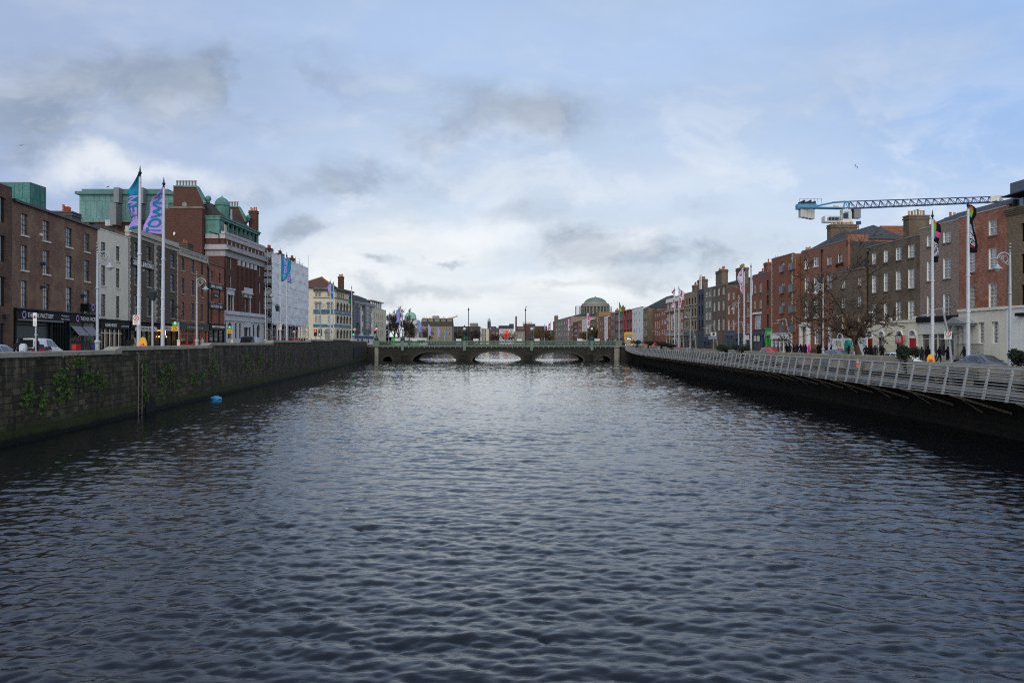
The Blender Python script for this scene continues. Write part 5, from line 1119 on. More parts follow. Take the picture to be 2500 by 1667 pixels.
# red house with green shop
f=building('red_brick_shop_house','red brick four bay house over a bright green shop and a dark grey shop',RA,1837,1898,(1837,674),SR,10,BR_PUR,
  wins=[([(1840.5,1845.5),(1853.5,1859.5)],[(690,714),(729,753)],1853,dict(style='sash22',fm=OFFW,gm=GL_R,sill=DSTONE,rec=.16)),([(1871.5,1877),(1887,1893)],[(685,710.5),(721,746),(768,799)],1871,dict(style='sash11',fm=BLKF,gm=GL_D,sill=DSTONE,rec=.16)),([(1842.5,1858)],[(769,803)],1853,dict(style='case32',fm=WHITE,gm=GL_R,rec=.1))],topm=LEAD,holes=lambda f:[(.15,0,f.L-.15,f.H(1840,806))])
H=f.Ht; zq=f.H(1840,806); shopfront(f.t,.15,f.U(1861),zq,1,flat('charcoal_shop','#33363b',.5),fas=.9,riser=.6,gm=flat('charcoal_shutter','#3a3d42',.5)); shopfront(f.t,f.U(1861)+.02,f.U(1871),zq,1,flat('navy_door_case','#27415c',.5),fas=.9,riser=0,gm=GL_D)
s_=shopfront(f.t,f.U(1871)+.02,f.L-.15,zq,3,flat('bright_green_paint','#3fae3c',.5),fas=1.1,riser=.4,pil=.35,gm=flat('green_shop_panel','#1f7a35',.4),txt='fresh food',th=.4,txtw=.6)
mb=MB(); mb.box(f.U(1841),-.3,f.H(1845,767.5),f.U(1859.5),-.004,f.H(1845,763)); mb.build('blind_box',WHITE,f.t)
mb=MB(); mb.box(f.U(1842),-.13,2.0,f.U(1848),-.1,3.0); mb.box(f.U(1850),-.13,2.0,f.U(1856),-.1,3.0); mb.build('shop_poster',OFFW,f.t)
chimney(f.t,f.Ud(1876,4.5),4.5,H,1.8,1.1,f.Hd(1876,642,4.5)-H,BR_PUR,1,POTR); chimney(f.t,f.Ud(1863,4.5),4.5,H-.5,1.6,1.1,1.9,BR_PUR,2,[POTR,OFFW]); chimney(f.t,f.Ud(1895,4),4.0,H,1.1,1.0,f.Hd(1895,637,4)-H,BR_PUR,1,POTR); gable_roof(f.t,f.L,10,H+.12,1.5,SLATE)
mb=MB(); u=f.U(1852)
for a,b in ((0,0),(1.2,0),(0,1.0),(1.2,1.0)): mb.tube([(u+a,3+b,H),(u+a,3+b,H+3.4)],.035,4)
for z in (1,2,3): mb.tube([(u-.2,3,H+z),(u+1.4,3,H+z)],.03,4)
mb.build('roof_scaffold',STEEL,f.t)
def _unused(): pass
def row_house(nm,label,xl,xr,ev,mat,cols,rows,xref,shop=None,ground=None,fm=None,gm=None,sill=None,ch=(),roof=SLATE,rh=1.8,topm=None,style='sash22',rec=.14,base=None,line=None,D=10,fwd=0,archrow=None):
    hf=(lambda f:[(.12,0,f.L-.12,f.H(ev[0],ground))]) if ground else ()
    f=building(nm,label,line or RA,xl,xr,ev,base or SR,D,mat,wins=[(cols,rows,xref)],fm=fm or WHITE,gm=gm or GL_R,sill=sill,style=style,rec=rec,topm=topm or LEAD,holes=hf,fwd=fwd)
    if ground: shopfront(f.t,.12,f.L-.12,f.H(ev[0],ground),max(2,int(f.L/2)),shop or BLKF,fas=.8,riser=.5)
    if roof: gable_roof(f.t,f.L,D,f.Ht+.12,rh*.55,roof)
    for c in ch: chimney(f.t,f.Ud(c[0],c[1]),c[1],f.Ht,c[2],c[3],f.Hd(c[0],c[4],c[1])-f.Ht,c[5],c[6],c[7])
    return f
f=row_house('dark_red_house','dark red brick house half hidden by the white flagpoles',1797.6,1836.6,(1799,704),BR_PUR,[(1800.5,1805.5),(1813.5,1818.5),(1824,1829.5)],[(713.5,736),(748,772),(786,812)],1824,shop=flat('slate_blue_shop','#2e3640',.5),ground=816,sill=STONE,gm=GL_D,ch=((1812,3.5,2.9,1.6,655,BR_BRN,8,[POTR,POTY]),),rh=2.6)
f=row_house('small_orange_house','small orange brick house with two columns of pale windows',1773.3,1797.2,(1773.3,705.5),BR_ORA,[(1776.5,1781.3),(1788,1793)],[(714.5,733),(745,768),(780,806)],1776,shop=flat('blue_grey_shop','#39506a',.5),ground=810,gm=MATS['pale_blind_glass'])
f=row_house('brown_terrace_house','brown brick terrace house with three columns of white windows and a broad chimney',1738.4,1773,(1738.4,701.5),BR_BRN,[(1741.5,1746.2),(1752,1757.3),(1763.5,1768.7)],[(703.5,721.5),(735,758.5),(778,806)],1752,gm=MATS['pale_blind_glass'],ch=((1758,4,1.9,1.4,663,BR_BRN,3,[POTY]),(1766,4,2.0,1.4,659,BR_BRN,4,[POTY,POTR])),rh=2.4)
f=row_house('grey_stone_house','grey stone house with narrow white sash windows and dark gate below',1719.5,1738.1,(1719.5,706),GREYST,[(1723.5,1727.5),(1731,1735.2)],[(712,726),(735,752),(762,781.5),(792,815)],1723.5,shop=flat('navy_gate','#24324e',.5),ground=824,gm=GL_R,sill=GREYST)
f=row_house('navy_rendered_house','slim navy blue rendered house between buff and grey stone houses',1702.5,1719.2,(1702.5,709),NAVY,[(1706,1709),(1712.3,1716)],[(720,735),(748,767.5),(782,805)],1706,gm=GL_D,fm=BLKF,ch=((1712,5,2.6,1.2,684,paint('brown_chimney_render','#6b5346',.85,.3),4,POTG),(1717,5,3.4,1.2,683,BR_BRN,7,[POTG])),sill=NAVY)
f=row_house('buff_arched_house','buff brick house with arched lower windows and rows of dark sashes',1670.5,1702,(1670.5,718),CREAMB,[(1675,1678.3),(1681.4,1684.7),(1688.3,1691.6),(1695.3,1698.8)],[(730,745.5),(756,774.5),(786,806)],1675,gm=GL_D,fm=BLKF,ground=812,shop=flat('grey_green_shop','#4d5652',.5),sill=STONE,ch=((1698,5,1.8,1.2,697,BR_BRN,3,[POTR]),))
for y1,y2 in ((748.5,747),(778,776.5)): band(f.t,0,f.L,f.H(1672,y1),f.H(1672,y2),.18,STONE)
mb=MB()
for k in range(5): mb.box(f.U(1676)+.35*k,3,f.Ht+.1,f.U(1676)+.35*k+.25,3.2,f.Ht+3.8+.6*math.sin(k*2))
mb.tube([(f.U(1676)+.7,3.3,f.Ht),(f.U(1676)+.7,3.3,f.Ht+4.4)],.08,5); mb.build('phone_mast',OFFW,f.t)
f=building('red_and_stone_hall','red brick hall with tall white columned centre window and pale stone dressings',RA,1626.5,1670,(1626.5,729.5),SR,12,BR_RED,
  wins=[([(1629.5,1633),(1637,1641),(1646,1650),(1655,1659)],[(742,756)],1629,{}),([(1629,1632.5),(1655,1658.5),(1663.5,1667)],[(767,783),(789,806)],1629,{}),([(1638,1648)],[(767,806)],1638,dict(style='case32'))],fm=WHITE,gm=GL_R,rev=STONE,topm=STONE,holes=lambda f:[(.2,0,f.L-.2,f.H(1628,812))])
band(f.t,0,f.L,f.Ht-1.2,f.Ht-.2,.12,WHITE,'frieze'); band(f.t,0,f.L,f.H(1628,762),f.H(1628,758),.3,STONE); zq=f.H(1628,812); shopfront(f.t,.2,f.L-.2,zq,6,STONE,fas=.9,riser=.2,pil=.5,gm=GL_D)
for x_ in (1635.5,1650,1653,1661): mb=MB(); mb.box(f.U(x_),-.25,zq+.13,f.U(x_)+.35,-.004,f.H(1628,762)-.003); mb.build('pilaster',STONE,f.t)
# --- beyond the side street, receding ---
B2=lambda Y:3.6
f=row_house('orange_terrace_house','little orange brick house at the street corner with arched doorway row',1612,1626,(1612,757),brick('vivid_orange_brick','#b0532c','#984423','#84614f',blot=.3,stain=.3),[(1615,1617.5),(1620,1622.5)],[(761,770),(779,793),(803,817)],1615,gm=GL_R,base=B2)
f=row_house('red_brown_terrace_house','red brown brick terrace house beside a blank olive gable',1597,1611.8,(1597,761.5),BR_PUR,[(1599.5,1602),(1604.3,1606.6),(1608.4,1610.6)],[(765,774.5),(783,801),(806,819)],1599.5,gm=GL_R,base=B2)
f=row_house('olive_brick_house','olive brick house with blank side gable and dark slate roof',1570.5,1583.5,(1570.5,754.5),BR_YEL,[(1573,1575.5),(1577.5,1580)],[(765,777),(783,796),(805,819)],1573,gm=GL_D,fm=OFFW,roof=None,base=B2,D=14)
gable_roof(f.t,f.L,14,f.Ht+.12,3.6,SLATE)
mb=MB(); Ls=RA.at(1594)-f.A; mb.box(f.L+.01,1.4,0,f.L+5.2,12,f.Ht-.3); mb.build('gable_wall',BR_YEL,f.t)
f=row_house('white_rendered_tall_house','stained white rendered house with few small windows beside the bus',1543.5,1570,(1543.5,754.5),WHITEW,[(1547,1549),(1551.5,1553.5),(1559,1561)],[(764,770),(781,787),(803,812)],1547,gm=GL_D,fm=GRYF,roof=None,base=B2)
# building being rebuilt: red steel frame over grey wall
f=row_house('steel_framed_site','roofless grey walled site with red steel frame between terrace houses',1503,1542.5,(1503,764.5),paint('bare_grey_blockwork','#767472',.85,.4),[],[],1503,roof=None,base=B2)
mb=MB(); H=f.Ht
for k in range(4): z=H*(.2+.26*k); mb.box(-.1,-.5,z,f.L,-.15,z+.45)
for x_ in (1526,1533,1540): mb.box(f.U(x_),-.55,0,f.U(x_)+.5,-.1,H+.3)
mb.tube([(f.U(1526),-.6,H+.5),(f.U(1536),-.6,H*.4)],.18,4); mb.build('red_steel_frame',paint('red_oxide_steel','#8f3b33',.6),f.t)
chimney(f.t,f.Ud(1521,8),8,H-1,3.0,1.2,f.Hd(1521,750,8)-H+1,BR_BRN,6,[POTG]); chimney(f.t,f.Ud(1507,8),8,H-1,2.6,1.2,f.Hd(1507,757,8)-H+1,BR_BRN,5,[POTG])
far=[(1491,1502.6,766,BR_YEL,[(1493,1495.2),(1498,1500.2)],[(768,778),(783,795),(803,818)],'brown far terrace house with pale windows left of the red steel frame','yellow_brown_terrace_house'),
 (1484.2,1490.7,774,BR_PUR,[(1486.2,1488.2)],[(778,787),(793,803)],'thin red far terrace house next to a bright white one','thin_red_house'),
 (1475.5,1484,773,WHITEW,[(1477,1478.6),(1480.5,1482.2)],[(778,786),(790,800),(806,814)],'tall thin white far house between two red ones','thin_white_house'),
 (1463,1475.2,774,BR_RED,[(1465,1467),(1469,1471)],[(785,793),(799,808)],'red far house with pale parapet left of the thin white one','pale_parapet_house'),
 (1456,1462.7,763,brick('ochre_brick','#b07c40','#966835','#84705a',blot=.3),[(1457.5,1459)],[(775,784),(791,801)],'ochre far house rising above its neighbours under the dome','ochre_house'),
 (1441,1455.7,781,BR_YEL,[(1443,1444.5),(1448,1449.5)],[(788,796),(800,808)],'brown far house with stone quoins below the scaffolded drum','dull_brown_house'),
 (1432.5,1440.7,787,BR_GREY,[(1434.5,1436.5)],[(795,802),(808,816)],'grey far house between white block and dull brown house','grey_far_house'),
 (1420.5,1432.2,780,CREAMW,[(1422.2,1423.4),(1425.6,1426.8),(1429,1430.2)],[(785,789.5),(794,799),(804,809),(815,820)],'square off white far block with a grid of small windows','off_white_block'),
 (1411,1420.2,784,BR_RED,[(1413,1414.6),(1416.6,1418)],[(790,797),(803,810)],'dark red far house beside the off white block','dark_red_far_house'),
 (1399,1410.8,787.5,BR_DK,[(1401,1402.3),(1404,1405.3),(1407.3,1408.6)],[(795,800),(805,811),(816,821)],'dark brown far block with curved slate eaves','dark_brown_block'),
 (1393.5,1398.8,796,BR_ORA,[(1394.6,1395.6),(1397,1398)],[(800,808),(812,820)],'low pale orange far building with open bays','low_orange_building'),
 (1374,1393.2,778,BR_TAU,[(1377,1378.6),(1382,1383.6),(1387,1388.6)],[(784,792),(798,806),(811,820)],'grey brown far block with wide slate roof and white dormers','slate_roofed_block'),
 (1355.5,1373.7,783,GREYST,[(1358,1359.4),(1362,1363.4),(1366,1367.4),(1370,1371.4)],[(788,796),(800,808),(812,822)],'long grey far office building at the end of the row','grey_office')]
for (xl,xr,ye,mt_,cols,rows,lab,nm) in far:
    row_house(nm,lab,xl,xr,(xl,ye),mt_,cols,rows,cols[0][0],roof=SLATE if nm in('slate_roofed_block','dark_brown_block','pale_parapet_house','grey_far_house','thin_red_house','yellow_brown_terrace_house') else None,rh=3.0 if nm=='slate_roofed_block' else 1.8,base=B2,gm=GL_R if mt_ not in (WHITEW,CREAMW) else GL_D,style='sash11',D=14)
t,Lw,H=box_house('dark_chimney_house','far house end with tall black chimney behind the grey office',1353,1364,530,784,BR_DK,base=3.6); chimney(t,Lw/2,3,H-.5,2.6,1.4,4.0,BR_BRN,5,POTG)
# domed courthouse under scaffolding
Yd=640; dm=thing('domed_courthouse','grey green domed rotunda on a columned drum wrapped in scaffolding','building',(X(1453.5,Yd),Yd,3.6)); zd=lambda y:Z(y,Yd)-3.6; r=34*Yd/F
DOMEM=paint('grey_green_dome_copper','#63746f',.6,.35,.15,0,.4)
mb=MB(); mb.lathe([(28*Yd/F*math.cos(a),zd(742)+(zd(726)-zd(742))*math.sin(a)) for a in [math.pi/2*k/10 for k in range(11)]]+[(1,zd(724.5)),(.6,zd(724))],(0,0,0),32); mb.build('dome',DOMEM,dm,smooth=True)
mb=MB(); mb.lathe([(r*.98,zd(745)),(r*1.0,zd(742)),(r*.86,zd(741.5)),(r*.84,zd(739))],(0,0,0),32); mb.lathe([(r*1.02,zd(750)),(r*1.05,zd(746)),(r*.98,zd(745.2))],(0,0,0),32); mb.build('drum_cornice',paint('grey_limestone','#8d8a80',.8,.3,.2,0,.4),dm)
mb=MB(); mb.lathe([(r*.9,0),(r*.9,zd(750))],(0,0,0),32); mb.build('drum',DSTONE,dm)
for k in range(24):
    a=2*math.pi*k/24
    if math.sin(a)>.3: continue
    mb=MB(); mb.lathe([(.62,zd(768)),(.55,zd(751)),(.7,zd(750.2))],(r*.97*math.cos(a),r*.97*math.sin(a),0),8); mb.build('column',STONE,dm)
mb=MB(); rs=r*1.16
for k in range(26):
    a=math.pi+math.pi*k/25; mb.tube([(rs*math.cos(a),rs*math.sin(a),zd(790)),(rs*math.cos(a),rs*math.sin(a),zd(749))],.1,4)
for y_ in (752,757,762,768,775):
    mb.tube([(rs*math.cos(a),rs*math.sin(a),zd(y_)) for a in [math.pi+math.pi*k/25 for k in range(26)]],.2 if y_ in (757,768) else .1,4)
mb.box(-rs-3,-6,zd(790),-rs-2.8,2,zd(748))
for k in range(9): mb.box(-rs-3.2,-6,zd(790-k*4.6),-rs+1,-5.8,zd(790-k*4.6)+.3); mb.tube([(-rs-3+k*.6,-6,zd(790)),(-rs-3+k*.6,-6,zd(747))],.08,4)
mb.build('scaffold',DSTEEL,dm)
mb=MB()
for k in range(8): mb.box(-rs-3,-6.2,zd(789-k*5),-rs-.2,-6.05,zd(786.5-k*5))
mb.build('sheeting',SHW,dm)
# ================= plants =================
def leafmat(name,c,c2):
    m,t=new(name); o=t.n('ShaderNodeTexCoord').outputs['Object']; a=t.noise(o,3.0,4,.7)
    fin(t,t.mix(t.ss(a,.35,.65),srgb(c),srgb(c2)),.7,spec=.2); return m
LF_IVY=leafmat('ivy_green','#43602a','#26381a'); LF_DK=leafmat('dark_conifer_green','#25351f','#141d12'); LF_BRN=leafmat('autumn_brown_leaf','#6f5325','#3f3418'); LF_OLV=leafmat('olive_leaf','#55521f','#37371a')
BARK=paint('grey_brown_bark','#473a2e',.9,.35,3); BARK2=paint('dark_winter_bark','#3a2f2a',.9,.3,2); BARKM=paint('mossy_bark','#5e5138',.9,.4,2)
def leaves(mb,c,rx,ry,rz,n,s,flat_top=False,rnd=random):
    for _ in range(n):
        while True:
            p=Vector((rnd.uniform(-1,1),rnd.uniform(-1,1),rnd.uniform(-1,1)))
            if .25<p.length<1: break
        if flat_top and p.z<-.4: p.z*=.4
        q=Vector((c[0]+p.x*rx,c[1]+p.y*ry,c[2]+p.z*rz)); a=Vector((rnd.gauss(0,1),rnd.gauss(0,1),rnd.gauss(0,.7))).normalized(); b=a.orthogonal().normalized(); ss=s*rnd.uniform(.6,1.4)
        mb.add([q-a*ss,q+b*ss*.5,q+a*ss,q-b*ss*.5],[(0,1,2,3)])
def bare_tree(name,label,loc,h,spread,seed,lean=(0,0),levels=5,mat=None,twig=None,r0=None,trunkh=.3,cat='bare tree',group=None,asc=.55,twn=3,sides=6,rmin=.02,kk=3,k3=3):
    rnd=random.Random(seed); t=thing(name,label,cat,loc,0,group); tr=MB(); cr=MB(); mat=mat or BARK
    r0=r0 or h*.022
    def grow(p,d,L,r,lv):
        n=3; pts=[p]; rs=[max(r,rmin)]; q=p.copy()
        for i in range(n):
            d=(d+Vector((rnd.gauss(0,.13),rnd.gauss(0,.13),rnd.gauss(.02,.10)))).normalized(); q=q+d*L/n; pts.append(q.copy()); rs.append(max(rmin,r*(1-.42*(i+1)/n)))
        (tr if lv==0 else cr).tube(pts,rs,sides if lv<2 else (4 if lv<3 else 3),cap=False)
        if lv>=levels: return
        k=(4 if lv==0 else (kk if lv==1 else k3)) if lv<levels-1 else twn
        for j in range(k):
            f=1.0 if j==0 else rnd.uniform(.35,.95); idx=min(int(f*n),n-1); bp=pts[idx].lerp(pts[idx+1],f*n-idx)
            ax=Vector((rnd.gauss(0,1),rnd.gauss(0,1),rnd.gauss(0,.5))); ax=(ax-d*ax.dot(d)).normalized(); ang=rnd.uniform(.25,.5) if j==0 else rnd.uniform(.55,1.15)
            nd=(d*math.cos(ang)+ax*math.sin(ang)); nd.z+=asc*.18*(1 if lv>0 else 2); nd=Vector((nd.x*spread,nd.y*spread,nd.z)).normalized()
            grow(bp,nd,L*rnd.uniform(.55,.82),rs[idx]*(.75 if j==0 else .55),lv+1)
    grow(Vector((0,0,0)),Vector((lean[0],lean[1],1)).normalized(),h*trunkh,r0,0)
    tr.build('trunk',mat,t,smooth=True); cr.build('crown',twig or mat,t); return t
def leafy_tree(name,label,loc,h,w,seed,mat,trunk=BARK2,cat='tree',group=None,n=900,s=.28):
    rnd=random.Random(seed); t=thing(name,label,cat,loc,0,group); mb=MB(); mb.tube([(0,0,0),(.1,0,h*.3),(0,.1,h*.6)],[h*.03,h*.022,h*.01],6)
    for k in range(6): a=rnd.uniform(0,6.3); mb.tube([(0,0,h*.3+k*.05*h),(math.cos(a)*w*.25,math.sin(a)*w*.25,h*.62),(math.cos(a)*w*.38,math.sin(a)*w*.38,h*.8)],[h*.012,h*.008,h*.003],4)
    mb.build('trunk',trunk,t); mb=MB()
    for k in range(11):
        a=rnd.uniform(0,6.3); rr=rnd.uniform(0,.34)*w; leaves(mb,(math.cos(a)*rr,math.sin(a)*rr,h*rnd.uniform(.42,.86)),w*.22,w*.22,h*.14,n//11,s,rnd=rnd)
    mb.build('crown',mat,t); return t
def px_at(x,Y): return X(x,Y)
# the big bare tree on the right pavement
bare_tree('bare_street_tree','spreading bare street tree with mossy leaning trunk in front of the low brown house',(X(2104,78),78,SR(78)),12.4,1.16,11,lean=(-.16,0),levels=6,mat=BARKM,r0=.30,trunkh=.34,asc=.22,twn=4,twig=BARK,rmin=.027,kk=4,k3=3)
# winter trees beyond the bridge on the left
for i,(x,Y,h,w) in enumerate(((949,300,12.5,.8),(961,330,17.5,.75),(972,315,17,.8),(984,345,16.5,.8),(992,330,14,.85),(1001,360,12,.9))):
    bare_tree('bare_quay_tree','bare tree past the cream block, '+['lowest one touching the cream block','tall one second from the cream block','tall one in the middle of the clump','tall one beside the blue flag','shorter one in front of the copper dome','smallest one at the clump right end'][i],(X(x,Y),Y,3.9),h*1.25,w*.75,20+i,levels=6,mat=BARK2,trunkh=.22,asc=.9,twn=5,sides=5,rmin=.035,kk=4,group='bare trees beyond the bridge')
for i,(x,Y,h) in enumerate(((1122,560,15),(1135,590,15.5),(1150,560,14.5),(1163,600,15.5),(1205,560,11),(1215,520,9))):
    bare_tree('bare_far_tree','far bare tree before the skyline, '+['leftmost of its row','second of its row','just right of the left tall mast','by the pale striped flats','between striped flats and red gables','under the red gables'][i],(X(x,Y),Y,3.6),h*1.2,.8,40+i,levels=5,mat=BARK2,trunkh=.22,asc=.8,twn=5,sides=4,rmin=.07,kk=4,group='far bare trees upriver')
for i,(x,Y,h,w,m) in enumerate(((1036,420,9.5,9,LF_BRN),(1048,430,8,7,LF_OLV),(1127,400,6,5,LF_OLV),(1233,560,8,10,LF_OLV),(1250,560,9.5,13,LF_BRN),(1310,540,11,9,LF_OLV),(1318,520,12,9,LF_BRN),(1332,540,11,8,LF_BRN),(1430,330,6,7,LF_BRN),(1449,330,8.5,6,LF_OLV),(1457,325,7.5,6,LF_BRN),(1341,560,9,6,LF_OLV))):
    leafy_tree('autumn_tree','autumn tree beyond the bridge, '+['brown one below the blue flags','olive one below the blue flags','tiny olive one behind a parapet lamp','olive one behind the red star','broad brown one right of the red star','olive one left of the pink flag','tall brown one behind the pale flags','brown one near the grey office','low brown one before the off white block','yellow olive one below the ochre house','brown one below the red far houses','olive one touching the grey office'][i],(X(x,Y),Y,3.6),h,w,60+i,m,group='autumn trees beyond the bridge')
# weeds rooted in the left quay wall
random.seed(12)
weeds=[(60,960,1.0,1.2,'tuft low on the wall nearest the camera'),(90,975,.9,1.1,'second low tuft nearest the camera'),(143,940,1.5,2.0,'upright patch left of the long trailing one'),(200,915,2.2,.9,'long trailing patch in the middle of the first stretch'),(235,935,1.4,.9,'lower end of the long trailing patch'),(182,882,1.2,.6,'small sprig high under the coping'),(345,915,.7,1.9,'column of leaves beside the ladder'),(349,968,.6,.9,'tuft beside the ladder foot'),(390,925,.9,1.7,'tuft right of the ladder'),(408,910,.9,1.5,'taller tuft right of the ladder'),(430,935,.5,1.0,'little sprig above the drain'),(465,925,1.6,.9,'wide patch between drain and blue bag'),(488,912,.6,.9,'patch end above the blue bag'),(515,890,1.2,1.0,'bright tuft above the blue bag'),(598,885,.7,1.6,'tall tuft below the parked dark van'),(628,878,1.0,1.5,'leaning tuft below the white sheeting'),(655,888,.7,.9,'small tuft below the twin flags'),(700,870,.9,1.2,'far tuft below the sheeting edge'),(775,868,.9,1.3,'far tuft below the cream corner building'),(820,862,1.2,1.2,'farthest patch next to the bridge')]
for (x,y,w_,h_,lab) in weeds:
    P=WL.at(x); Y=P.y; z=Z(y,Y); t=MB(); sx=.75
    for k in range(int(55*w_*h_)+20):
        u=random.gauss(0,.30)*w_; v=random.gauss(0,.30)*h_ - abs(u)*.25; q=Vector((WL.x(Y+u)-P.x+.16+random.uniform(0,.16),u,v)); a=Vector((random.uniform(.1,.6),random.gauss(0,.7),random.gauss(-.1,.7))).normalized(); b=a.orthogonal().normalized(); s=random.uniform(.05,.13)
        t.add([q-a*s,q+b*s*.55,q+a*s,q-b*s*.55],[(0,1,2,3)])
    tag(t.build('wall_weed',LF_IVY,None,(P.x,Y,z)),'green weed '+lab,'weed','weeds growing from the quay wall')
# clipped shrubs and planters along the right wall
def shrub(x,Xo,Y,zt,w,lab,ball=False):
    xx=X(x,Y) if Xo is None else Xo; zb=2.3 if Y<100 else SR(Y); t=thing('planted_shrub',lab,'shrub',(xx,Y,zb),0,'shrubs along the boardwalk'); H=zt-zb
    mb=MB(); mb.tube([(0,0,0),(.05,0,H*.35),(-.03,.05,H*.6)],[.09,.07,.05],6)
    for k in range(5): a=k*1.3; mb.tube([(0,0,H*.25),(math.cos(a)*w*.25,math.sin(a)*w*.25,H*.6)],[.04,.02],5)
    mb.build('stem',BARK2,t); mb=MB(); rnd=random.Random(int(x)); nb=9
    for k in range(nb): a=rnd.uniform(0,6.3); r=rnd.uniform(.05,.34)*w; leaves(mb,(math.cos(a)*r,math.sin(a)*r,H*(.74+.13*rnd.uniform(-1,1))),w*.2,w*.2,H*.15,190,.075,rnd=rnd)
    leaves(mb,(0,0,H*.34),w*.12,w*.12,H*.16,110,.07,rnd=rnd); mb.build('foliage',LF_DK,t)
shrub(2214,None,48.4,Z(843,48.4),1.75,'broad dark evergreen shrub on crooked stems in front of the white car')
shrub(1770,None,98.0,Z(839,98),2.5,'round dark shrub in the first wall gap left of the flagpole pair'); shrub(1811,None,89.5,Z(839,89.5),2.6,'round dark shrub at the foot of the flagpole pair')
shrub(1640,None,140,Z(838,140),2.6,'dark shrub beside the small red car'); shrub(1618,None,153,Z(836,153),4.0,'wide low dark shrub before the stone hall'); shrub(1583,None,174,Z(831,174),3.2,'leafy shrub near the olive brick house'); shrub(1556,None,196,Z(829,196),3.4,'bushy shrub right of the yellow bus'); shrub(2494,None,37.5,Z(848,37.5),1.4,'small shrub cut by the right photo edge')
# ================= skyline upriver =================
RBR=brick('far_red_gable_brick','#8a3c36','#74302b','#7c5c50',blot=.3); DKB=paint('far_dark_facade','#3d3a3a',.85,.3,.1); PURB=brick('far_purple_brick','#4d4450','#433a46','#3a333d',blot=.2); FARG=paint('far_grey_stone','#7d7768',.85,.35,.15,0,.4); WHT2=paint('far_white_facade','#b9bfc0',.7,.15,.2)
def far_box(nm,lab,xl,xr,Y,yt,mat,cols=(),rows=(),roof=None,rh=2,D=14,**k): return box_house(nm,lab,xl,xr,Y,yt,mat,D=D,base=3.4,cols=cols,rows=rows,roof=roof,rh=rh,style='sash11',gm=GL_D,fm=OFFW,topm=DSTONE,**k)
t,Lw,H=far_box('copper_domed_church','white church body with pale green copper dome behind the bare trees',984,1018,400,781,paint('church_white_render','#b5b4ae',.75,.2),[(993,996),(1003,1006),(1011,1013)],[(793,803)])
r=15*400/F; mb=MB(); mb.lathe([(r,0),(r,1.2),(r*.98,1.3)]+[(r*.98*math.cos(a),1.3+r*.95*math.sin(a)) for a in [math.pi/2*k/8 for k in range(9)]],(Lw*.4,7,H+.13),20); mb.build('dome',COPPER3,t,smooth=True); mb=MB(); mb.tube([(Lw*.4,7,H+r+1.2),(Lw*.4,7,H+r+3.2)],.12,5); mb.box(Lw*.4-.5,6.9,H+r+2.4,Lw*.4+.5,7.1,H+r+2.6); mb.build('cross',BLK,t)
t,Lw,H=far_box('portico_church','grey columned portico building under the copper dome',995,1024,380,806,FARG); 
for k in range(6): mb=MB(); mb.lathe([(.45,0),(.4,H-1.2),(.55,H-1)],(Lw*(.1+.16*k),-1.2,0),10); mb.build('column',STONE,t)
mb=MB(); mb.box(0,-1.8,H-1,Lw,-.01,H-.1); mb.prism([(0,H-.09),(Lw,H-.09),(Lw/2,H+2)],-1.8,-.01,'y'); mb.build('pediment',FARG,t)
t,Lw,H=far_box('grey_granite_block','long grey granite building with hipped roof and many chimneys behind the blue flags',1027,1104,480,797,FARG,[(1036,1039),(1057,1060.5),(1078,1080),(1084,1086),(1090,1092),(1096,1098)],[(801,806),(813,820)],SLATE2,5)
for k in range(5): chimney(t,Lw*(.1+.2*k),5,H+1.5,3,1.5,3.6,FARG,3,POTG)
far_box('green_roofed_hall','pale hall with green copper roof and red chimney behind the granite building',1026,1064,560,789,FARG,roof=COPPER3,rh=3)
far_box('grey_tower_block','isolated grey tower block with rooftop tanks on the skyline',1056,1070,900,771,paint('far_blue_grey_tower','#7f8994',.7,.15,.1),[(1058,1060),(1062,1064),(1066,1068)],[(774,776),(778,780)])
far_box('dark_long_block','long dark block behind the far bare trees',1105,1172,640,797,DKB,[(1115,1117),(1130,1132),(1150,1152)],[(803,806)]); far_box('pale_roof_block','pale flat topped block peeping over the long dark block',1147,1166,760,789,FARG)
for i,(a,b,c) in enumerate(((1172,1178,'#a9a7a4'),(1179,1185,'#8f8a80'),(1186,1193,'#c2b795'))): far_box('striped_flats','pale vertical strip of flats upriver, '+['leftmost and grey','middle and shaded','rightmost and cream'][i],a,b,600,801+i,paint('far_flats_%d'%i,c,.75,.2,.2),[(a+2,a+3.4)],[(806,810),(816,820)],group=None) if False else box_house('striped_flats','pale vertical strip of flats upriver, '+['leftmost and grey','middle and shaded','rightmost and cream'][i],a,b,600,801+i,paint('far_flats_%d'%i,c,.75,.2,.2),base=3.4,cols=[(a+2,a+3.6)],rows=[(806,810),(816,820)],style='sash11',fm=OFFW)
t,Lw,H=far_box('church_tower','dark square church tower with green onion cupola',1190,1197.5,900,786,DKB)
r=3.8*900/F; mb=MB(); mb.lathe([(r,0),(r*1.05,.8),(r*.95,2.0),(r*.6,3.3),(r*.15,4.1),(.1,5.8)],(Lw/2,7,H+.13),12); mb.build('cupola',COPPER3,t,smooth=True)
far_box('dark_mansard_block','dark blue mansard roofed block right of the church tower',1193,1211,760,797,paint('far_blue_slate','#39434e',.7,.2,.1),[(1196,1198),(1203,1206)],[(799,804)])
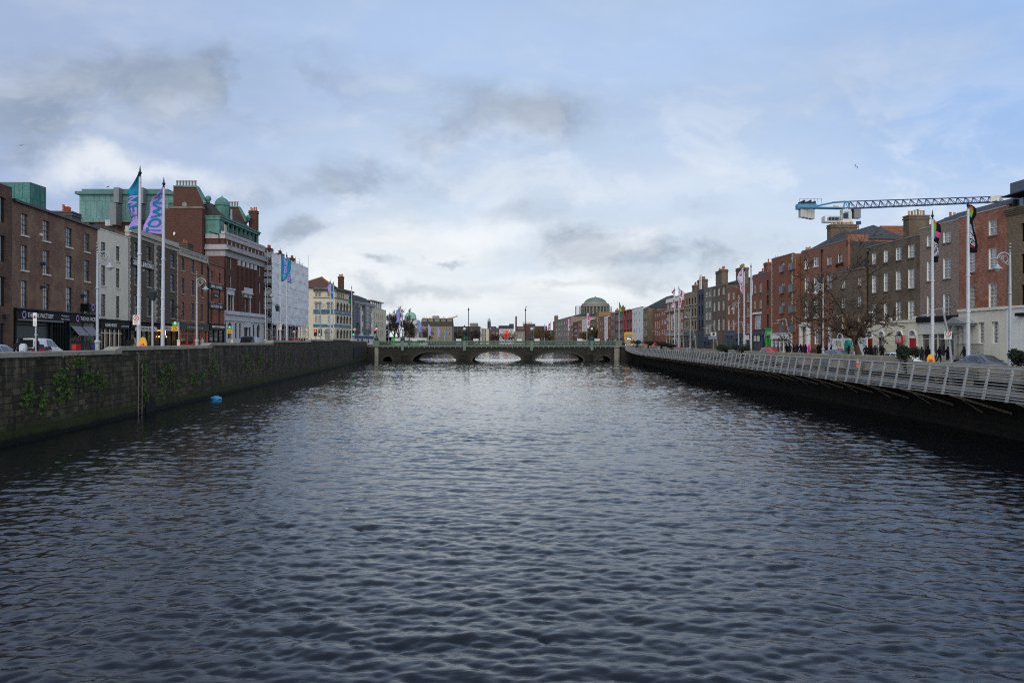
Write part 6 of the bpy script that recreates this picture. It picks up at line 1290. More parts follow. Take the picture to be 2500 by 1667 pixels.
for i,(a,b) in enumerate(((1200,1208),(1209,1218))): far_box('red_gable_house','red brick gabled house upriver, '+['left of the pair','right of the pair'][i],a,b,620,808,RBR,[(a+2,a+3.5),(a+5,a+6.5)],[(811,815),(818,822)],roof=SLATE,rh=2.6,group=None) if False else box_house('red_gable_house','red brick gabled house upriver, '+['left of the pair','right of the pair'][i],a,b,620,808,RBR,base=3.4,cols=[(a+2,a+3.5),(a+5,a+6.5)],rows=[(811,815),(818,822)],style='sash11',roof=SLATE,rh=2.6)
far_box('white_office_block','low white office block with grey glazing above the red star',1219,1254,660,803,WHT2,[(1222,1230),(1233,1242),(1246,1251)],[(806,810)]); t,Lw,H=far_box('purple_brick_block','long dark purple brick block with a raised end left of the chimney stack',1217,1243,820,795,PURB); mb=MB(); mb.box(Lw+.01,0,0,Lw+4.8,14,Z(790.5,820)-3.4); mb.build('stair_tower',PURB,t)
t=thing('factory_chimney','tall slim brown factory chimney on the skyline','chimney',(X(1260,900),900,3.4)); mb=MB(); r=2.1*900/F; mb.lathe([(r*1.1,0),(r*.95,Z(776,900)-3.4),(r*1.05,Z(775,900)-3.4),(r*1.05,Z(772.5,900)-3.4)],(0,0,0),14); mb.build('stack',BR_DK,t)
t,Lw,H=far_box('brown_works_building','large red brown works building with white rooftop plant right of the factory chimney',1258,1307,780,797,brick('far_plum_brick','#6b4744','#5c3c3a','#4c3634',blot=.3),[(1266,1268),(1271,1273),(1276,1278),(1296,1298),(1301,1303)],[(799,803),(808,812)]); mb=MB(); mb.box(Lw*.4,.3,H+.13,Lw,12,H+2.6); mb.build('upper_storey',MATS['far_plum_brick'],t); mb=MB()
for k in range(6): mb.box(Lw*.38+k*1.6,2,H+2.61,Lw*.38+k*1.6+1.0,6,H+4.5)
mb.build('roof_plant',WHT2,t); far_box('dark_grey_block','plain dark grey block behind the far blue flags',1307,1336,760,796,DKB); far_box('low_brown_far_block','low brown block closing the river view beside the grey office',1333,1352,700,806,DKB); far_box('pale_pavilion','pale columned pavilion below the works building',1255,1281,620,809,FARG,[(1258,1262),(1265,1269),(1272,1276)],[(813,824)])
# hills of town far away so that the horizon is closed
mb=MB(); rnd=random.Random(4); pts=[(-1400+k*70,8+10*rnd.random()+(14 if 5<k<12 else 0)) for k in range(42)]; mb.add([(x,1500,-2) for x,_ in pts]+[(x,1500+40,z) for x,z in pts]+[(x,1750,-2) for x,_ in pts],[(i,i+1,43+i-1+0,42+i) for i in range(41)]+[(42+i,43+i,85+i,84+i) for i in range(41)]); tag(mb.build('hills',paint('far_town_haze_grey','#5c6066',.9,.2,.01)),kind='structure')
# red star ornament
t=thing('star_ornament','bright red star shaped ornament on posts upriver','ornament',(X(1236,520),520,3.4)); zc=Z(816,520)-3.4; mb=MB()
for k in range(6):
    a=math.pi*k/6; mb.tube([(math.cos(a)*-2.6,0,zc-math.sin(a)*2.6),(math.cos(a)*2.6,0,zc+math.sin(a)*2.6)],[.25,.25],5)
mb.lathe([(.1,-1),(1.0,-.4),(1.0,.4),(.1,1)],(0,0,zc),8); mb.build('star',flat('bright_red_star','#e5382a',.6),t); mb=MB(); mb.tube([(-.9,0,0),(-.9,0,zc)],.12,5); mb.tube([(.9,0,0),(.9,0,zc)],.12,5); mb.build('post',STEEL,t)
# ================= cranes =================
CRB=paint('crane_blue','#3f7fa6',.45,.15); CRD=flat('crane_dark_blue','#1d3a63',.45); CRW=paint('crane_white','#c9c9c4',.5,.2)
def truss(mb,a,b,h0,h1,n,r=.09,wid=1.0):
    a,b=Vector(a),Vector(b); d=(b-a); side=Vector((d.y,-d.x,0)).normalized()*wid/2
    P=lambda f,k:(a+d*f)+(side if k==0 else -side if k==1 else Vector((0,0,h0+(h1-h0)*f)))
    for k in range(3): mb.tube([P(0,k),P(1,k)],r if k<2 else r*1.2,5)
    for i in range(n):
        f0,f1,fm=i/n,(i+1)/n,(i+.18)/n
        for k in (0,1): mb.tube([P(f0,k),P(fm,2)],r*.6,4); mb.tube([P(fm,2),P(f1,k)],r*.6,4); mb.tube([P(fm,2),P((f0+f1)/2+.1/n,k)],r*.45,4)
        mb.tube([P(f0,0),P(f0,1)],r*.5,4)
Yc=150; cx=X(2064,Yc); cz0=SR(150); tc_=thing('tower_crane','blue tower crane with long lattice jib standing behind the tall red house','crane',(cx,Yc,cz0)); zj=Z(511,Yc)-cz0
Pj=lambda x,Y,y:(X(x,Y)-cx,Y-Yc,Z(y,Y)-cz0)
mb=MB(); e=Pj(2450,144,492.5); truss(mb,Pj(2072,Yc,509.5),e,1.35,.95,20,.085,1.1); mb.build('jib',CRD,tc_)
mb=MB(); c0=Pj(1945,153,507); c1=Pj(2066,Yc,509)
for s in (-.5,.5): mb.tube([(c0[0],c0[1]+s,c0[2]),(c1[0],c1[1]+s,c1[2])],.17,6)
a1=Pj(2062,Yc,492.5); mb.tube([Pj(1992,152,503.5),Pj(2035,151,494.5),a1,Pj(2072,Yc,493)],.17,6); mb.tube([a1,Pj(2059,Yc,509)],.14,5); mb.tube([Pj(2070,Yc,493),Pj(2074,Yc,509)],.12,5); mb.tube([Pj(2064,Yc,493),Pj(2070,Yc,509)],.08,5)
p0=Pj(1945,153,505.5); mb.box(p0[0],p0[1]-.7,p0[2]-.45,p0[0]+3.6,p0[1]+.7,p0[2]+.5); mb.build('counter_jib',CRB,tc_)
mb=MB(); 
for k in range(4): mb.box(p0[0]+.55+k*.68,p0[1]-.6,p0[2]-2.0-.12*k,p0[0]+1.2+k*.68,p0[1]+.6,p0[2]-.46)
mb.build('counterweight',paint('counterweight_concrete','#b0aea8',.8,.2),tc_)
mb=MB()
for k in range(8): mb.box(p0[0]+.4+k*.4,p0[1]-.5,p0[2]+.51,p0[0]+.7+k*.4,p0[1]+.5,p0[2]+.9+.35*((k*7)%3)/2)
for k in range(7): mb.tube([(p0[0]+.3+k*.7,p0[1]-.7,p0[2]+.5),(p0[0]+.3+k*.7,p0[1]-.7,p0[2]+1.4)],.03,4)
mb.tube([(p0[0]+.3,p0[1]-.7,p0[2]+1.4),(p0[0]+4.6,p0[1]-.7,p0[2]+1.4)],.03,4); mb.build('winch',DSTEEL,tc_)
mb=MB(); s=.62
for a,b in ((-s,-s),(s,-s),(-s,s),(s,s)): mb.tube([(a,b,0),(a,b,zj-3.0)],.1,5)
nb=int((zj-3)/1.6)
for k in range(nb):
    z=1.6*k
    for (p,q) in (((-s,-s),(s,-s)),((s,-s),(s,s)),((s,s),(-s,s)),((-s,s),(-s,-s))): mb.tube([(p[0],p[1],z),(q[0],q[1],z+1.6)],.05,4); mb.tube([(p[0],p[1],z),(q[0],q[1],z)],.05,4)
mb.build('mast',CRW,tc_); mb=MB(); mb.box(-.9,-.9,zj-3.0,.9,.9,zj-2.2); mb.box(-.75,-.75,zj-2.2,.75,.75,zj-.1); mb.box(-4.2,-.8,zj-2.5,-.9,.8,zj-2.3); mb.box(-4.2,-.8,zj-2.3,-4.1,.8,zj-1.4)
for k in range(6): mb.tube([(-4.1+.6*k,-.8,zj-2.3),(-4.1+.6*k,-.8,zj-1.3)],.03,4)
mb.tube([(-4.1,-.8,zj-1.3),(-.9,-.8,zj-1.3)],.03,4); mb.build('slewing_unit',CRW,tc_); mb=MB(); mb.box(-3.2,-.5,zj-2.29,-1.3,.5,zj-1.5); mb.box(-.72,-.9,zj-1.8,.1,-.76,zj-.9); mb.build('machinery',DSTEEL,tc_)
mb=MB(); mb.box(1.0,-1.6,zj-1.9,2.2,-.4,zj-.2); mb.build('cab',GL_D,tc_)
mb=MB(); q=Pj(2040,151,506); mb.box(q[0]-.9,q[1]-.72,q[2]-.25,q[0]+.9,q[1]-.68,q[2]+.35); so=mb.build('sign_board',WHITE,tc_); lettering(so,'Elliott',q[0]-.7,q[2]-.08,.32,CRD,1.0,q[1]-.73)
lettering(tc_,'E',-.5,zj-1.9,1.3,CRB,.8,-.78,.05); q=Pj(2428,144.5,488); mb=MB(); mb.box(q[0]-1.1,q[1]-.62,q[2]-.5,q[0]+1.1,q[1]-.56,q[2]+.5); mb.build('sign_board',OFFW,tc_)
mb=MB(); q=Pj(2096,149.7,512); 
for s in (-.2,.2): mb.tube([(q[0]+s,q[1],q[2]),(q[0]+s,q[1],q[2]-2.2)],.02,4)
mb.box(q[0]-.4,q[1]-.2,q[2]-2.8,q[0]+.4,q[1]+.2,q[2]-2.2); mb.tube([(q[0],q[1],q[2]-2.8),(q[0],q[1],q[2]-3.8)],.07,5); mb.box(q[0]-2.5,q[1]-.4,q[2]-.3,q[0]-.5,q[1]+.4,q[2]); mb.build('hook_block',CRD,tc_)
Yc2=1000; t2=thing('tower_crane','tiny yellow crane with raised jib far away on the skyline','crane',(X(1102,Yc2),Yc2,3.4)); zt=Z(781,Yc2)-3.4; mb=MB(); mb.tube([(0,0,0),(0,0,zt)],.8,4); mb.build('mast',paint('far_crane_cream','#b9a988',.6),t2); mb=MB(); truss(mb,(-4,0,zt),(8,0,zt+4.5),1.6,1.0,6,.35,1.2); mb.box(-5.5,-.8,zt-1.6,-3.2,.8,zt+.6); mb.build('jib',MATS['far_crane_cream'],t2)
far_box('red_rear_block','plain red brick block with white coping behind the brown four bay house',2151,2290,118,515,BR_PUR,D=8) if False else None
t,Lw,H=box_house('rear_red_block','plain red brick block seen over the roofs beside the broad chimney',2151,2235,112,552,BR_PUR,base=2.5,D=8,topm=OFFW)
# ================= flagpoles and flags =================
POLEM=paint('white_grey_pole','#b6bac0',.45,.2,3,.15,.45)
def flagpole(x,Y,ytop,lab,r=.13,grp='tall flagpoles along the quays',zb=None,tilt=0.0):
    zb=(SL(Y) if x<1250 else SR(Y)) if zb is None else zb; H=Z(ytop,Y)-zb; t=thing('flagpole',lab,'flagpole',(X(x,Y),Y,zb),0,grp)
    mb=MB(); mb.tube([(-tilt,0,0),(-tilt*.7,0,H*.3),(0,0,H-.75)],[r,r*.95,r*.62],10); 
    for f in (.28,.34,.55): mb.lathe([(r*1.02,0),(r*1.12,.02),(r*1.12,.1),(r*1.02,.12)],(-tilt*(1-f),0,H*f),10)
    mb.build('pole',POLEM,t); mb=MB(); mb.lathe([(.05,0),(.08,.05),(.04,.12),(.13,.28),(.05,.42),(.05,.5),(.01,.8)],(0,0,H-.76),8); mb.build('finial',BLK,t); return t
def cloth(name,c,tr=.25):
    c=srgb(c); m,t=new(name); o=t.n('ShaderNodeTexCoord').outputs['Object']; a=t.noise(o,5,3); p=t.n('ShaderNodeBsdfPrincipled'); t.put(p.inputs['Base Color'],t.mix(t.m('MULTIPLY',a,.3),c,dim(c,.7))); p.inputs['Roughness'].default_value=.8; p.inputs['Specular IOR Level'].default_value=.15
    tl=t.n('ShaderNodeBsdfTranslucent',i_0=c); mx=t.n('ShaderNodeMixShader',i_0=tr); t.put(mx.inputs[1],p); t.put(mx.inputs[2],tl); t.n('ShaderNodeOutputMaterial',i_0=mx); return m
F_TEAL=cloth('teal_flag_cloth','#1f84a8'); F_LIL=cloth('lilac_flag_cloth','#b59be8'); F_WHT=cloth('white_flag_cloth','#dcdcf0'); F_RED=cloth('red_flag_print','#c8203c'); F_BLK=cloth('black_flag_cloth','#12131c'); F_GRN=cloth('green_flag_cloth','#1d7a4a'); F_BLU=cloth('light_blue_flag_cloth','#5f97d4'); F_YEL=cloth('yellow_flag_print','#d8c22a'); F_PNK=cloth('pink_flag_print','#d84a8c'); F_NAV=cloth('navy_flag_cloth','#1d3a66')
F_LIL2=cloth('pale_lilac_flag_cloth','#a8a4ea')
m,t=new('rainbow_flag_print'); o=t.n('ShaderNodeTexCoord').outputs['Object']; s=t.n('ShaderNodeSeparateXYZ',i_0=o); cr=t.n('ShaderNodeValToRGB'); t.put(cr.inputs[0],t.m('MULTIPLY_ADD',s.outputs[2],-.33,0.02)); e=cr.color_ramp.elements; e[0].color=(.35,.06,.05,1); e[1].color=(.5,.05,.16,1); e[1].position=.98
for ps,c in ((.12,(.35,.12,.03)),(.3,(.05,.32,.04)),(.5,(.02,.28,.18)),(.68,(.03,.10,.5)),(.84,(.25,.06,.45))): x_=e.new(ps); x_.color=(*c,1)
fin(t,cr.outputs[0],.8,spec=.1); F_RBW=m
def flag(x,Y,edge,mats,lab,cat='flag',text=None,trot=True,tm=None,name='flag',wave=.16,seed=1,patches=(),strip_=None,nv=26,nu=10,grp=None,th=.7,tx=(.12,.86),ty=(.12,.9)):
    """edge: photo points (yh,xf,yf) from top to bottom: height on the hoist, and the matching point of the free edge"""
    e=np.array(edge,float); tt=np.linspace(0,1,len(e)); x0=X(x,Y); z0=Z(e[0][0],Y); rnd=random.Random(seed); ph=rnd.uniform(0,6)
    def P(s,t,off=0.0):
        yh=np.interp(t,tt,e[:,0]); xf=np.interp(t,tt,e[:,1]); yf=np.interp(t,tt,e[:,2])
        hx,hz=X(x,Y)-x0,Z(yh,Y)-z0; fx,fz=X(xf,Y)-x0,Z(yf,Y)-z0; w=s
        dep=wave*math.sin(ph+s*5.2+t*4.0)*s**.6+wave*.8*math.sin(ph*2+t*9+s*2)*s
        return (hx+(fx-hx)*s,dep-off,hz+(fz-hz)*s)
    mb=MB(); vs=[P(i/nu,j/nv) for j in range(nv+1) for i in range(nu+1)]; fs=[];mi=[]
    for j in range(nv):
        for i in range(nu): fs.append((j*(nu+1)+i,j*(nu+1)+i+1,(j+1)*(nu+1)+i+1,(j+1)*(nu+1)+i))
    mb.add(vs,fs); o=mb.build(name,mats,None,(x0,Y,z0),smooth=True)
    sol=o.modifiers.new('cloth thickness','SOLIDIFY'); sol.thickness=.012
    def remap(me,u0,u1,v0,v1,rot):
        n=len(me.vertices); co=np.empty(n*3); me.vertices.foreach_get('co',co); co=co.reshape(-1,3); a=(co[:,0]-co[:,0].min())/max(np.ptp(co[:,0]),1e-6); b=(co[:,2]-co[:,2].min())/max(np.ptp(co[:,2]),1e-6)
        for k in range(n):
            s_,t_=(u1-(u1-u0)*b[k],v1-(v1-v0)*a[k]) if rot=='up' else ((u0+(u1-u0)*b[k],v0+(v1-v0)*a[k]) if rot=='dn' else (u0+(u1-u0)*a[k],v1-(v1-v0)*b[k]))
            if rot in('up','dn') and X(e[len(e)//2][1],Y)<x0: s_=u0+u1-s_
            me.vertices[k].co=P(s_,t_,.03)
        me.update(); return me
    def sub(me,rot,u0,u1,v0,v1):
        bm=bmesh.new(); bm.from_mesh(me); bmesh.ops.triangulate(bm,faces=bm.faces); bmesh.ops.subdivide_edges(bm,edges=[ed for ed in bm.edges if ed.calc_length()>.12],cuts=1,use_grid_fill=False); bm.to_mesh(me); bm.free(); return remap(me,u0,u1,v0,v1,rot)
    if text:
        for (tx_,rot,u0,u1,v0,v1,mt) in text: link('lettering',sub(text_mesh(tx_,1,mt,max(1,len(tx_)*.5),.03,0),rot,u0,u1,v0,v1),o)
    for (pu,mt) in patches:
        pm=MB(); n=8
        for a in range(n):
            for b in range(n): 
                q=[(a/n,b/n),((a+1)/n,b/n),((a+1)/n,(b+1)/n),(a/n,(b+1)/n)]; pm.poly([P(pu[0]+(pu[1]-pu[0])*s_,pu[2]+(pu[3]-pu[2])*t_,.022) for s_,t_ in q])
        pm.build('print',mt,o)
    return tag(o,lab,cat,grp)
import bmesh
G='festival flags on the left quay'
flagpole(342,53.4,405,'tallest white flagpole standing nearest on the left quay',.135,tilt=.10); flagpole(400,57.9,433,'second white flagpole from the left with the lilac flag',.135,tilt=.10)
flag(342.5,53.4,[(418,341,420),(432,326,447),(445,311,470),(458,320,481),(475,316,492),(492,310,503),(512,310,517),(530,317,536),(545,308,552),(557,314,561)],[F_TEAL],'teal flag with lilac letters on the tallest flagpole',text=[('NEW','up',.22,.9,.36,.93,F_LIL)],wave=.2,seed=2,grp=G,patches=(((.0,.97,.80,.94),F_LIL),))
flag(400.5,57.9,[(446,399.5,448),(458,393,468),(470,386,478),(485,374,486),(500,367,497),(517,368,518),(532,362,533),(548,353,552),(562,351,563),(573,349,568)],[F_LIL],'lilac flag with big teal letters on the second flagpole',text=[('TOWNS','up',.16,.84,.18,.96,F_TEAL)],wave=.16,seed=5,grp=G)
flagpole(684,99.6,606,'flagpole before the white sheeting, left of the pair',.14); flagpole(700,103.8,616,'flagpole before the white sheeting, right of the pair',.14)
flag(686.5,99.6,[(620,687,620),(624,699,632),(640,711,637),(655,708,655),(668,706,668),(680,700,682),(687,692,687)],[F_TEAL],'teal flag with lilac letters before the white sheeting',text=[('ground','up',.2,.8,.08,.9,F_LIL)],wave=.12,seed=3,grp=G)
flag(701,103.8,[(626,702,627),(640,710,648),(660,708,664),(676,710,676),(689,712,692)],[F_TEAL],'smaller striped teal and lilac flag just right of the teal one',wave=.1,seed=4,grp=G,text=[('NEW','up',.1,.9,.5,.95,F_LIL)])
flagpole(806.5,144.7,683,'slim flagpole before the cream corner building, left of the pair'); flagpole(814,149,686,'slim flagpole before the cream corner building, right of the pair')
flag(805.5,144.7,[(687,805,689),(695,799,701),(703,801,708),(715,803,716),(722,802,724)],[F_LIL],'lilac flag before the cream corner building',wave=.1,seed=6,grp=G); flag(813,149,[(690,812.5,692),(698,808.5,703),(712,808,712),(722,808,722),(728,811,731)],[F_TEAL],'teal flag crossing the lilac one before the cream corner building',wave=.1,seed=7,grp=G,patches=(((.0,.95,.5,.62),F_LIL),))
flagpole(858.5,179.4,697,'flagpole with the dark green flag at the bridge corner'); flag(857.8,179.4,[(712,857,713),(720,853,722),(730,850,735),(738,852,742),(745,856,743)],[F_GRN],'dark green and navy flag at the bridge corner',wave=.1,seed=8,patches=(((0,1,0,.42),F_NAV),))
fl=[(982,283,754,'pair right'),(976.5,276,747,'pair left'),(1020.5,321,776,'third'),(1045.5,362,787,'fourth'),(1069,406,793,'fifth'),(1086,453,797,'sixth'),(1104,506,800,'last')]
for i,(x,Y,y,l) in enumerate(fl):
    nm=['lilac flag right of the light blue one before the copper dome','light blue flag before the copper dome','blue flag fluttering before the portico church','pale lilac flag before the granite building gable','slim lilac flag before the granite building corner','narrow blue flag before the granite wing','last little blue flag before the dark trees'][i]
    flagpole(x,Y,y,'pole of the '+nm,.13); s=F/Y; hh=5.2*s; w_=[2,-11,10,8,5,5,-6][i]*1.0
    flag(x+(.6 if w_>0 else -.6),Y,[(y+5,x+w_*.4,y+7),(y+5+hh*.3,x+w_,y+9+hh*.28),(y+5+hh*.7,x+w_*.7,y+7+hh*.7),(y+5+hh,x+w_*1.05,y+6+hh)],[F_BLU if i in(1,2,5,6) else F_LIL2],nm,wave=.12,seed=20+i,nv=10,nu=5,grp='small flags upriver on the left',patches=(((.2,.8,.2,.85),F_LIL),) if i in (1,2) else ())
for i,(x,Y,y) in enumerate(((1345,560,784),(1387,408,777),(1433,305,762),(1329,600,789),(1303,640,794))):
    nm=['pink and white flag at the grey office','pink and white flag before the slate roofed block','tall pink and white flag before the off white block','pale violet flag left of the pink ones','faint violet flag near the works building'][i]; flagpole(x,Y,y,'pole of the '+nm,.13); s=F/Y; hh=6.0*s; w_=[-7,5,7,3,2.4][i]
    flag(x+(.5 if w_>0 else -.5),Y,[(y+2,x+w_*.5,y+3),(y+2+hh*.35,x+w_,y+4+hh*.3),(y+2+hh*.7,x+w_*1.05,y+4+hh*.7),(y+2+hh,x+w_*.7,y+2+hh)],[F_WHT if i<3 else F_LIL2],nm,wave=.1,seed=30+i,nv=10,nu=5,grp='small flags upriver on the right',patches=(((.15,.85,.1,.42),F_PNK),((.3,.9,.5,.75),F_PNK)) if i<3 else ())
flagpole(1511.5,214,736,'flagpole with the green and yellow flag at the bridge end',.12,zb=3.9)
flag(1512,214,[(738,1513,740),(748,1518.5,752),(758,1518.5,762),(771,1517,772)],[F_GRN],'green flag with yellow diamond outline at the bridge end',wave=.1,seed=40,nv=12,nu=6,patches=(((.15,.8,.38,.66),F_YEL),((.28,.66,.44,.6),F_GRN)))
G2='white and red flags on the right quay'
flagpole(1647,161,702,'slim flagpole before the stone hall, left of the pair'); flagpole(1657.5,156,698,'slim flagpole before the stone hall, right of the pair'); flagpole(1817,114,651,'white flagpole before the dark red house',.15); flagpole(1833.5,110,642,'white flagpole by the red brick shop house',.15)
flag(1646.5,161,[(706,1646,707),(712,1638,712),(722,1645.5,721),(733,1643,736),(745,1640,745),(752,1640,751)],[F_WHT],'white flag with red letters, left one before the stone hall',wave=.12,seed=41,grp=G2,nv=14,nu=6,text=[('R','hz',.1,.9,.05,.28,F_RED),('PR','hz',.1,.9,.55,.8,F_RED)])
flag(1658.5,156,[(704,1660,706),(711,1673,716),(720,1666,724),(732,1664,735),(752,1662,751),(752,1655,751)],[F_WHT],'white flag with red cross strokes, right one before the stone hall',wave=.12,seed=42,grp=G2,nv=14,nu=6,text=[('X','hz',.1,.85,.05,.45,F_RED),('SR','hz',.0,.9,.5,.75,F_RED)])
flag(1814.5,114,[(653,1812,656),(662,1803,667),(676,1799,681),(690,1807,696),(705,1808,709),(720,1813,719)],[F_WHT],'broad white flag with a red letter before the dark red house',wave=.14,seed=43,grp=G2,nv=16,nu=6,text=[('D','hz',.25,.85,.1,.34,F_RED),('PRIDE','up',.25,.75,.55,.95,F_RED)])
flag(1832.5,110,[(656,1834,658),(672,1836,674),(690,1837,692),(706,1838,708),(721,1836,722)],[F_WHT],'narrow hanging white flag with red letters by the red brick shop house',wave=.14,seed=44,grp=G2,nv=16,nu=6,patches=(((.2,.9,.05,.2),F_RED),((.3,.9,.5,.58),F_RED),((.2,.8,.66,.72),F_RED)))
flagpole(2276.5,65,513,'white flagpole with a black rainbow flag before the taupe house',.14); flagpole(2363.5,60.5,486,'tallest right hand flagpole before the blotchy red house',.15)
G3='black rainbow flags on the right quay'
flag(2277.5,65,[(534,2280,535),(539,2297,548),(550,2297.5,565),(565,2292,574),(582,2291,590),(600,2290,605),(622,2291,622),(641,2287,641)],[F_BLK],'black flag with rainbow swirl and white letters before the taupe house',wave=.12,seed=50,grp=G3,text=[('TED','hz',.12,.85,.62,.70,F_WHT),('INTE','hz',.12,.95,.71,.79,F_WHT),('IGHT','hz',.12,.95,.80,.88,F_WHT)],patches=(((.02,.42,.02,.56),F_RBW),((.3,.98,.36,.5),F_PNK)))
flag(2366,60.5,[(500,2368,501),(504,2385,509),(515,2388,523),(528,2378,540),(548,2376,555),(565,2381,578),(590,2386,602),(617,2385,617)],[F_BLK],'black rainbow flag with four lines of letters on the tallest right hand pole',wave=.12,seed=51,grp=G3,text=[('SOL','hz',.08,.72,.56,.63,F_WHT),('GER','hz',.08,.72,.645,.715,F_WHT),('BHA','hz',.08,.78,.73,.80,F_WHT),('CLU','hz',.08,.74,.815,.885,F_WHT)],patches=(((.02,.4,.04,.42),F_RBW),((.08,.7,.905,.92),F_RED)))
# ================= street lamps =================
LAMPM=paint('silver_lamp_post','#9ea4aa',.4,.2,3,.3,.3)
def scroll_lamp(x,Y,ytop,sgn,lab):
    zb=SL(Y) if x<1250 else SR(Y); H=Z(ytop,Y)-zb; t=thing('street_lamp',lab,'street lamp',(X(x,Y),Y,zb),0,'ornate scroll arm street lamps'); 
    mb=MB(); mb.tube([(0,0,0),(0,0,1.5),(0,0,1.52),(0,0,H*.62),(0,0,H-.6)],[.13,.13,.09,.08,.05],8); mb.lathe([(.14,1.4),(.18,1.5),(.14,1.6)],(0,0,0),10); mb.lathe([(.09,H*.62),(.12,H*.62+.05),(.09,H*.62+.1)],(0,0,0),8)
    for k in range(4): mb.lathe([(.03,0),(.075,.05),(.03,.1)],(0,0,H-.75+k*.19),8)
    mb.build('post',LAMPM,t); mb=MB(); r=.36; c=(sgn*.36,0,H-1.0)
    mb.tube([(c[0]-sgn*r*math.cos(a)*1.05,0,c[2]+r*math.sin(a)*1.05) for a in [math.pi*k/14*1.05-.15 for k in range(15)]],.035,5)
    for rr,cx_,cz_ in ((.20,-.05,.0),(.12,.12,.1),(.09,-.22,-.2)): mb.tube([(c[0]+sgn*(cx_+rr*math.cos(a)),0,c[2]+cz_+rr*math.sin(a)) for a in [2*math.pi*k/12 for k in range(13)]],.022,4)
    mb.tube([(0,0,c[2]-.4),(c[0]-sgn*.1,0,c[2]-.25),(c[0]+sgn*.15,0,c[2]+.1)],.022,4); mb.build('scroll_arm',LAMPM,t)
    mb=MB(); hx=c[0]+sgn*.37; z=c[2]-.1; mb.tube([(hx,0,z),(hx,0,z-.2)],.02,4); mb.lathe([(.05,-.2),(.09,-.23),(.11,-.3),(.27,-.43),(.28,-.46),(.24,-.46)],(hx,0,z),12); mb.build('lamp_shade',LAMPM,t); mb=MB(); mb.lathe([(.15,0),(.13,-.07),(.08,-.14),(.02,-.17)],(hx,0,z-.465),10); mb.build('lamp_glass',glass('lamp_bowl_glass',(.4,.4,.38)) if 'lamp_bowl_glass' not in MATS else MATS['lamp_bowl_glass'],t)
for a in ((238,46.5,588,1,'ornate silver lamp before the edge of the white rendered house'),(480.5,65,660,1,'ornate silver lamp before the orange brick club'),(648,92,690,1,'ornate silver lamp at the left edge of the sheeting'),(783,132,733,1,'ornate silver lamp before the cream corner building'),(2466,45.7,590,-1,'ornate silver lamp at the right edge of the red house'),(2009.5,76,677,-1,'ornate silver lamp behind the bare tree crown'),(1803,102,726,-1,'ornate silver lamp before the small orange house'),(1685,135,752,-1,'ornate silver lamp before the buff arched house'),(949,250,777,1,'little ornate lamp before the bare tree clump'),(1634,160,770,-1,'ornate lamp left of the stone hall flags'),(1030,340,791,1,'little ornate lamp among the blue flags'),(1409,330,800,-1,'little ornate lamp before the dark brown far block')): scroll_lamp(*a)
def bent_lamp(x,Y,ytop,lab):
    zb=SR(Y); H=Z(ytop,Y)-zb; t=thing('street_lamp',lab,'street lamp',(X(x,Y)+.9,Y,zb),0,'modern leaning street lamps'); mb=MB(); mb.tube([(0,0,0),(-.25,0,H*.45),(-.9,0,H)],[.13,.12,.09],8); mb.build('post',DSTEEL if False else LAMPM,t); mb=MB(); mb.tube([(-.9,0,H-.03),(-2.4,-.4,H-.28)],[.07,.05],6); mb.tube([(-1.9,-.3,H-.2),(-2.3,-.4,H-.62)],.025,4); mb.build('arm',LAMPM,t); mb=MB(); mb.box(-3.2,-.62,H-.74,-1.9,-.2,H-.66); mb.build('lamp_head',LAMPM,t)
for a in ((2301,77,752,'leaning steel lamp before the taupe house shopfront'),(2067,99,767,'leaning steel lamp crossing the graffiti hoarding'),(1918,119,778,'leaning steel lamp before the quoined house'),(1811,139,785,'leaning steel lamp behind the white flagpole pair'),(1742,158,792,'leaning steel lamp before the brown terrace house'),(1690,178,796,'leaning steel lamp before the navy house'),(1645,190,798,'leaning steel lamp before the stone hall doorway'),(1583,230,801,'leaning steel lamp before the olive gable'),(1611,215,802,'leaning steel lamp before the orange corner house')): bent_lamp(*a)
def lantern(x,Y,ytop,lab):
    zb=SL(Y); H=Z(ytop,Y)-zb; t=thing('street_lamp',lab,'street lamp',(X(x,Y),Y,zb)); mb=MB(); mb.tube([(0,0,0),(0,0,H-.9)],[.09,.07],8); mb.build('post',LAMPM,t); mb=MB(); mb.add([(-.14,-.14,H-.9),(.14,-.14,H-.9),(.14,.14,H-.9),(-.14,.14,H-.9),(-.24,-.24,H-.3),(.24,-.24,H-.3),(.24,.24,H-.3),(-.24,.24,H-.3),(0,0,H)],[(0,1,5,4),(1,2,6,5),(2,3,7,6),(3,0,4,7),(4,5,8),(5,6,8),(6,7,8),(7,4,8)]); mb.build('lantern',DSTEEL,t)
lantern(372.5,58,703,'old square lantern between the two big flagpoles'); lantern(677,99,742,'old dark lantern before the white sheeting')
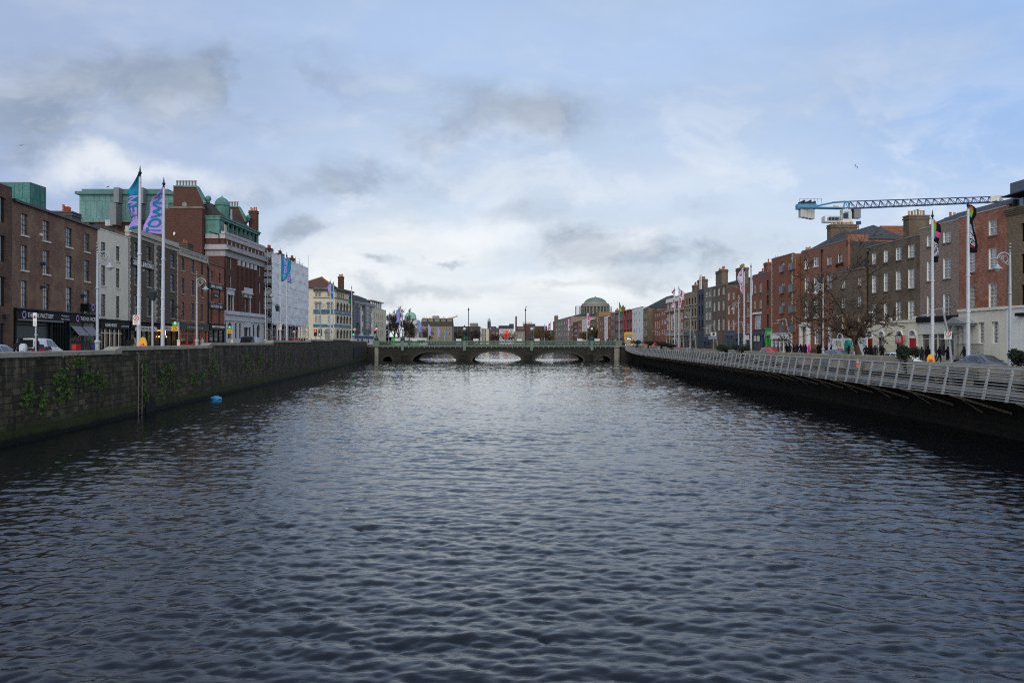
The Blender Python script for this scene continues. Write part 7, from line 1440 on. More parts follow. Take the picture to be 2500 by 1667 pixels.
# bridge lamps, masts, planters
def bridge_lamp(x,lab,twin=False):
    t=thing('bridge_lamp',lab,'lamp',(X(x,BY),BY+.02,5.09),0,'lamps on the bridge parapet'); mb=MB(); mb.lathe([(.5,0),(.55,.5),(.42,.8),(.25,1.0),(.12,1.1),(.08,1.6),(.1,1.7)],(0,0,0),10); mb.build('base',IRON2,t); mb=MB(); mb.tube([(0,0,1.69),(0,0,2.6)],.05,6); mb.build('post',IRON2,t); mb=MB(); mb.lathe([(.1,2.6),(.3,2.75),(.34,3.0),(.26,3.25),(.05,3.4)],(0,0,0),10); mb.build('globe',flat('milky_lamp_globe','#d8dadd',.3),t); mb=MB(); mb.lathe([(.1,3.4),(.36,3.42),(.2,3.7),(.03,4.0)],(0,0,0),10); mb.build('cap',IRON2,t)
for i,x in enumerate((919,983,1134,1298,1445)): bridge_lamp(x,['green lamp at the left end of the bridge','green lamp on the pilaster left of the first arch','green lamp on the pilaster between first and middle arch','green lamp on the pilaster right of the middle arch','green lamp on the pilaster right of the last arch'][i])
for x,yt,l in ((999,756,'left'),(1144,753,'middle'),(1283,754,'right')):
    Ym=BY+6; t=thing('tall_mast','tall thin dark mast on the bridge, '+{'left':'left one near the copper dome','middle':'middle one over the middle pier','right':'right one near the factory chimney'}[l],'mast',(X(x,Ym),Ym,3.9),0,'tall masts on the bridge'); H=Z(yt,Ym)-3.9; mb=MB(); mb.tube([(0,0,0),(0,0,1.6),(0,0,1.62),(0,0,H-.5)],[.2,.18,.11,.09],8); mb.build('post',DSTEEL,t); mb=MB(); mb.lathe([(.08,H-.5),(.22,H-.42),(.24,H-.2),(.1,H-.1),(.05,H+.15),(.01,H+.4)],(0,0,0),8); mb.build('finial',DSTEEL,t)
PLB=flat('white_planter','#c9ccd0',.5)
for i,x in enumerate((971,1012.5,1120,1162,1268,1311,1415,1457.5)):
    t=thing('flower_trough','white flower trough on the bridge parapet, '+['left of','right of'][i%2]+' the '+['first','second','third','fourth'][i//2]+' lamp pilaster','planter',(X(x,BY+.5),BY+.5,4.25),0,'white flower troughs on the bridge'); mb=MB(); mb.prism([(-.55,0),(.55,0),(.68,1.3),(-.68,1.3)],-.22,.25,'y'); mb.build('trough',PLB,t); mb=MB(); rnd=random.Random(i); leaves(mb,(0,0,1.32),.6,.22,.16,60,.07,rnd=rnd); mb.build('plants',LF_BRN,t)
# ================= people =================
def body_mesh(pose,coat=1.0,hood=False,fem=1.0):
    V=[];E=[];Rd=[]
    def j(p,r,par=None):
        V.append(p); Rd.append(r); 
        if par is not None: E.append((par,len(V)-1))
        return len(V)-1
    sit=pose=='ride'; wk=1 if pose=='walk' else 0
    pz=.95 if not sit else .80
    lean=.0 if pose!='ride' else -.22
    pe=j((0,0,pz),(.155,.12)); sp_=j((0,lean*.4,pz+.22),(.15,.115),pe); ch=j((0,lean*.9,pz+.43),(.185*fem,.13),sp_); nk=j((0,lean*1.1-.01,pz+.56),(.075 if not hood else .11,)*2,ch); h0=j((0,lean*1.15-.02,pz+.63),(.085 if not hood else .12,)*2,nk); h1=j((0,lean*1.2-.03,pz+.72),(.10 if not hood else .13,.115 if not hood else .14),h0); j((0,lean*1.2-.02,pz+.80),(.07 if not hood else .1,)*2,h1)
    for s in (-1,1):
        st=.20*wk*s; hp=j((s*.095,0,pz-.05),(.105,.11),pe)
        if sit: kn=j((s*.17,-.42,pz-.10),(.078,)*2,hp); an=j((s*.17,-.30,pz-.50),(.05,)*2,kn); j((s*.17,-.46,pz-.55),(.045,.035),an)
        else: kn=j((s*.105,-st*.9-.02,.50),(.075,)*2,hp); an=j((s*.105,-st*1.1+.06+(.12 if st<0 else 0),.085+(.06 if st<0 else 0)),(.05,)*2,kn); j((s*.115,-st*1.1-.11+(.12 if st<0 else 0),.04),(.045,.035),an)
        sh=j((s*.20*fem,lean*.9,pz+.45),(.085,)*2,ch)
        if sit: el=j((s*.30,lean*.9-.22,pz+.25),(.06,)*2,sh); wr=j((s*.28,-.58,pz+.22),(.04,)*2,el); ha=j((s*.27,-.66,pz+.21),(.04,.03),wr)
        elif pose=='pocket': el=j((s*.29,.06,pz+.20),(.062,)*2,sh); wr=j((s*.21,-.11,pz+.04),(.045,)*2,el); ha=j((s*.17,-.15,pz-.01),(.042,.03),wr)
        else: el=j((s*.27,.03+st*.5,pz+.17),(.06,)*2,sh); wr=j((s*.275,-.05+st*1.0,pz-.06),(.042,)*2,el); ha=j((s*.275,-.07+st*1.1,pz-.14),(.042,.024),wr)
        hv=Vector(V[ha]); dv=(hv-Vector(V[wr])).normalized()
        for k in range(4): q=hv+dv*(.085-.012*abs(k-1.4))+Vector((0,(k-1.5)*.02,0)); j(tuple(q),(.0095,)*2,ha)
        j(tuple(hv+dv*.03+Vector((-s*.03,-.04,0))),(.011,)*2,ha)
    me=bpy.data.meshes.new('person'); me.from_pydata(V,E,[]); ob=bpy.data.objects.new('person',me); COL.objects.link(ob)
    md=ob.modifiers.new('skin','SKIN'); md.use_smooth_shade=True; 
    sv_=me.skin_vertices[0].data if me.skin_vertices else None
    if sv_ is None:
        bpy.context.view_layer.objects.active=ob; bm=bmesh.new(); bm.from_mesh(me); bm.verts.layers.skin.verify(); bm.to_mesh(me); bm.free(); sv_=me.skin_vertices[0].data
    for k,r in enumerate(Rd): sv_[k].radius=r; sv_[k].use_root=(k==0)
    ss=ob.modifiers.new('sub','SUBSURF'); ss.levels=1; ss.render_levels=1
    dg=bpy.context.evaluated_depsgraph_get(); out=bpy.data.meshes.new_from_object(ob.evaluated_get(dg)); bpy.data.objects.remove(ob)
    n=len(out.vertices); co=np.empty(n*3); out.vertices.foreach_get('co',co); co=co.reshape(-1,3)
    if coat>1 and not sit:
        k=np.clip((pz+.1-co[:,2])/.5,0,1)*(np.abs(co[:,0])<.2)*(co[:,2]>.42); co[:,0]*=1+k*.28; co[:,1]*=1+k*.45; tor=(co[:,2]>pz-.1)&(co[:,2]<pz+.5); co[tor]*=np.array([1.07,1.14,1.0])
        out.vertices.foreach_set('co',co.ravel())
    hz_=pz+.60; 
    for p in out.polygons:
        c=p.center
        if c.z>hz_: p.material_index=2 if (c.z>pz+.755 or c.y>lean*1.2+.01 or (hood and c.y>lean*1.2-.07)) else 1
        elif abs(c.x)>.15 and not sit and pz-.30<c.z<pz-.10: p.material_index=1
        elif sit and c.y<-.6 and c.z>pz: p.material_index=1
        elif c.z<.10: p.material_index=4
        elif c.z<(pz-.06 if coat<=1 else .44) and not(abs(c.x)>.2 and not sit): p.material_index=3
        else: p.material_index=0
    out.polygons.foreach_set('use_smooth',[True]*len(out.polygons)); return out
BODY={k:body_mesh(*a) for k,a in {'stand':('stand',1.0),'coat':('pocket',1.3),'walk':('walk',1.0),'pocket':('pocket',1.0),'hood':('stand',1.3,True),'ride':('ride',1.0)}.items()}
_cm={}
def cmat(h,r=.85):
    if h not in _cm:
        nm={'#':'cloth'}; _cm[h]=flat('cloth_'+h[1:],h,r,0,.15)
    return _cm[h]
SKIN=flat('skin','#b98a72',.6,0,.3)
def person(x,Y,lab,pose='stand',top='#15171c',legs='#1a1c24',hair='#241a14',face=0,grp=None,zb=None,Xo=None,sc=1.0):
    me=BODY[pose].copy(); me.materials.clear()
    for m_ in (cmat(top),SKIN,cmat(hair),cmat(legs),cmat('#101012')): me.materials.append(m_)
    zb=(SL(Y) if x<1250 else SR(Y)) if zb is None else zb
    o=link('person',me,None,(X(x,Y) if Xo is None else Xo,Y,zb),face); o.scale=(sc,)*3
    return tag(o,lab,'person',grp)
PI=math.pi
queue=[(1921,112,'person in black coat at the left end of the queue','coat','#14151a',.4),(1928,113,'tall person in black jacket, second from the queue left end','stand','#181a20',2.8),(1937.5,110,'person in black with brown trousers by the leaning lamp foot','walk','#17181c',1.2),(1945,111,'shorter dark clothed person in mid queue','pocket','#1c1e26',.2),(1955,112,'broad person in long black coat in mid queue','hood','#101115',3.0),(1961,110,'person with pale bag strap beside the pink coat','stand','#1d1f27',-.5),(1966.5,112,'dark person half hidden behind the pink coat','coat','#15161b',2.0),
 (1974.5,104,'person in a bright pink puffer coat','hood','#e8329a',.9),(1998,110,'dark person in front of the hedge','coat','#1a1512',.5),(2003,111,'second dark person in front of the hedge','pocket','#17130f',2.7),(2016,108,'person in dark red jacket behind the scroll lamp post','stand','#4a1518',.3),(2029,100,'person in black hat and jacket above the grey car','pocket','#16171d',1.4),
 (2073,96,'dark person before the teal graffiti','walk','#1a1c22',-1.2),(2080,95,'person with grey hooded jacket before the teal graffiti','hood','#7e7a70',-1.3),(2092,93,'dark person half hidden by the bare tree trunk','coat','#131417',.2),(2114.5,92,'person in black right of the bare tree trunk','coat','#14161b',2.9),(2127.5,92,'person in black, middle of three before the ivory house','hood','#101218',3.1),(2136,91,'tall person in navy jacket before the ivory house','stand','#1d2532',2.6),(2154,90,'lone person in black coat before the arched window','coat','#121216',3.0),
 (2238,79,'person in black coat right of the white car','coat','#111318',.2),(2250,78,'person in dark puffer with light collar right of the white car','pocket','#20222b',.1),(2266,80,'person in black behind the taupe house flagpole','hood','#121317',-1.2),(2293,80,'person walking in black jacket and blue jeans','walk','#15181d',1.4),(2314,80,'person in white headscarf and long black coat','coat','#101116',1.6),(2354.5,79,'person in black at the portico steps','walk','#15161b',-1.5),(2376,82,'person with auburn hair and brown jacket behind the flagpole','stand','#4a352c',.4)]
for (x,Y,lab,pose,top,fc) in queue:
    person(x,Y,lab,pose,top,'#2a3a5c' if 'jeans' in lab else ('#3a2c22' if 'brown trousers' in lab else '#17181e'),'#d8d6d0' if 'headscarf' in lab else ('#6b3a22' if 'auburn' in lab else '#1c1512'),fc,'people on the right bank')
person(1691,110,'person with long auburn hair sitting low on the boardwalk','stand','#3a3430','#22242c','#6a3a1e',PI,zb=1.95)
person(50,43.5,'person in dark jacket with olive fur hood by the near wall','hood','#171b26','#1c1f2a','#4f4a22',PI+.3)
t=thing('backpack','white and grey backpack worn by the hooded person at the near wall','backpack',(X(54,43.2)+.10,43.18,SL(43)+1.0)); mb=MB(); mb.prism([(-.16,0),(.16,0),(.18,.2),(.14,.36),(.05,.42),(-.05,.42),(-.14,.36),(-.18,.2)],-.14,.05,'y'); mb.prism([(-.11,.03),(.11,.03),(.11,.2),(-.11,.2)],-.2,-.14,'y'); mb.build('bag',flat('white_bag_cloth','#b8bcc6',.7),t); mb=MB()
for s in (-.11,.11): mb.tube([(s,.05,.05),(s,.16,.2),(s,.05,.38)],.02,4)
mb.build('strap',BLK,t)
person(90,62,'person with brown hair standing behind the white van','stand','#1d2027','#1a1b20','#5a3622',-.6,sc=1.03)
person(494,118,'person in pale jacket at the orange pub doorway','walk','#b7b3ad','#1b1c22','#20160f',.8); person(313,82,'person in dark clothes by the shop doorway left of the tallest flagpole','pocket','#2c2a2e','#17181c','#231a14',1.0); person(330,84,'person in pink top passing the quoined pub','walk','#a87a7c','#202127','#20160f',-1.2)
for i,(x,Y,c) in enumerate(((723,118,'#a83a2a'),(737,122,'#22242c'),(744,121,'#1a1b22'),(752,180,'#c8d040'),(760,182,'#b8d838'),(874,212,'#20232b'),(884,214,'#15161b'),(899,216,'#252a38'),(1160,207,'#1a1614'))):
    lab=['in a rust jacket under the scaffold','in dark clothes under the scaffold, left of two','in black under the scaffold, right of two','worker in yellow vest on the side street, left of two','worker in lime vest on the side street, right of two','in dark clothes at the left bridge end, left of three','in black at the left bridge end, middle of three','in blue at the left bridge end, right of three','in black crossing the middle of the bridge'][i]
    person(x,Y,'person '+lab,['stand','walk','coat'][i%3],c,'#1a1b22','#20160f',i*1.1,zb=(3.9 if Y>205 else None) if i not in (3,4) else 5.6 if False else (3.9 if Y>205 else None))
rn=random.Random(8)
nm_c=[('red','#8a2a30'),('grey','#5a5d66'),('white','#b9b9bd'),('navy','#1d2740'),('black','#14151a'),('violet','#6a5a90'),('blue','#3a5a9a'),('brown','#4a382c'),('teal','#2a6a70'),('beige','#9a8a70'),('pale grey','#85888f'),('dark green','#20362a')]
for i,(cn,c) in enumerate(nm_c): person(1472+i*3.3,222+rn.uniform(-3,6),'person in %s on the pavement at the right bridge end'%cn,['stand','walk','coat','hood'][i%4],c,'#1a1b22','#20160f',rn.uniform(0,6),'crowd at the right bridge end',zb=3.9)
for i in range(14): person(1584+i*3.1,205-i*1.0,['person in dark clothes, one of the close crowd waiting before the orange houses','person in dark hooded coat, one of the close crowd waiting before the orange houses'][i%2],['coat','hood'][i%2],['#17181d','#111217'][i%2],'#15161a','#17110d',rn.uniform(0,6),'dense crowd of dark coats before the orange houses' if i%2==0 else 'dense crowd of hooded coats before the orange houses',Xo=X(1584+i*3.1,205-i))
# ================= vehicles =================
CARGL=glass('car_glass',(.012,.016,.02)); CHR=flat('chrome_trim','#9a9da2',.25,.8)
def carpaint(name,h,metal=.0):
    m,t=new(name); fin(t,srgb(h),.28,metal,spec=.5,Coat_Weight=.6); return m
def car(nm,lab,x,Y,rot,pm,st,W=.87,wb=(-1.3,1.3),wr_=.31,Xo=None,zb=None,lights=True,cabin=(2,6),cat='car',lit=False,grp=None):
    zb=(SL(Y) if x<1250 else SR(Y))-.12 if zb is None else zb; t=thing(nm,lab,cat,(X(x,Y) if Xo is None else Xo,Y,zb),rot,grp); mb=MB(); vs=[]
    def ring(y,zt,zbelt,wt,wm):
        return [(-wm*.9,y,.22),(-wm,y,.34),(-wm*1.0,y,(.34+zbelt)/2),(-wm*.97,y,zbelt),(-wt,y,zt-.05),(-wt*.8,y,zt),(0,y,zt+.02),(wt*.8,y,zt),(wt,y,zt-.05),(wm*.97,y,zbelt),(wm,y,(.34+zbelt)/2),(wm,y,.34),(wm*.9,y,.22)]
    rs=[ring(*s) for s in st]; n=13
    for r in rs: vs+=r
    fs=[(i*n+k,i*n+k+1,(i+1)*n+k+1,(i+1)*n+k) for i in range(len(rs)-1) for k in range(n-1)]+[(i*n+n-1,i*n,(i+1)*n,(i+1)*n+n-1) for i in range(len(rs)-1)]+[tuple(range(n)),tuple(range(len(rs)*n-1,(len(rs)-1)*n-1,-1))]
    mb.add(vs,fs); mb.build('body',pm,t,smooth=True)
    def lerp(a,b,f): return tuple(a[i]+(b[i]-a[i])*f for i in range(3))
    def out(p,e): return (p[0]*(1+e),p[1],p[2])
    GS={3:MB(),9:MB()}
    for i in range(cabin[0],cabin[1] if cabin[1]-cabin[0]>2 else cabin[1]+1):
        a,b=rs[i],rs[i+1]
        for (k0,k1) in ((3,4),(9,8)):
            g=GS[k0]
            q=[lerp(a[k0],a[k1],.1),lerp(b[k0],b[k1],.1),lerp(b[k0],b[k1],.9),lerp(a[k0],a[k1],.9)]; d0=lerp(q[0],q[1],.05);d1=lerp(q[0],q[1],.95);u0=lerp(q[3],q[2],.05);u1=lerp(q[3],q[2],.95); g.quad(*[out(p,.015) for p in (d0,d1,u1,u0)])
    for g in GS.values(): g.build('side_window',CARGL,t)
    for (i,nmw,sg) in ((cabin[0]-0,'windscreen',-1),(cabin[1]-0,'rear_window',1)):
        i0=cabin[0] if sg<0 else (cabin[1]-1 if cabin[1]-cabin[0]>2 else len(rs)-2); a,b=rs[i0],rs[i0+1]; g=MB()
        e=.015; q=[lerp(a[4],b[4],.08 if sg<0 else .08),lerp(a[8],b[8],.08),lerp(a[8],b[8],.92),lerp(a[4],b[4],.92)]; off=Vector((0,sg*.02,.02)); g.quad(*[tuple(Vector((p[0]*.93,p[1],p[2]+.02))+off) for p in q]); g.build(nmw,CARGL,t)
    for y in wb:
        for s in (-1,1):
            w_=MB(); w_.M=Matrix.Translation((s*(W-.1),y,wr_))@Matrix.Rotation(R(90),4,'Y'); w_.lathe([(wr_*.6,-.1),(wr_,-.09),(wr_,.09),(wr_*.6,.1)],(0,0,0),14); wo=w_.build('wheel',RUB,t); w_=MB(); w_.M=Matrix.Translation((s*(W-.085),y,wr_))@Matrix.Rotation(R(90),4,'Y'); w_.lathe([(.02,-.1),(wr_*.58,-.1),(wr_*.58,.1),(.02,.11)],(0,0,0),10); w_.build('rim',CHR,wo)
    yf,yr=st[0][0],st[-1][0]
    for s in (-1,1):
        l=MB(); l.lathe([(.01,-.02),(.11,-.01),(.11,.02),(.01,.04)],(0,0,0),10,sx=1.35,sy=.75); l.M=None; o=l.build('headlight',LWHT if lit else flat('headlamp_glass','#b9bec4',.15) if 'headlamp_glass' not in MATS else MATS['headlamp_glass'] if not lit else LWHT,t,(s*W*.72,yf-.005,.62)); o.rotation_euler=(R(90),0,0)
        l=MB(); l.box(-.11,-.02,-.1,.11,.02,.1); l.build('tail_light',flat('tail_lamp_red','#8a1016',.3) if 'tail_lamp_red' not in MATS else MATS['tail_lamp_red'],t,(s*W*.76,yr+.01,.72))
    l=MB(); l.box(-W*.5,yf-.02,.36,W*.5,yf+.05,.5); l.build('grille',BLK,t); l=MB(); l.box(-.26,yf-.035,.3,.26,yf-.021,.40); l.build('number_plate',OFFW,t)
    for s in (-1,1): l=MB(); l.box(s*W*.98,st[2][0]+.25,.92,s*(W+.16),st[2][0]+.4,1.05); l.build('wing_mirror',pm,t)
    return t
HATCH=[(-2.0,.66,.60,.60,.72),(-1.9,.80,.72,.66,.83),(-1.05,.96,.88,.66,.87),(-.25,1.42,.92,.60,.87),(.55,1.48,.94,.61,.87),(1.35,1.40,.96,.60,.87),(1.82,1.02,.94,.62,.85),(2.0,.80,.74,.62,.80)]
SEDAN=[(-2.25,.62,.58,.60,.72),(-2.1,.78,.70,.66,.85),(-1.0,.95,.86,.68,.89),(-.2,1.38,.90,.58,.89),(.6,1.43,.92,.60,.89),(1.2,1.34,.93,.58,.89),(1.8,1.0,.92,.66,.87),(2.25,.86,.80,.64,.80)]
car('parked_car','small bright red hatchback with lit headlamp before the quoined house',1880,106,.12,carpaint('red_car_paint','#b51a22'),HATCH,cabin=(2,6),lit=True)
car('parked_car','grey blue hatchback before the graffiti hoarding',2044,84,.10,carpaint('grey_blue_car_paint','#66747f',.4),HATCH,cabin=(2,6))
car('parked_car','white car behind the broad evergreen shrub',2201,68,.12,carpaint('white_car_paint','#d5d8dc'),HATCH,cabin=(2,6))
car('parked_car','dark grey saloon car at the foot of the tallest right hand flagpole',2402,57.5,.10,carpaint('charcoal_car_paint','#596069',.4),SEDAN,cabin=(2,6),wb=(-1.4,1.35))
car('moving_car','small dark red car with lit lamps at the stone hall',1650,165,.0,carpaint('dark_red_car_paint','#8c1820'),HATCH,cabin=(2,6),lit=True); car('moving_car','red van shaped car far off by the shrubs under the olive gable',1578,205,.0,carpaint('bright_red_car_paint','#c01c24'),HATCH,cabin=(2,6)); car('moving_car','scarlet car with tail lights glowing among the far crowd',1601,200,PI,carpaint('scarlet_car_paint','#d02018'),HATCH,cabin=(2,6))
car('parked_car','silver white car cut by the left photo edge',-12,50,.0+PI,carpaint('silver_car_paint','#aab4bd',.3),HATCH,cabin=(2,6))
VAN=[(-2.2,.72,.64,.62,.74),(-2.05,.92,.82,.68,.86),(-1.35,1.08,.98,.72,.91),(-.55,1.78,1.02,.70,.91),(.4,1.84,1.04,.72,.91),(1.4,1.84,1.05,.72,.91),(2.1,1.78,1.05,.72,.90),(2.2,1.0,.9,.74,.88)]
v=car('delivery_van','white delivery van with red and blue printed sides facing away',110,70.2,PI,carpaint('white_van_paint','#c4c7cc'),VAN,Xo=-41.6,cabin=(2,3),W=.91,wb=(-1.4,1.35),cat='van')
mb=MB()
for (a,b,c,d,k) in ((.3,2.0,.5,1.0,0),(.9,2.05,1.02,1.3,1),(-.4,.6,.45,.8,0),(1.7,2.0,1.0,1.55,2),(-.2,.9,.85,1.1,1)): mb.quad((-.945,a,c),(-.945,b,c-.05),(-.925,b-.1,d),(-.93,a+.2,d),k)
mb.build('side_print',[REDP,flat('navy_print','#22264a',.5),BLUP],v); lettering(v,'couriers',0,1.1,.25,MATS['navy_print'],1.2).rotation_euler=(0,0,-PI/2); v.children[-1].location=(-.95,1.6,1.15)
VAN2=[(-2.6,.95,.85,.72,.86),(-2.45,1.12,1.0,.80,.95),(-1.9,1.25,1.12,.82,.98),(-1.2,2.0,1.15,.78,.98),(0,2.1,1.16,.80,.98),(1.4,2.1,1.16,.80,.98),(2.55,2.05,1.16,.80,.97),(2.6,1.2,1.0,.82,.94)]
car('parked_van','dark green grey van parked before the white stone base of the hotel',616,118,PI+.05,carpaint('dark_van_paint','#1d2a2e'),VAN2,Xo=-38.6,cabin=(2,3),W=.98,wb=(-1.7,1.6),wr_=.34,cat='van'); car('parked_car','silver car just right of the dark green grey van',641,121,.0,carpaint('pale_silver_paint','#a4aab0',.3),HATCH,Xo=-37.2,cabin=(2,6))
def bus(lab,x,Y,rot,c1,c2,c3,zb,front_sign=True):
    t=thing('double_decker_bus',lab,'bus',(X(x,Y),Y,zb),rot); W,L,H=1.25,10.5,4.25; b=MB(); pl=[(-W,.3),(W,.3),(W,3.6),(W-.1,4.1),(W-.35,H),(-W+.35,H),(-W+.1,4.1),(-W,3.6)]; b.prism(pl,0,1.2,'y'); b.build('front',c1,t); b=MB(); b.prism(pl,1.203,L,'y'); b.build('body',c2,t)
    g=MB(); g.box(-1.05,-.03,2.75,1.05,-.002,3.75); g.build('upper_windscreen',CARGL,t); g=MB(); g.box(-1.1,-.03,.95,1.1,-.002,2.0); g.build('windscreen',CARGL,t); g=MB(); g.box(-.8,-.04,2.2,.8,-.002,2.6); s_=g.build('destination_board',BLK,t)
    if front_sign: lettering(s_,'25a',-.55,2.27,.26,LWHT,1.1,-.05)
    for s in (-1,1):
        for (z0,z1) in ((1.2,2.05),(2.8,3.6)): g=MB(); g.box(s*(W+.004),1.4,z0,s*(W+.02),L-.4,z1); g.build('side_window',CARGL,t)
        g=MB(); g.box(s*(W+.004),1.4,.4,s*(W+.018),L*.6,1.1); g.box(s*(W+.004),L*.45,2.1,s*(W+.018),L*.8,2.75); g.build('side_print',c3,t)
        g=MB(); g.lathe([(.01,-.02),(.14,-.01),(.01,.03)],(0,0,0),8); o=g.build('headlight',LWHT,t,(s*.95,-.01,.62)); o.rotation_euler=(R(90),0,0)
        for y in (1.9,7.6): g=MB(); g.M=Matrix.Translation((s*(W-.12),y,.48))@Matrix.Rotation(R(90),4,'Y'); g.lathe([(.2,-.14),(.48,-.13),(.48,.13),(.2,.14)],(0,0,0),14); g.build('wheel',RUB,t)
        g=MB(); g.box(s*1.2,-.3,1.7,s*1.42,-.12,2.15); g.build('wing_mirror',BLK,t)
    return t
bus('yellow fronted double decker bus leaving the bridge end',1535,225,-.14,YELP,paint('pale_blue_white_bus_paint','#b9ccd4',.35,.1),flat('green_print','#2f9a5a',.5),3.3)
bus('green and white bus passing the cream modern block',958,235,-PI/2-.1,GRNP,paint('white_bus_paint','#a9b0ae',.35,.1),GRNP,2.9-1.2,False)
# motorbike and rider
t=thing('motorbike','delivery motorbike with red top box by the tattoo shop','motorbike',(X(204,62),62,SL(62)-.12),PI/2-1.9+PI); mb=MB()
for y in (-.65,.62): mb=MB(); mb.M=Matrix.Translation((0,y,.3))@Matrix.Rotation(R(90),4,'Y'); mb.lathe([(.2,-.06),(.3,-.05),(.3,.05),(.2,.06)],(0,0,0),14); mb.build('wheel',RUB,t)
mb=MB(); mb.tube([(0,-.65,.3),(0,-.5,.75),(0,-.45,1.0)],.04,6); mb.tube([(0,.62,.3),(0,.1,.5),(0,-.45,.75)],.07,6); mb.prism([(-.45,.72),(.3,.72),(.7,.8),(.72,.88),(.0,.88),(-.4,.95)],-.13,.13,'x'); mb.tube([(-.35,-.42,1.05),(.35,-.42,1.05)],.02,5); mb.prism([(-.6,.55),(-.45,.55),(-.42,1.15),(-.5,1.2)],-.18,.18,'x'); mb.build('body',flat('dark_bike_plastic','#1a1a1e',.3),t); mb=MB(); mb.box(-.22,.45,.95,.22,.9,1.38); mb.build('top_box',REDP,t)
person(232,62.5,'motorbike rider in blue jacket crouched over the handlebars','ride','#1f2f5e','#1a1c28','#14161d',PI/2-1.9+PI,Xo=X(226,62.5),zb=SL(62)-.08)
# ================= signs, bins, boxes =================
def disc(mb,c,r,m=0,y=0,n=16): mb.poly([(c[0]+r*math.cos(-2*math.pi*k/n),y,c[1]+r*math.sin(-2*math.pi*k/n)) for k in range(n)][::-1],m)
def ringm(mb,c,r0,r1,m,y,n=18):
    for k in range(n):
        a,b=2*math.pi*k/n,2*math.pi*(k+1)/n; mb.quad(*[(c[0]+math.cos(t_)*q,y,c[1]+math.sin(t_)*q) for q,t_ in ((r0,a),(r1,a),(r1,b),(r0,b))],m)
def traffic_sign(x,Y,yt,yb,lab,rect=True,w=None,pole=True,kind='nostop',yoff=-.2):
    zb=SL(Y) if x<1250 else SR(Y); h=Z(yt,Y)-Z(yb,Y); w=w or h*.7; t=thing('traffic_sign',lab,'sign',(X(x,Y),Y+yoff,zb)); z0=Z(yb,Y)-zb; mb=MB()
    if rect: mb.box(-w/2,-.03,z0,w/2,0,z0+h)
    else: mb.M=Matrix.Translation((0,0,z0+h/2))@Matrix.Rotation(R(90),4,'X'); mb.lathe([(.01,-.015),(h/2,-.014),(h/2,.02),(.01,.03)],(0,0,0),18); mb.M=None
    b=mb.build('plate',WHITE,t); r=(w*.40 if rect else h*.46); c=(0,z0+h*(.68 if rect else .5)); m2=MB(); ringm(m2,c,r*.76,r,0,-.036)
    if kind in('nostop',):
        for s in (-1,1): m2.add([(c[0]-r*.6-.02*s,-.037,c[1]-s*r*.6),(c[0]-r*.6+.05,-.037,c[1]-s*r*.6-.0),(c[0]+r*.6,-.037,c[1]+s*r*.6),(c[0]+r*.6-.05,-.037,c[1]+s*r*.6)],[(0,1,2,3)])
    elif kind=='noturn': m2.add([(c[0]-r*.55,-.037,c[1]+r*.6),(c[0]-r*.62,-.037,c[1]+r*.5),(c[0]+r*.55,-.037,c[1]-r*.6),(c[0]+r*.62,-.037,c[1]-r*.5)],[(0,1,2,3)])
    m2.build('red_symbol',REDP,b); m3=MB()
    if kind=='noturn': m3.box(-r*.12+c[0],-.034,c[1]-r*.5,r*.1+c[0],-.032,c[1]+r*.2); m3.box(-r*.1,-.034,c[1]+.2*r,r*.45,-.032,c[1]+.42*r); m3.build('black_symbol',BLK,b)
    if rect: lettering(b,'24 hr',-w*.3,z0+h*.1,h*.1,LETD,w*.6,-.034); lettering(b,'Stop',-w*.3,z0+h*.24,h*.1,LETD,w*.6,-.034)
    if pole: p=MB(); p.tube([(0,.06,0),(0,.06,z0+h)],.04,6); p.build('post',STEEL,t)
    return t
traffic_sign(336.5,53.0,769.5,793,'white no stopping plate strapped to the tallest flagpole',pole=False,w=.46); traffic_sign(684,99.4,793,805.5,'small white no stopping plate on the left sheeting flagpole',pole=False,w=.46)
traffic_sign(91,44.2,764,796,'grey back of a narrow road sign beside the tattoo shop',w=.2); traffic_sign(719,108,807,813,'round no turn sign before the scaffold legs',rect=False,kind='noturn'); traffic_sign(782,133,800,806,'round no turn sign above the green traffic light',rect=False,kind='noturn'); traffic_sign(866,186,800.5,808,'round no entry plate by the glass fronted building',rect=False,kind='nostop'); traffic_sign(2310,77,809,828,'white no turn plate hung on the leaning lamp before the taupe house',kind='noturn',pole=False,w=.7,yoff=-.3); traffic_sign(1823,137,818,829,'little white plate on the leaning lamp behind the white flagpoles',kind='noturn',pole=False,w=.6)
def bus_stop(x,Y,yt,yb,lab):
    zb=SL(Y); t=thing('bus_stop',lab,'bus stop',(X(x,Y),Y,zb)); z1,z0=Z(yt,Y)-zb,Z(yb,Y)-zb; zm=z0+(z1-z0)*.55; mb=MB(); mb.tube([(0,0,0),(0,0,z1)],.05,6); mb.build('post',STEEL,t); mb=MB(); mb.box(-.62,-.03,z0,-.05,.03,zm); mb.build('yellow_panel',YELP,t); mb=MB(); mb.box(-.55,-.035,zm+.004,-.05,.035,z1); g=mb.build('green_panel',GRNP,t); mb=MB(); mb.box(-.4,-.045,zm+.15,-.2,-.036,zm+.4); mb.build('bus_symbol',WHITE,g); lettering(t,'25',-.5,z0+.1,.25,BLK,.35,-.035); mb=MB(); mb.box(-.12,-.09,.55,.12,-.05,1.5); mb.build('timetable',OFFW,t); mb=MB(); mb.box(-.13,-.1,1.503,.13,-.04,1.62); mb.build('timetable_cap',YELP,t)
bus_stop(436.5,68,787.5,808,'yellow and green bus stop flag before the orange brick club'); bus_stop(567,93,796,814,'yellow and green bus stop flag before the white hotel base')
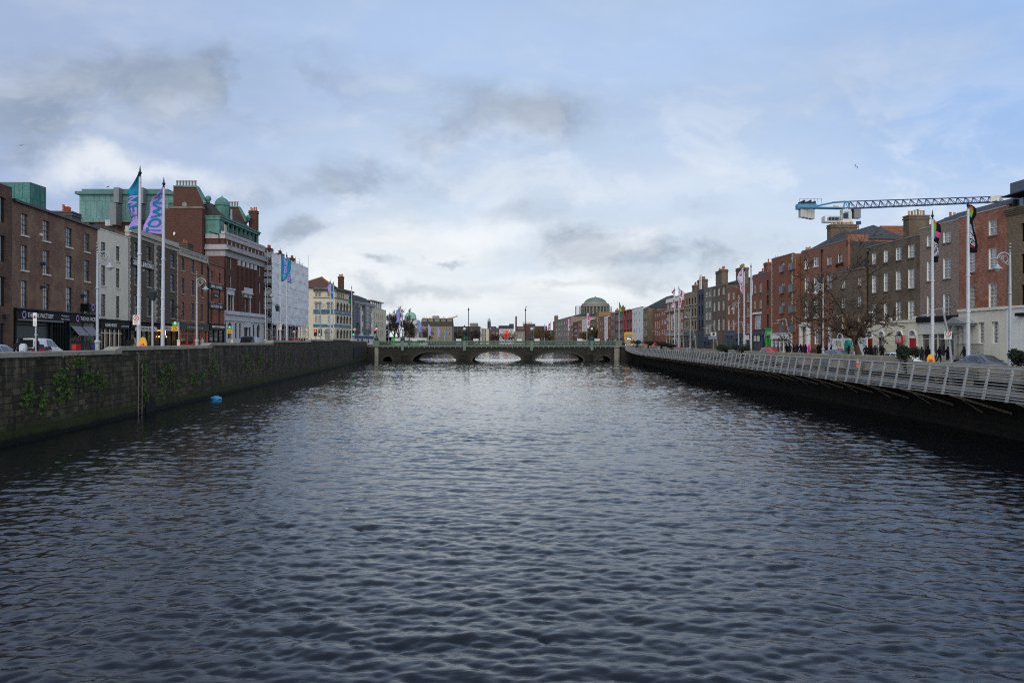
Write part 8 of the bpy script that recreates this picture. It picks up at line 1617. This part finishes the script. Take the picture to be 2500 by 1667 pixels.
def bin_(x,Y,yt,w,lab):
    zb=SL(Y) if x<1250 else SR(Y); t=thing('litter_bin',lab,'litter bin',(X(x,Y),Y,zb),.3 if x<1250 else -.4); H=Z(yt,Y)-zb; mb=MB(); mb.prism([(-w,0),(w,0),(w,H*.78),(w*.6,H*.95),(0,H),(-w*.6,H*.95),(-w,H*.78)],-w*.8,w*.8,'y'); mb.build('body',YELP,t); mb=MB(); mb.M=Matrix.Translation((0,-w*.8-.004,H*.66))@Matrix.Rotation(R(90),4,'X'); mb.lathe([(.02,0),(w*.62,0),(w*.62,.08),(.02,.09)],(0,0,0),14); mb.build('hood',ORGP,t); mb=MB(); mb.box(-w*.45,-w*.8-.12,H*.55,w*.45,-w*.8-.091,H*.64); mb.build('slot',BLK,t); mb=MB(); mb.box(-w*.5,-w*.8-.02,H*.15,w*.5,-w*.8-.003,H*.4); mb.build('panel',flat('bin_blue_panel','#3a5a9a',.5) if 'bin_blue_panel' not in MATS else MATS['bin_blue_panel'],t)
bin_(349,52.5,822.5,.24,'yellow and orange litter bin beside the tallest flagpole'); bin_(2272,58,864.5,.24,'yellow and orange litter bin at the foot of the taupe house flagpole')
def signal(x,Y,ytop,lab,lit):
    zb=SL(Y) if x<1250 else SR(Y); t=thing('traffic_light',lab,'traffic light',(X(x,Y),Y,zb)); z=Z(ytop,Y)-zb; mb=MB(); mb.tube([(0,.1,0),(0,.1,z)],.06,6); mb.build('post',STEEL,t); mb=MB(); mb.box(-.16,-.12,z-1.0,.16,.03,z); mb.box(-.3,.031,z-1.12,.3,.05,z+.12); h=mb.build('signal_head',BLK,t)
    for k,(nm,m_) in enumerate((('red',LRED),('amber',None),('green',LGRN))):
        m2=MB(); disc(m2,(0,z-.17-.33*k),.12 if lit!=nm else .16,0,-.125); m2.build('lens',m_ if lit==nm else DSTEEL,h)
signal(770,150,806,'traffic light showing red before the cream corner building','red'); signal(781.5,134,804.5,'traffic light showing green before the cream corner building','green'); signal(863,186,808,'traffic light showing green at the bridge corner','green'); signal(915.5,206,804,'traffic light showing red at the left end of the bridge parapet','red')
t=thing('street_sign','white square sign with purple symbol above a grey plate on a post','sign',(X(1742,157),157,SR(157))); z=lambda y:Z(y,157)-SR(157); mb=MB(); mb.box(-.55,-.05,z(820),.55,0,z(811)); b=mb.build('plate',WHITE,t); m2=MB(); disc(m2,(0,z(815.5)),.28,0,-.056); m2.build('symbol',flat('purple_symbol','#4a2a70',.5),b); mb=MB(); mb.box(-1.0,-.05,z(828),.7,0,z(821)); mb.build('grey_plate',paint('pale_blue_grey_plate','#7d8d9a',.5,.1),t); mb=MB(); mb.tube([(0,.06,0),(0,.06,z(811))],.05,6); mb.build('post',STEEL,t)
t=thing('street_sign','dark green flat sign board beside the portico window','sign',(X(2382,81),81,SR(81))); z=lambda y:Z(y,81)-SR(81); mb=MB(); mb.box(-.33,-.05,z(819),.33,0,z(795)); b=mb.build('plate',flat('dark_green_sign','#22383a',.5),t); m2=MB(); m2.box(-.2,-.056,z(816),-.05,-.051,z(812)); m2.build('symbol',WHITE,b); mb=MB(); mb.tube([(-.33,.06,0),(-.33,.06,z(795))],.05,6); mb.build('post',STEEL,t)
# graffiti hoarding
ln=RA.off(-3.2); f=Fa(ln,2022,2116.5,SR); ho=thing('hoarding','white site hoarding sprayed with red and teal graffiti below the low brown house','hoarding',f.A,f.rz); H=f.H(2022,826.5); mb=MB(); mb.box(0,0,0,f.L,.1,H); mb.build('boards',paint('white_hoarding','#d2d2d4',.6,.1),ho); rnd=random.Random(2)
def scrawl(mb,x0,x1,z0,z1,n,r,m=0):
    pts=[]
    for k in range(n): pts.append((x0+(x1-x0)*k/(n-1)+rnd.uniform(-.15,.15),-.012,z0+(z1-z0)*(.5+.5*math.sin(k*1.9+rnd.uniform(-.4,.4)))))
    mb.tube(pts,r,4,m)
for nm,mt_,a,b,k in (('teal_graffiti',flat('teal_spray_paint','#1fb09a',.6),2060.5,2079,26),('red_graffiti',flat('red_spray_paint','#d02430',.6),2040,2060,22)):
    mb=MB(); u0,u1=f.U(a),f.U(b); z0,z1=(.1,H*.93) if 'teal' in nm else (.25,H*.5); mb.poly([(u0+.1,-.006,z0),(u1-.1,-.006,z0),(u1,-.006,z1*.8),(u1-.4,-.006,z1),(u0+.5,-.006,z1),(u0,-.006,z1*.75)]); o=mb.build(nm,mt_,ho); mb=MB(); scrawl(mb,u0,u1,z0+.1,z1,k,.02); mb.build('outline',BLK if 'teal' in nm else WHITE,o)
mb=MB()
for a,b in ((2025,2038),(2041,2046),(2048,2052),(2080,2086),(2105,2114)): scrawl(mb,f.U(a),f.U(b),H*.55,H*.92,9,.018)
mb.build('black_graffiti',BLK,ho); mb=MB()
for a,b,c,d in ((2040,2046,.62,.88),(2050,2054,.66,.86),(2086,2091,.6,.85)): mb.box(f.U(a),-.02,H*c,f.U(b),-.003,H*d)
mb.build('poster',flat('yellowed_poster','#b9a868',.7),ho)
# hedge right of the pink coat
t=MB(); rnd=random.Random(5)
for k in range(7): leaves(t,(k*.55,0,.55),.5,.4,.6,240,.07,rnd=rnd)
tag(t.build('hedge',LF_DK,None,(X(1985,114),114,SR(114))),'clipped dark green hedge before the tall red house','hedge')
# traffic cone
t=thing('traffic_cone','orange traffic cone with white collar standing on a boardwalk bench','traffic cone',(X(2094,55),55,2.28+.475)); mb=MB(); mb.box(-.17,-.17,0,.17,.17,.04); mb.lathe([(.13,.04),(.03,.68),(.02,.7)],(0,0,0),12); mb.build('cone',ORGP,t); mb=MB(); mb.lathe([(.075,.44),(.05,.58)],(0,0,.0),12); mb.lathe([(.082,.42),(.054,.57)],(0,0,0),12); mb.build('collar',WHITE,t)
# blue bag drifting by the wall
mb=MB(); rnd=random.Random(6); vs=[]; n,mm=14,8
for j in range(mm+1):
    for i in range(n): a=2*math.pi*i/n; p=math.pi*j/mm; r_=.30*(1+.28*math.sin(3*a+j)+.2*math.sin(5*a-2*j)); vs.append((r_*1.5*math.sin(p)*math.cos(a),r_*math.sin(p)*math.sin(a),.16*math.cos(p)*(1+.5*math.sin(2*a))+.06))
mb.add(vs,[(j*n+i,j*n+(i+1)%n,(j+1)*n+(i+1)%n,(j+1)*n+i) for j in range(mm) for i in range(n)]); tag(mb.build('plastic_bag',flat('blue_plastic','#3f9ad2',.35),None,(X(528,63.5),63.5,0),smooth=True),'crumpled bright blue plastic bag floating by the quay wall','plastic bag')
# gulls
GUL=flat('gull_grey','#3a4048',.7); GULW=flat('gull_white','#c8ccd2',.7)
def gull(x,y,Y,span,roll,yaw,lab):
    t=thing('seagull',lab,'bird',(X(x,Y),Y,Z(y,Y)),yaw,'gulls in flight'); k_=span/.6; mb=MB(); mb.tube([(0,-.26*k_,0),(0,-.18*k_,.01),(0,0,.0),(0,.2*k_,.0),(0,.32*k_,.0)],[.02*k_,.05*k_,.075*k_,.04*k_,.01*k_],8); mb.box(-.05*k_,.28*k_,-.005,.05*k_,.42*k_,.005); b=mb.build('body',GULW,t,smooth=True)
    for s in (-1,1):
        w_=MB(); z1=.16+roll*s*.2; z2=.02+roll*s*.5; z1*=k_; z2*=k_; w_.add([(0,-.10*k_,.03*k_),(0,.10*k_,.03*k_),(s*span*.45,-.16*k_,z1),(s*span*.45,.02*k_,z1),(s*span,.06*k_,z2),(s*span*.97,.12*k_,z2),(0,0,.055*k_),(s*span*.45,-.06*k_,z1+.025*k_)],[(0,2,7,6),(6,7,3,1),(2,4,7),(7,4,5,3),(0,1,3,2),(2,3,5,4)]); w_.build('wing',GUL,t)
gull(52,356,45,.22,.5,1.2,'grey gull gliding high over the brown building at far left'); gull(2090,407,60,.20,-.9,.4,'dark winged gull banking above the crane')
for x,y,Y,l in ((264,459,147,'gull perched on the copper clad block'),(1284.5,752,BY+6,'gull perched on the right hand tall bridge mast')):
    mb=MB(); mb.tube([(-.3,0,-.02),(-.1,0,.1),(.1,0,.17),(.2,0,.26),(.3,0,.25)],[.02,.09,.09,.05,.015],8); o=mb.build('seagull',GUL,None,(X(x,Y),Y,Z(y,Y)+.1)); tag(o,l,'bird')
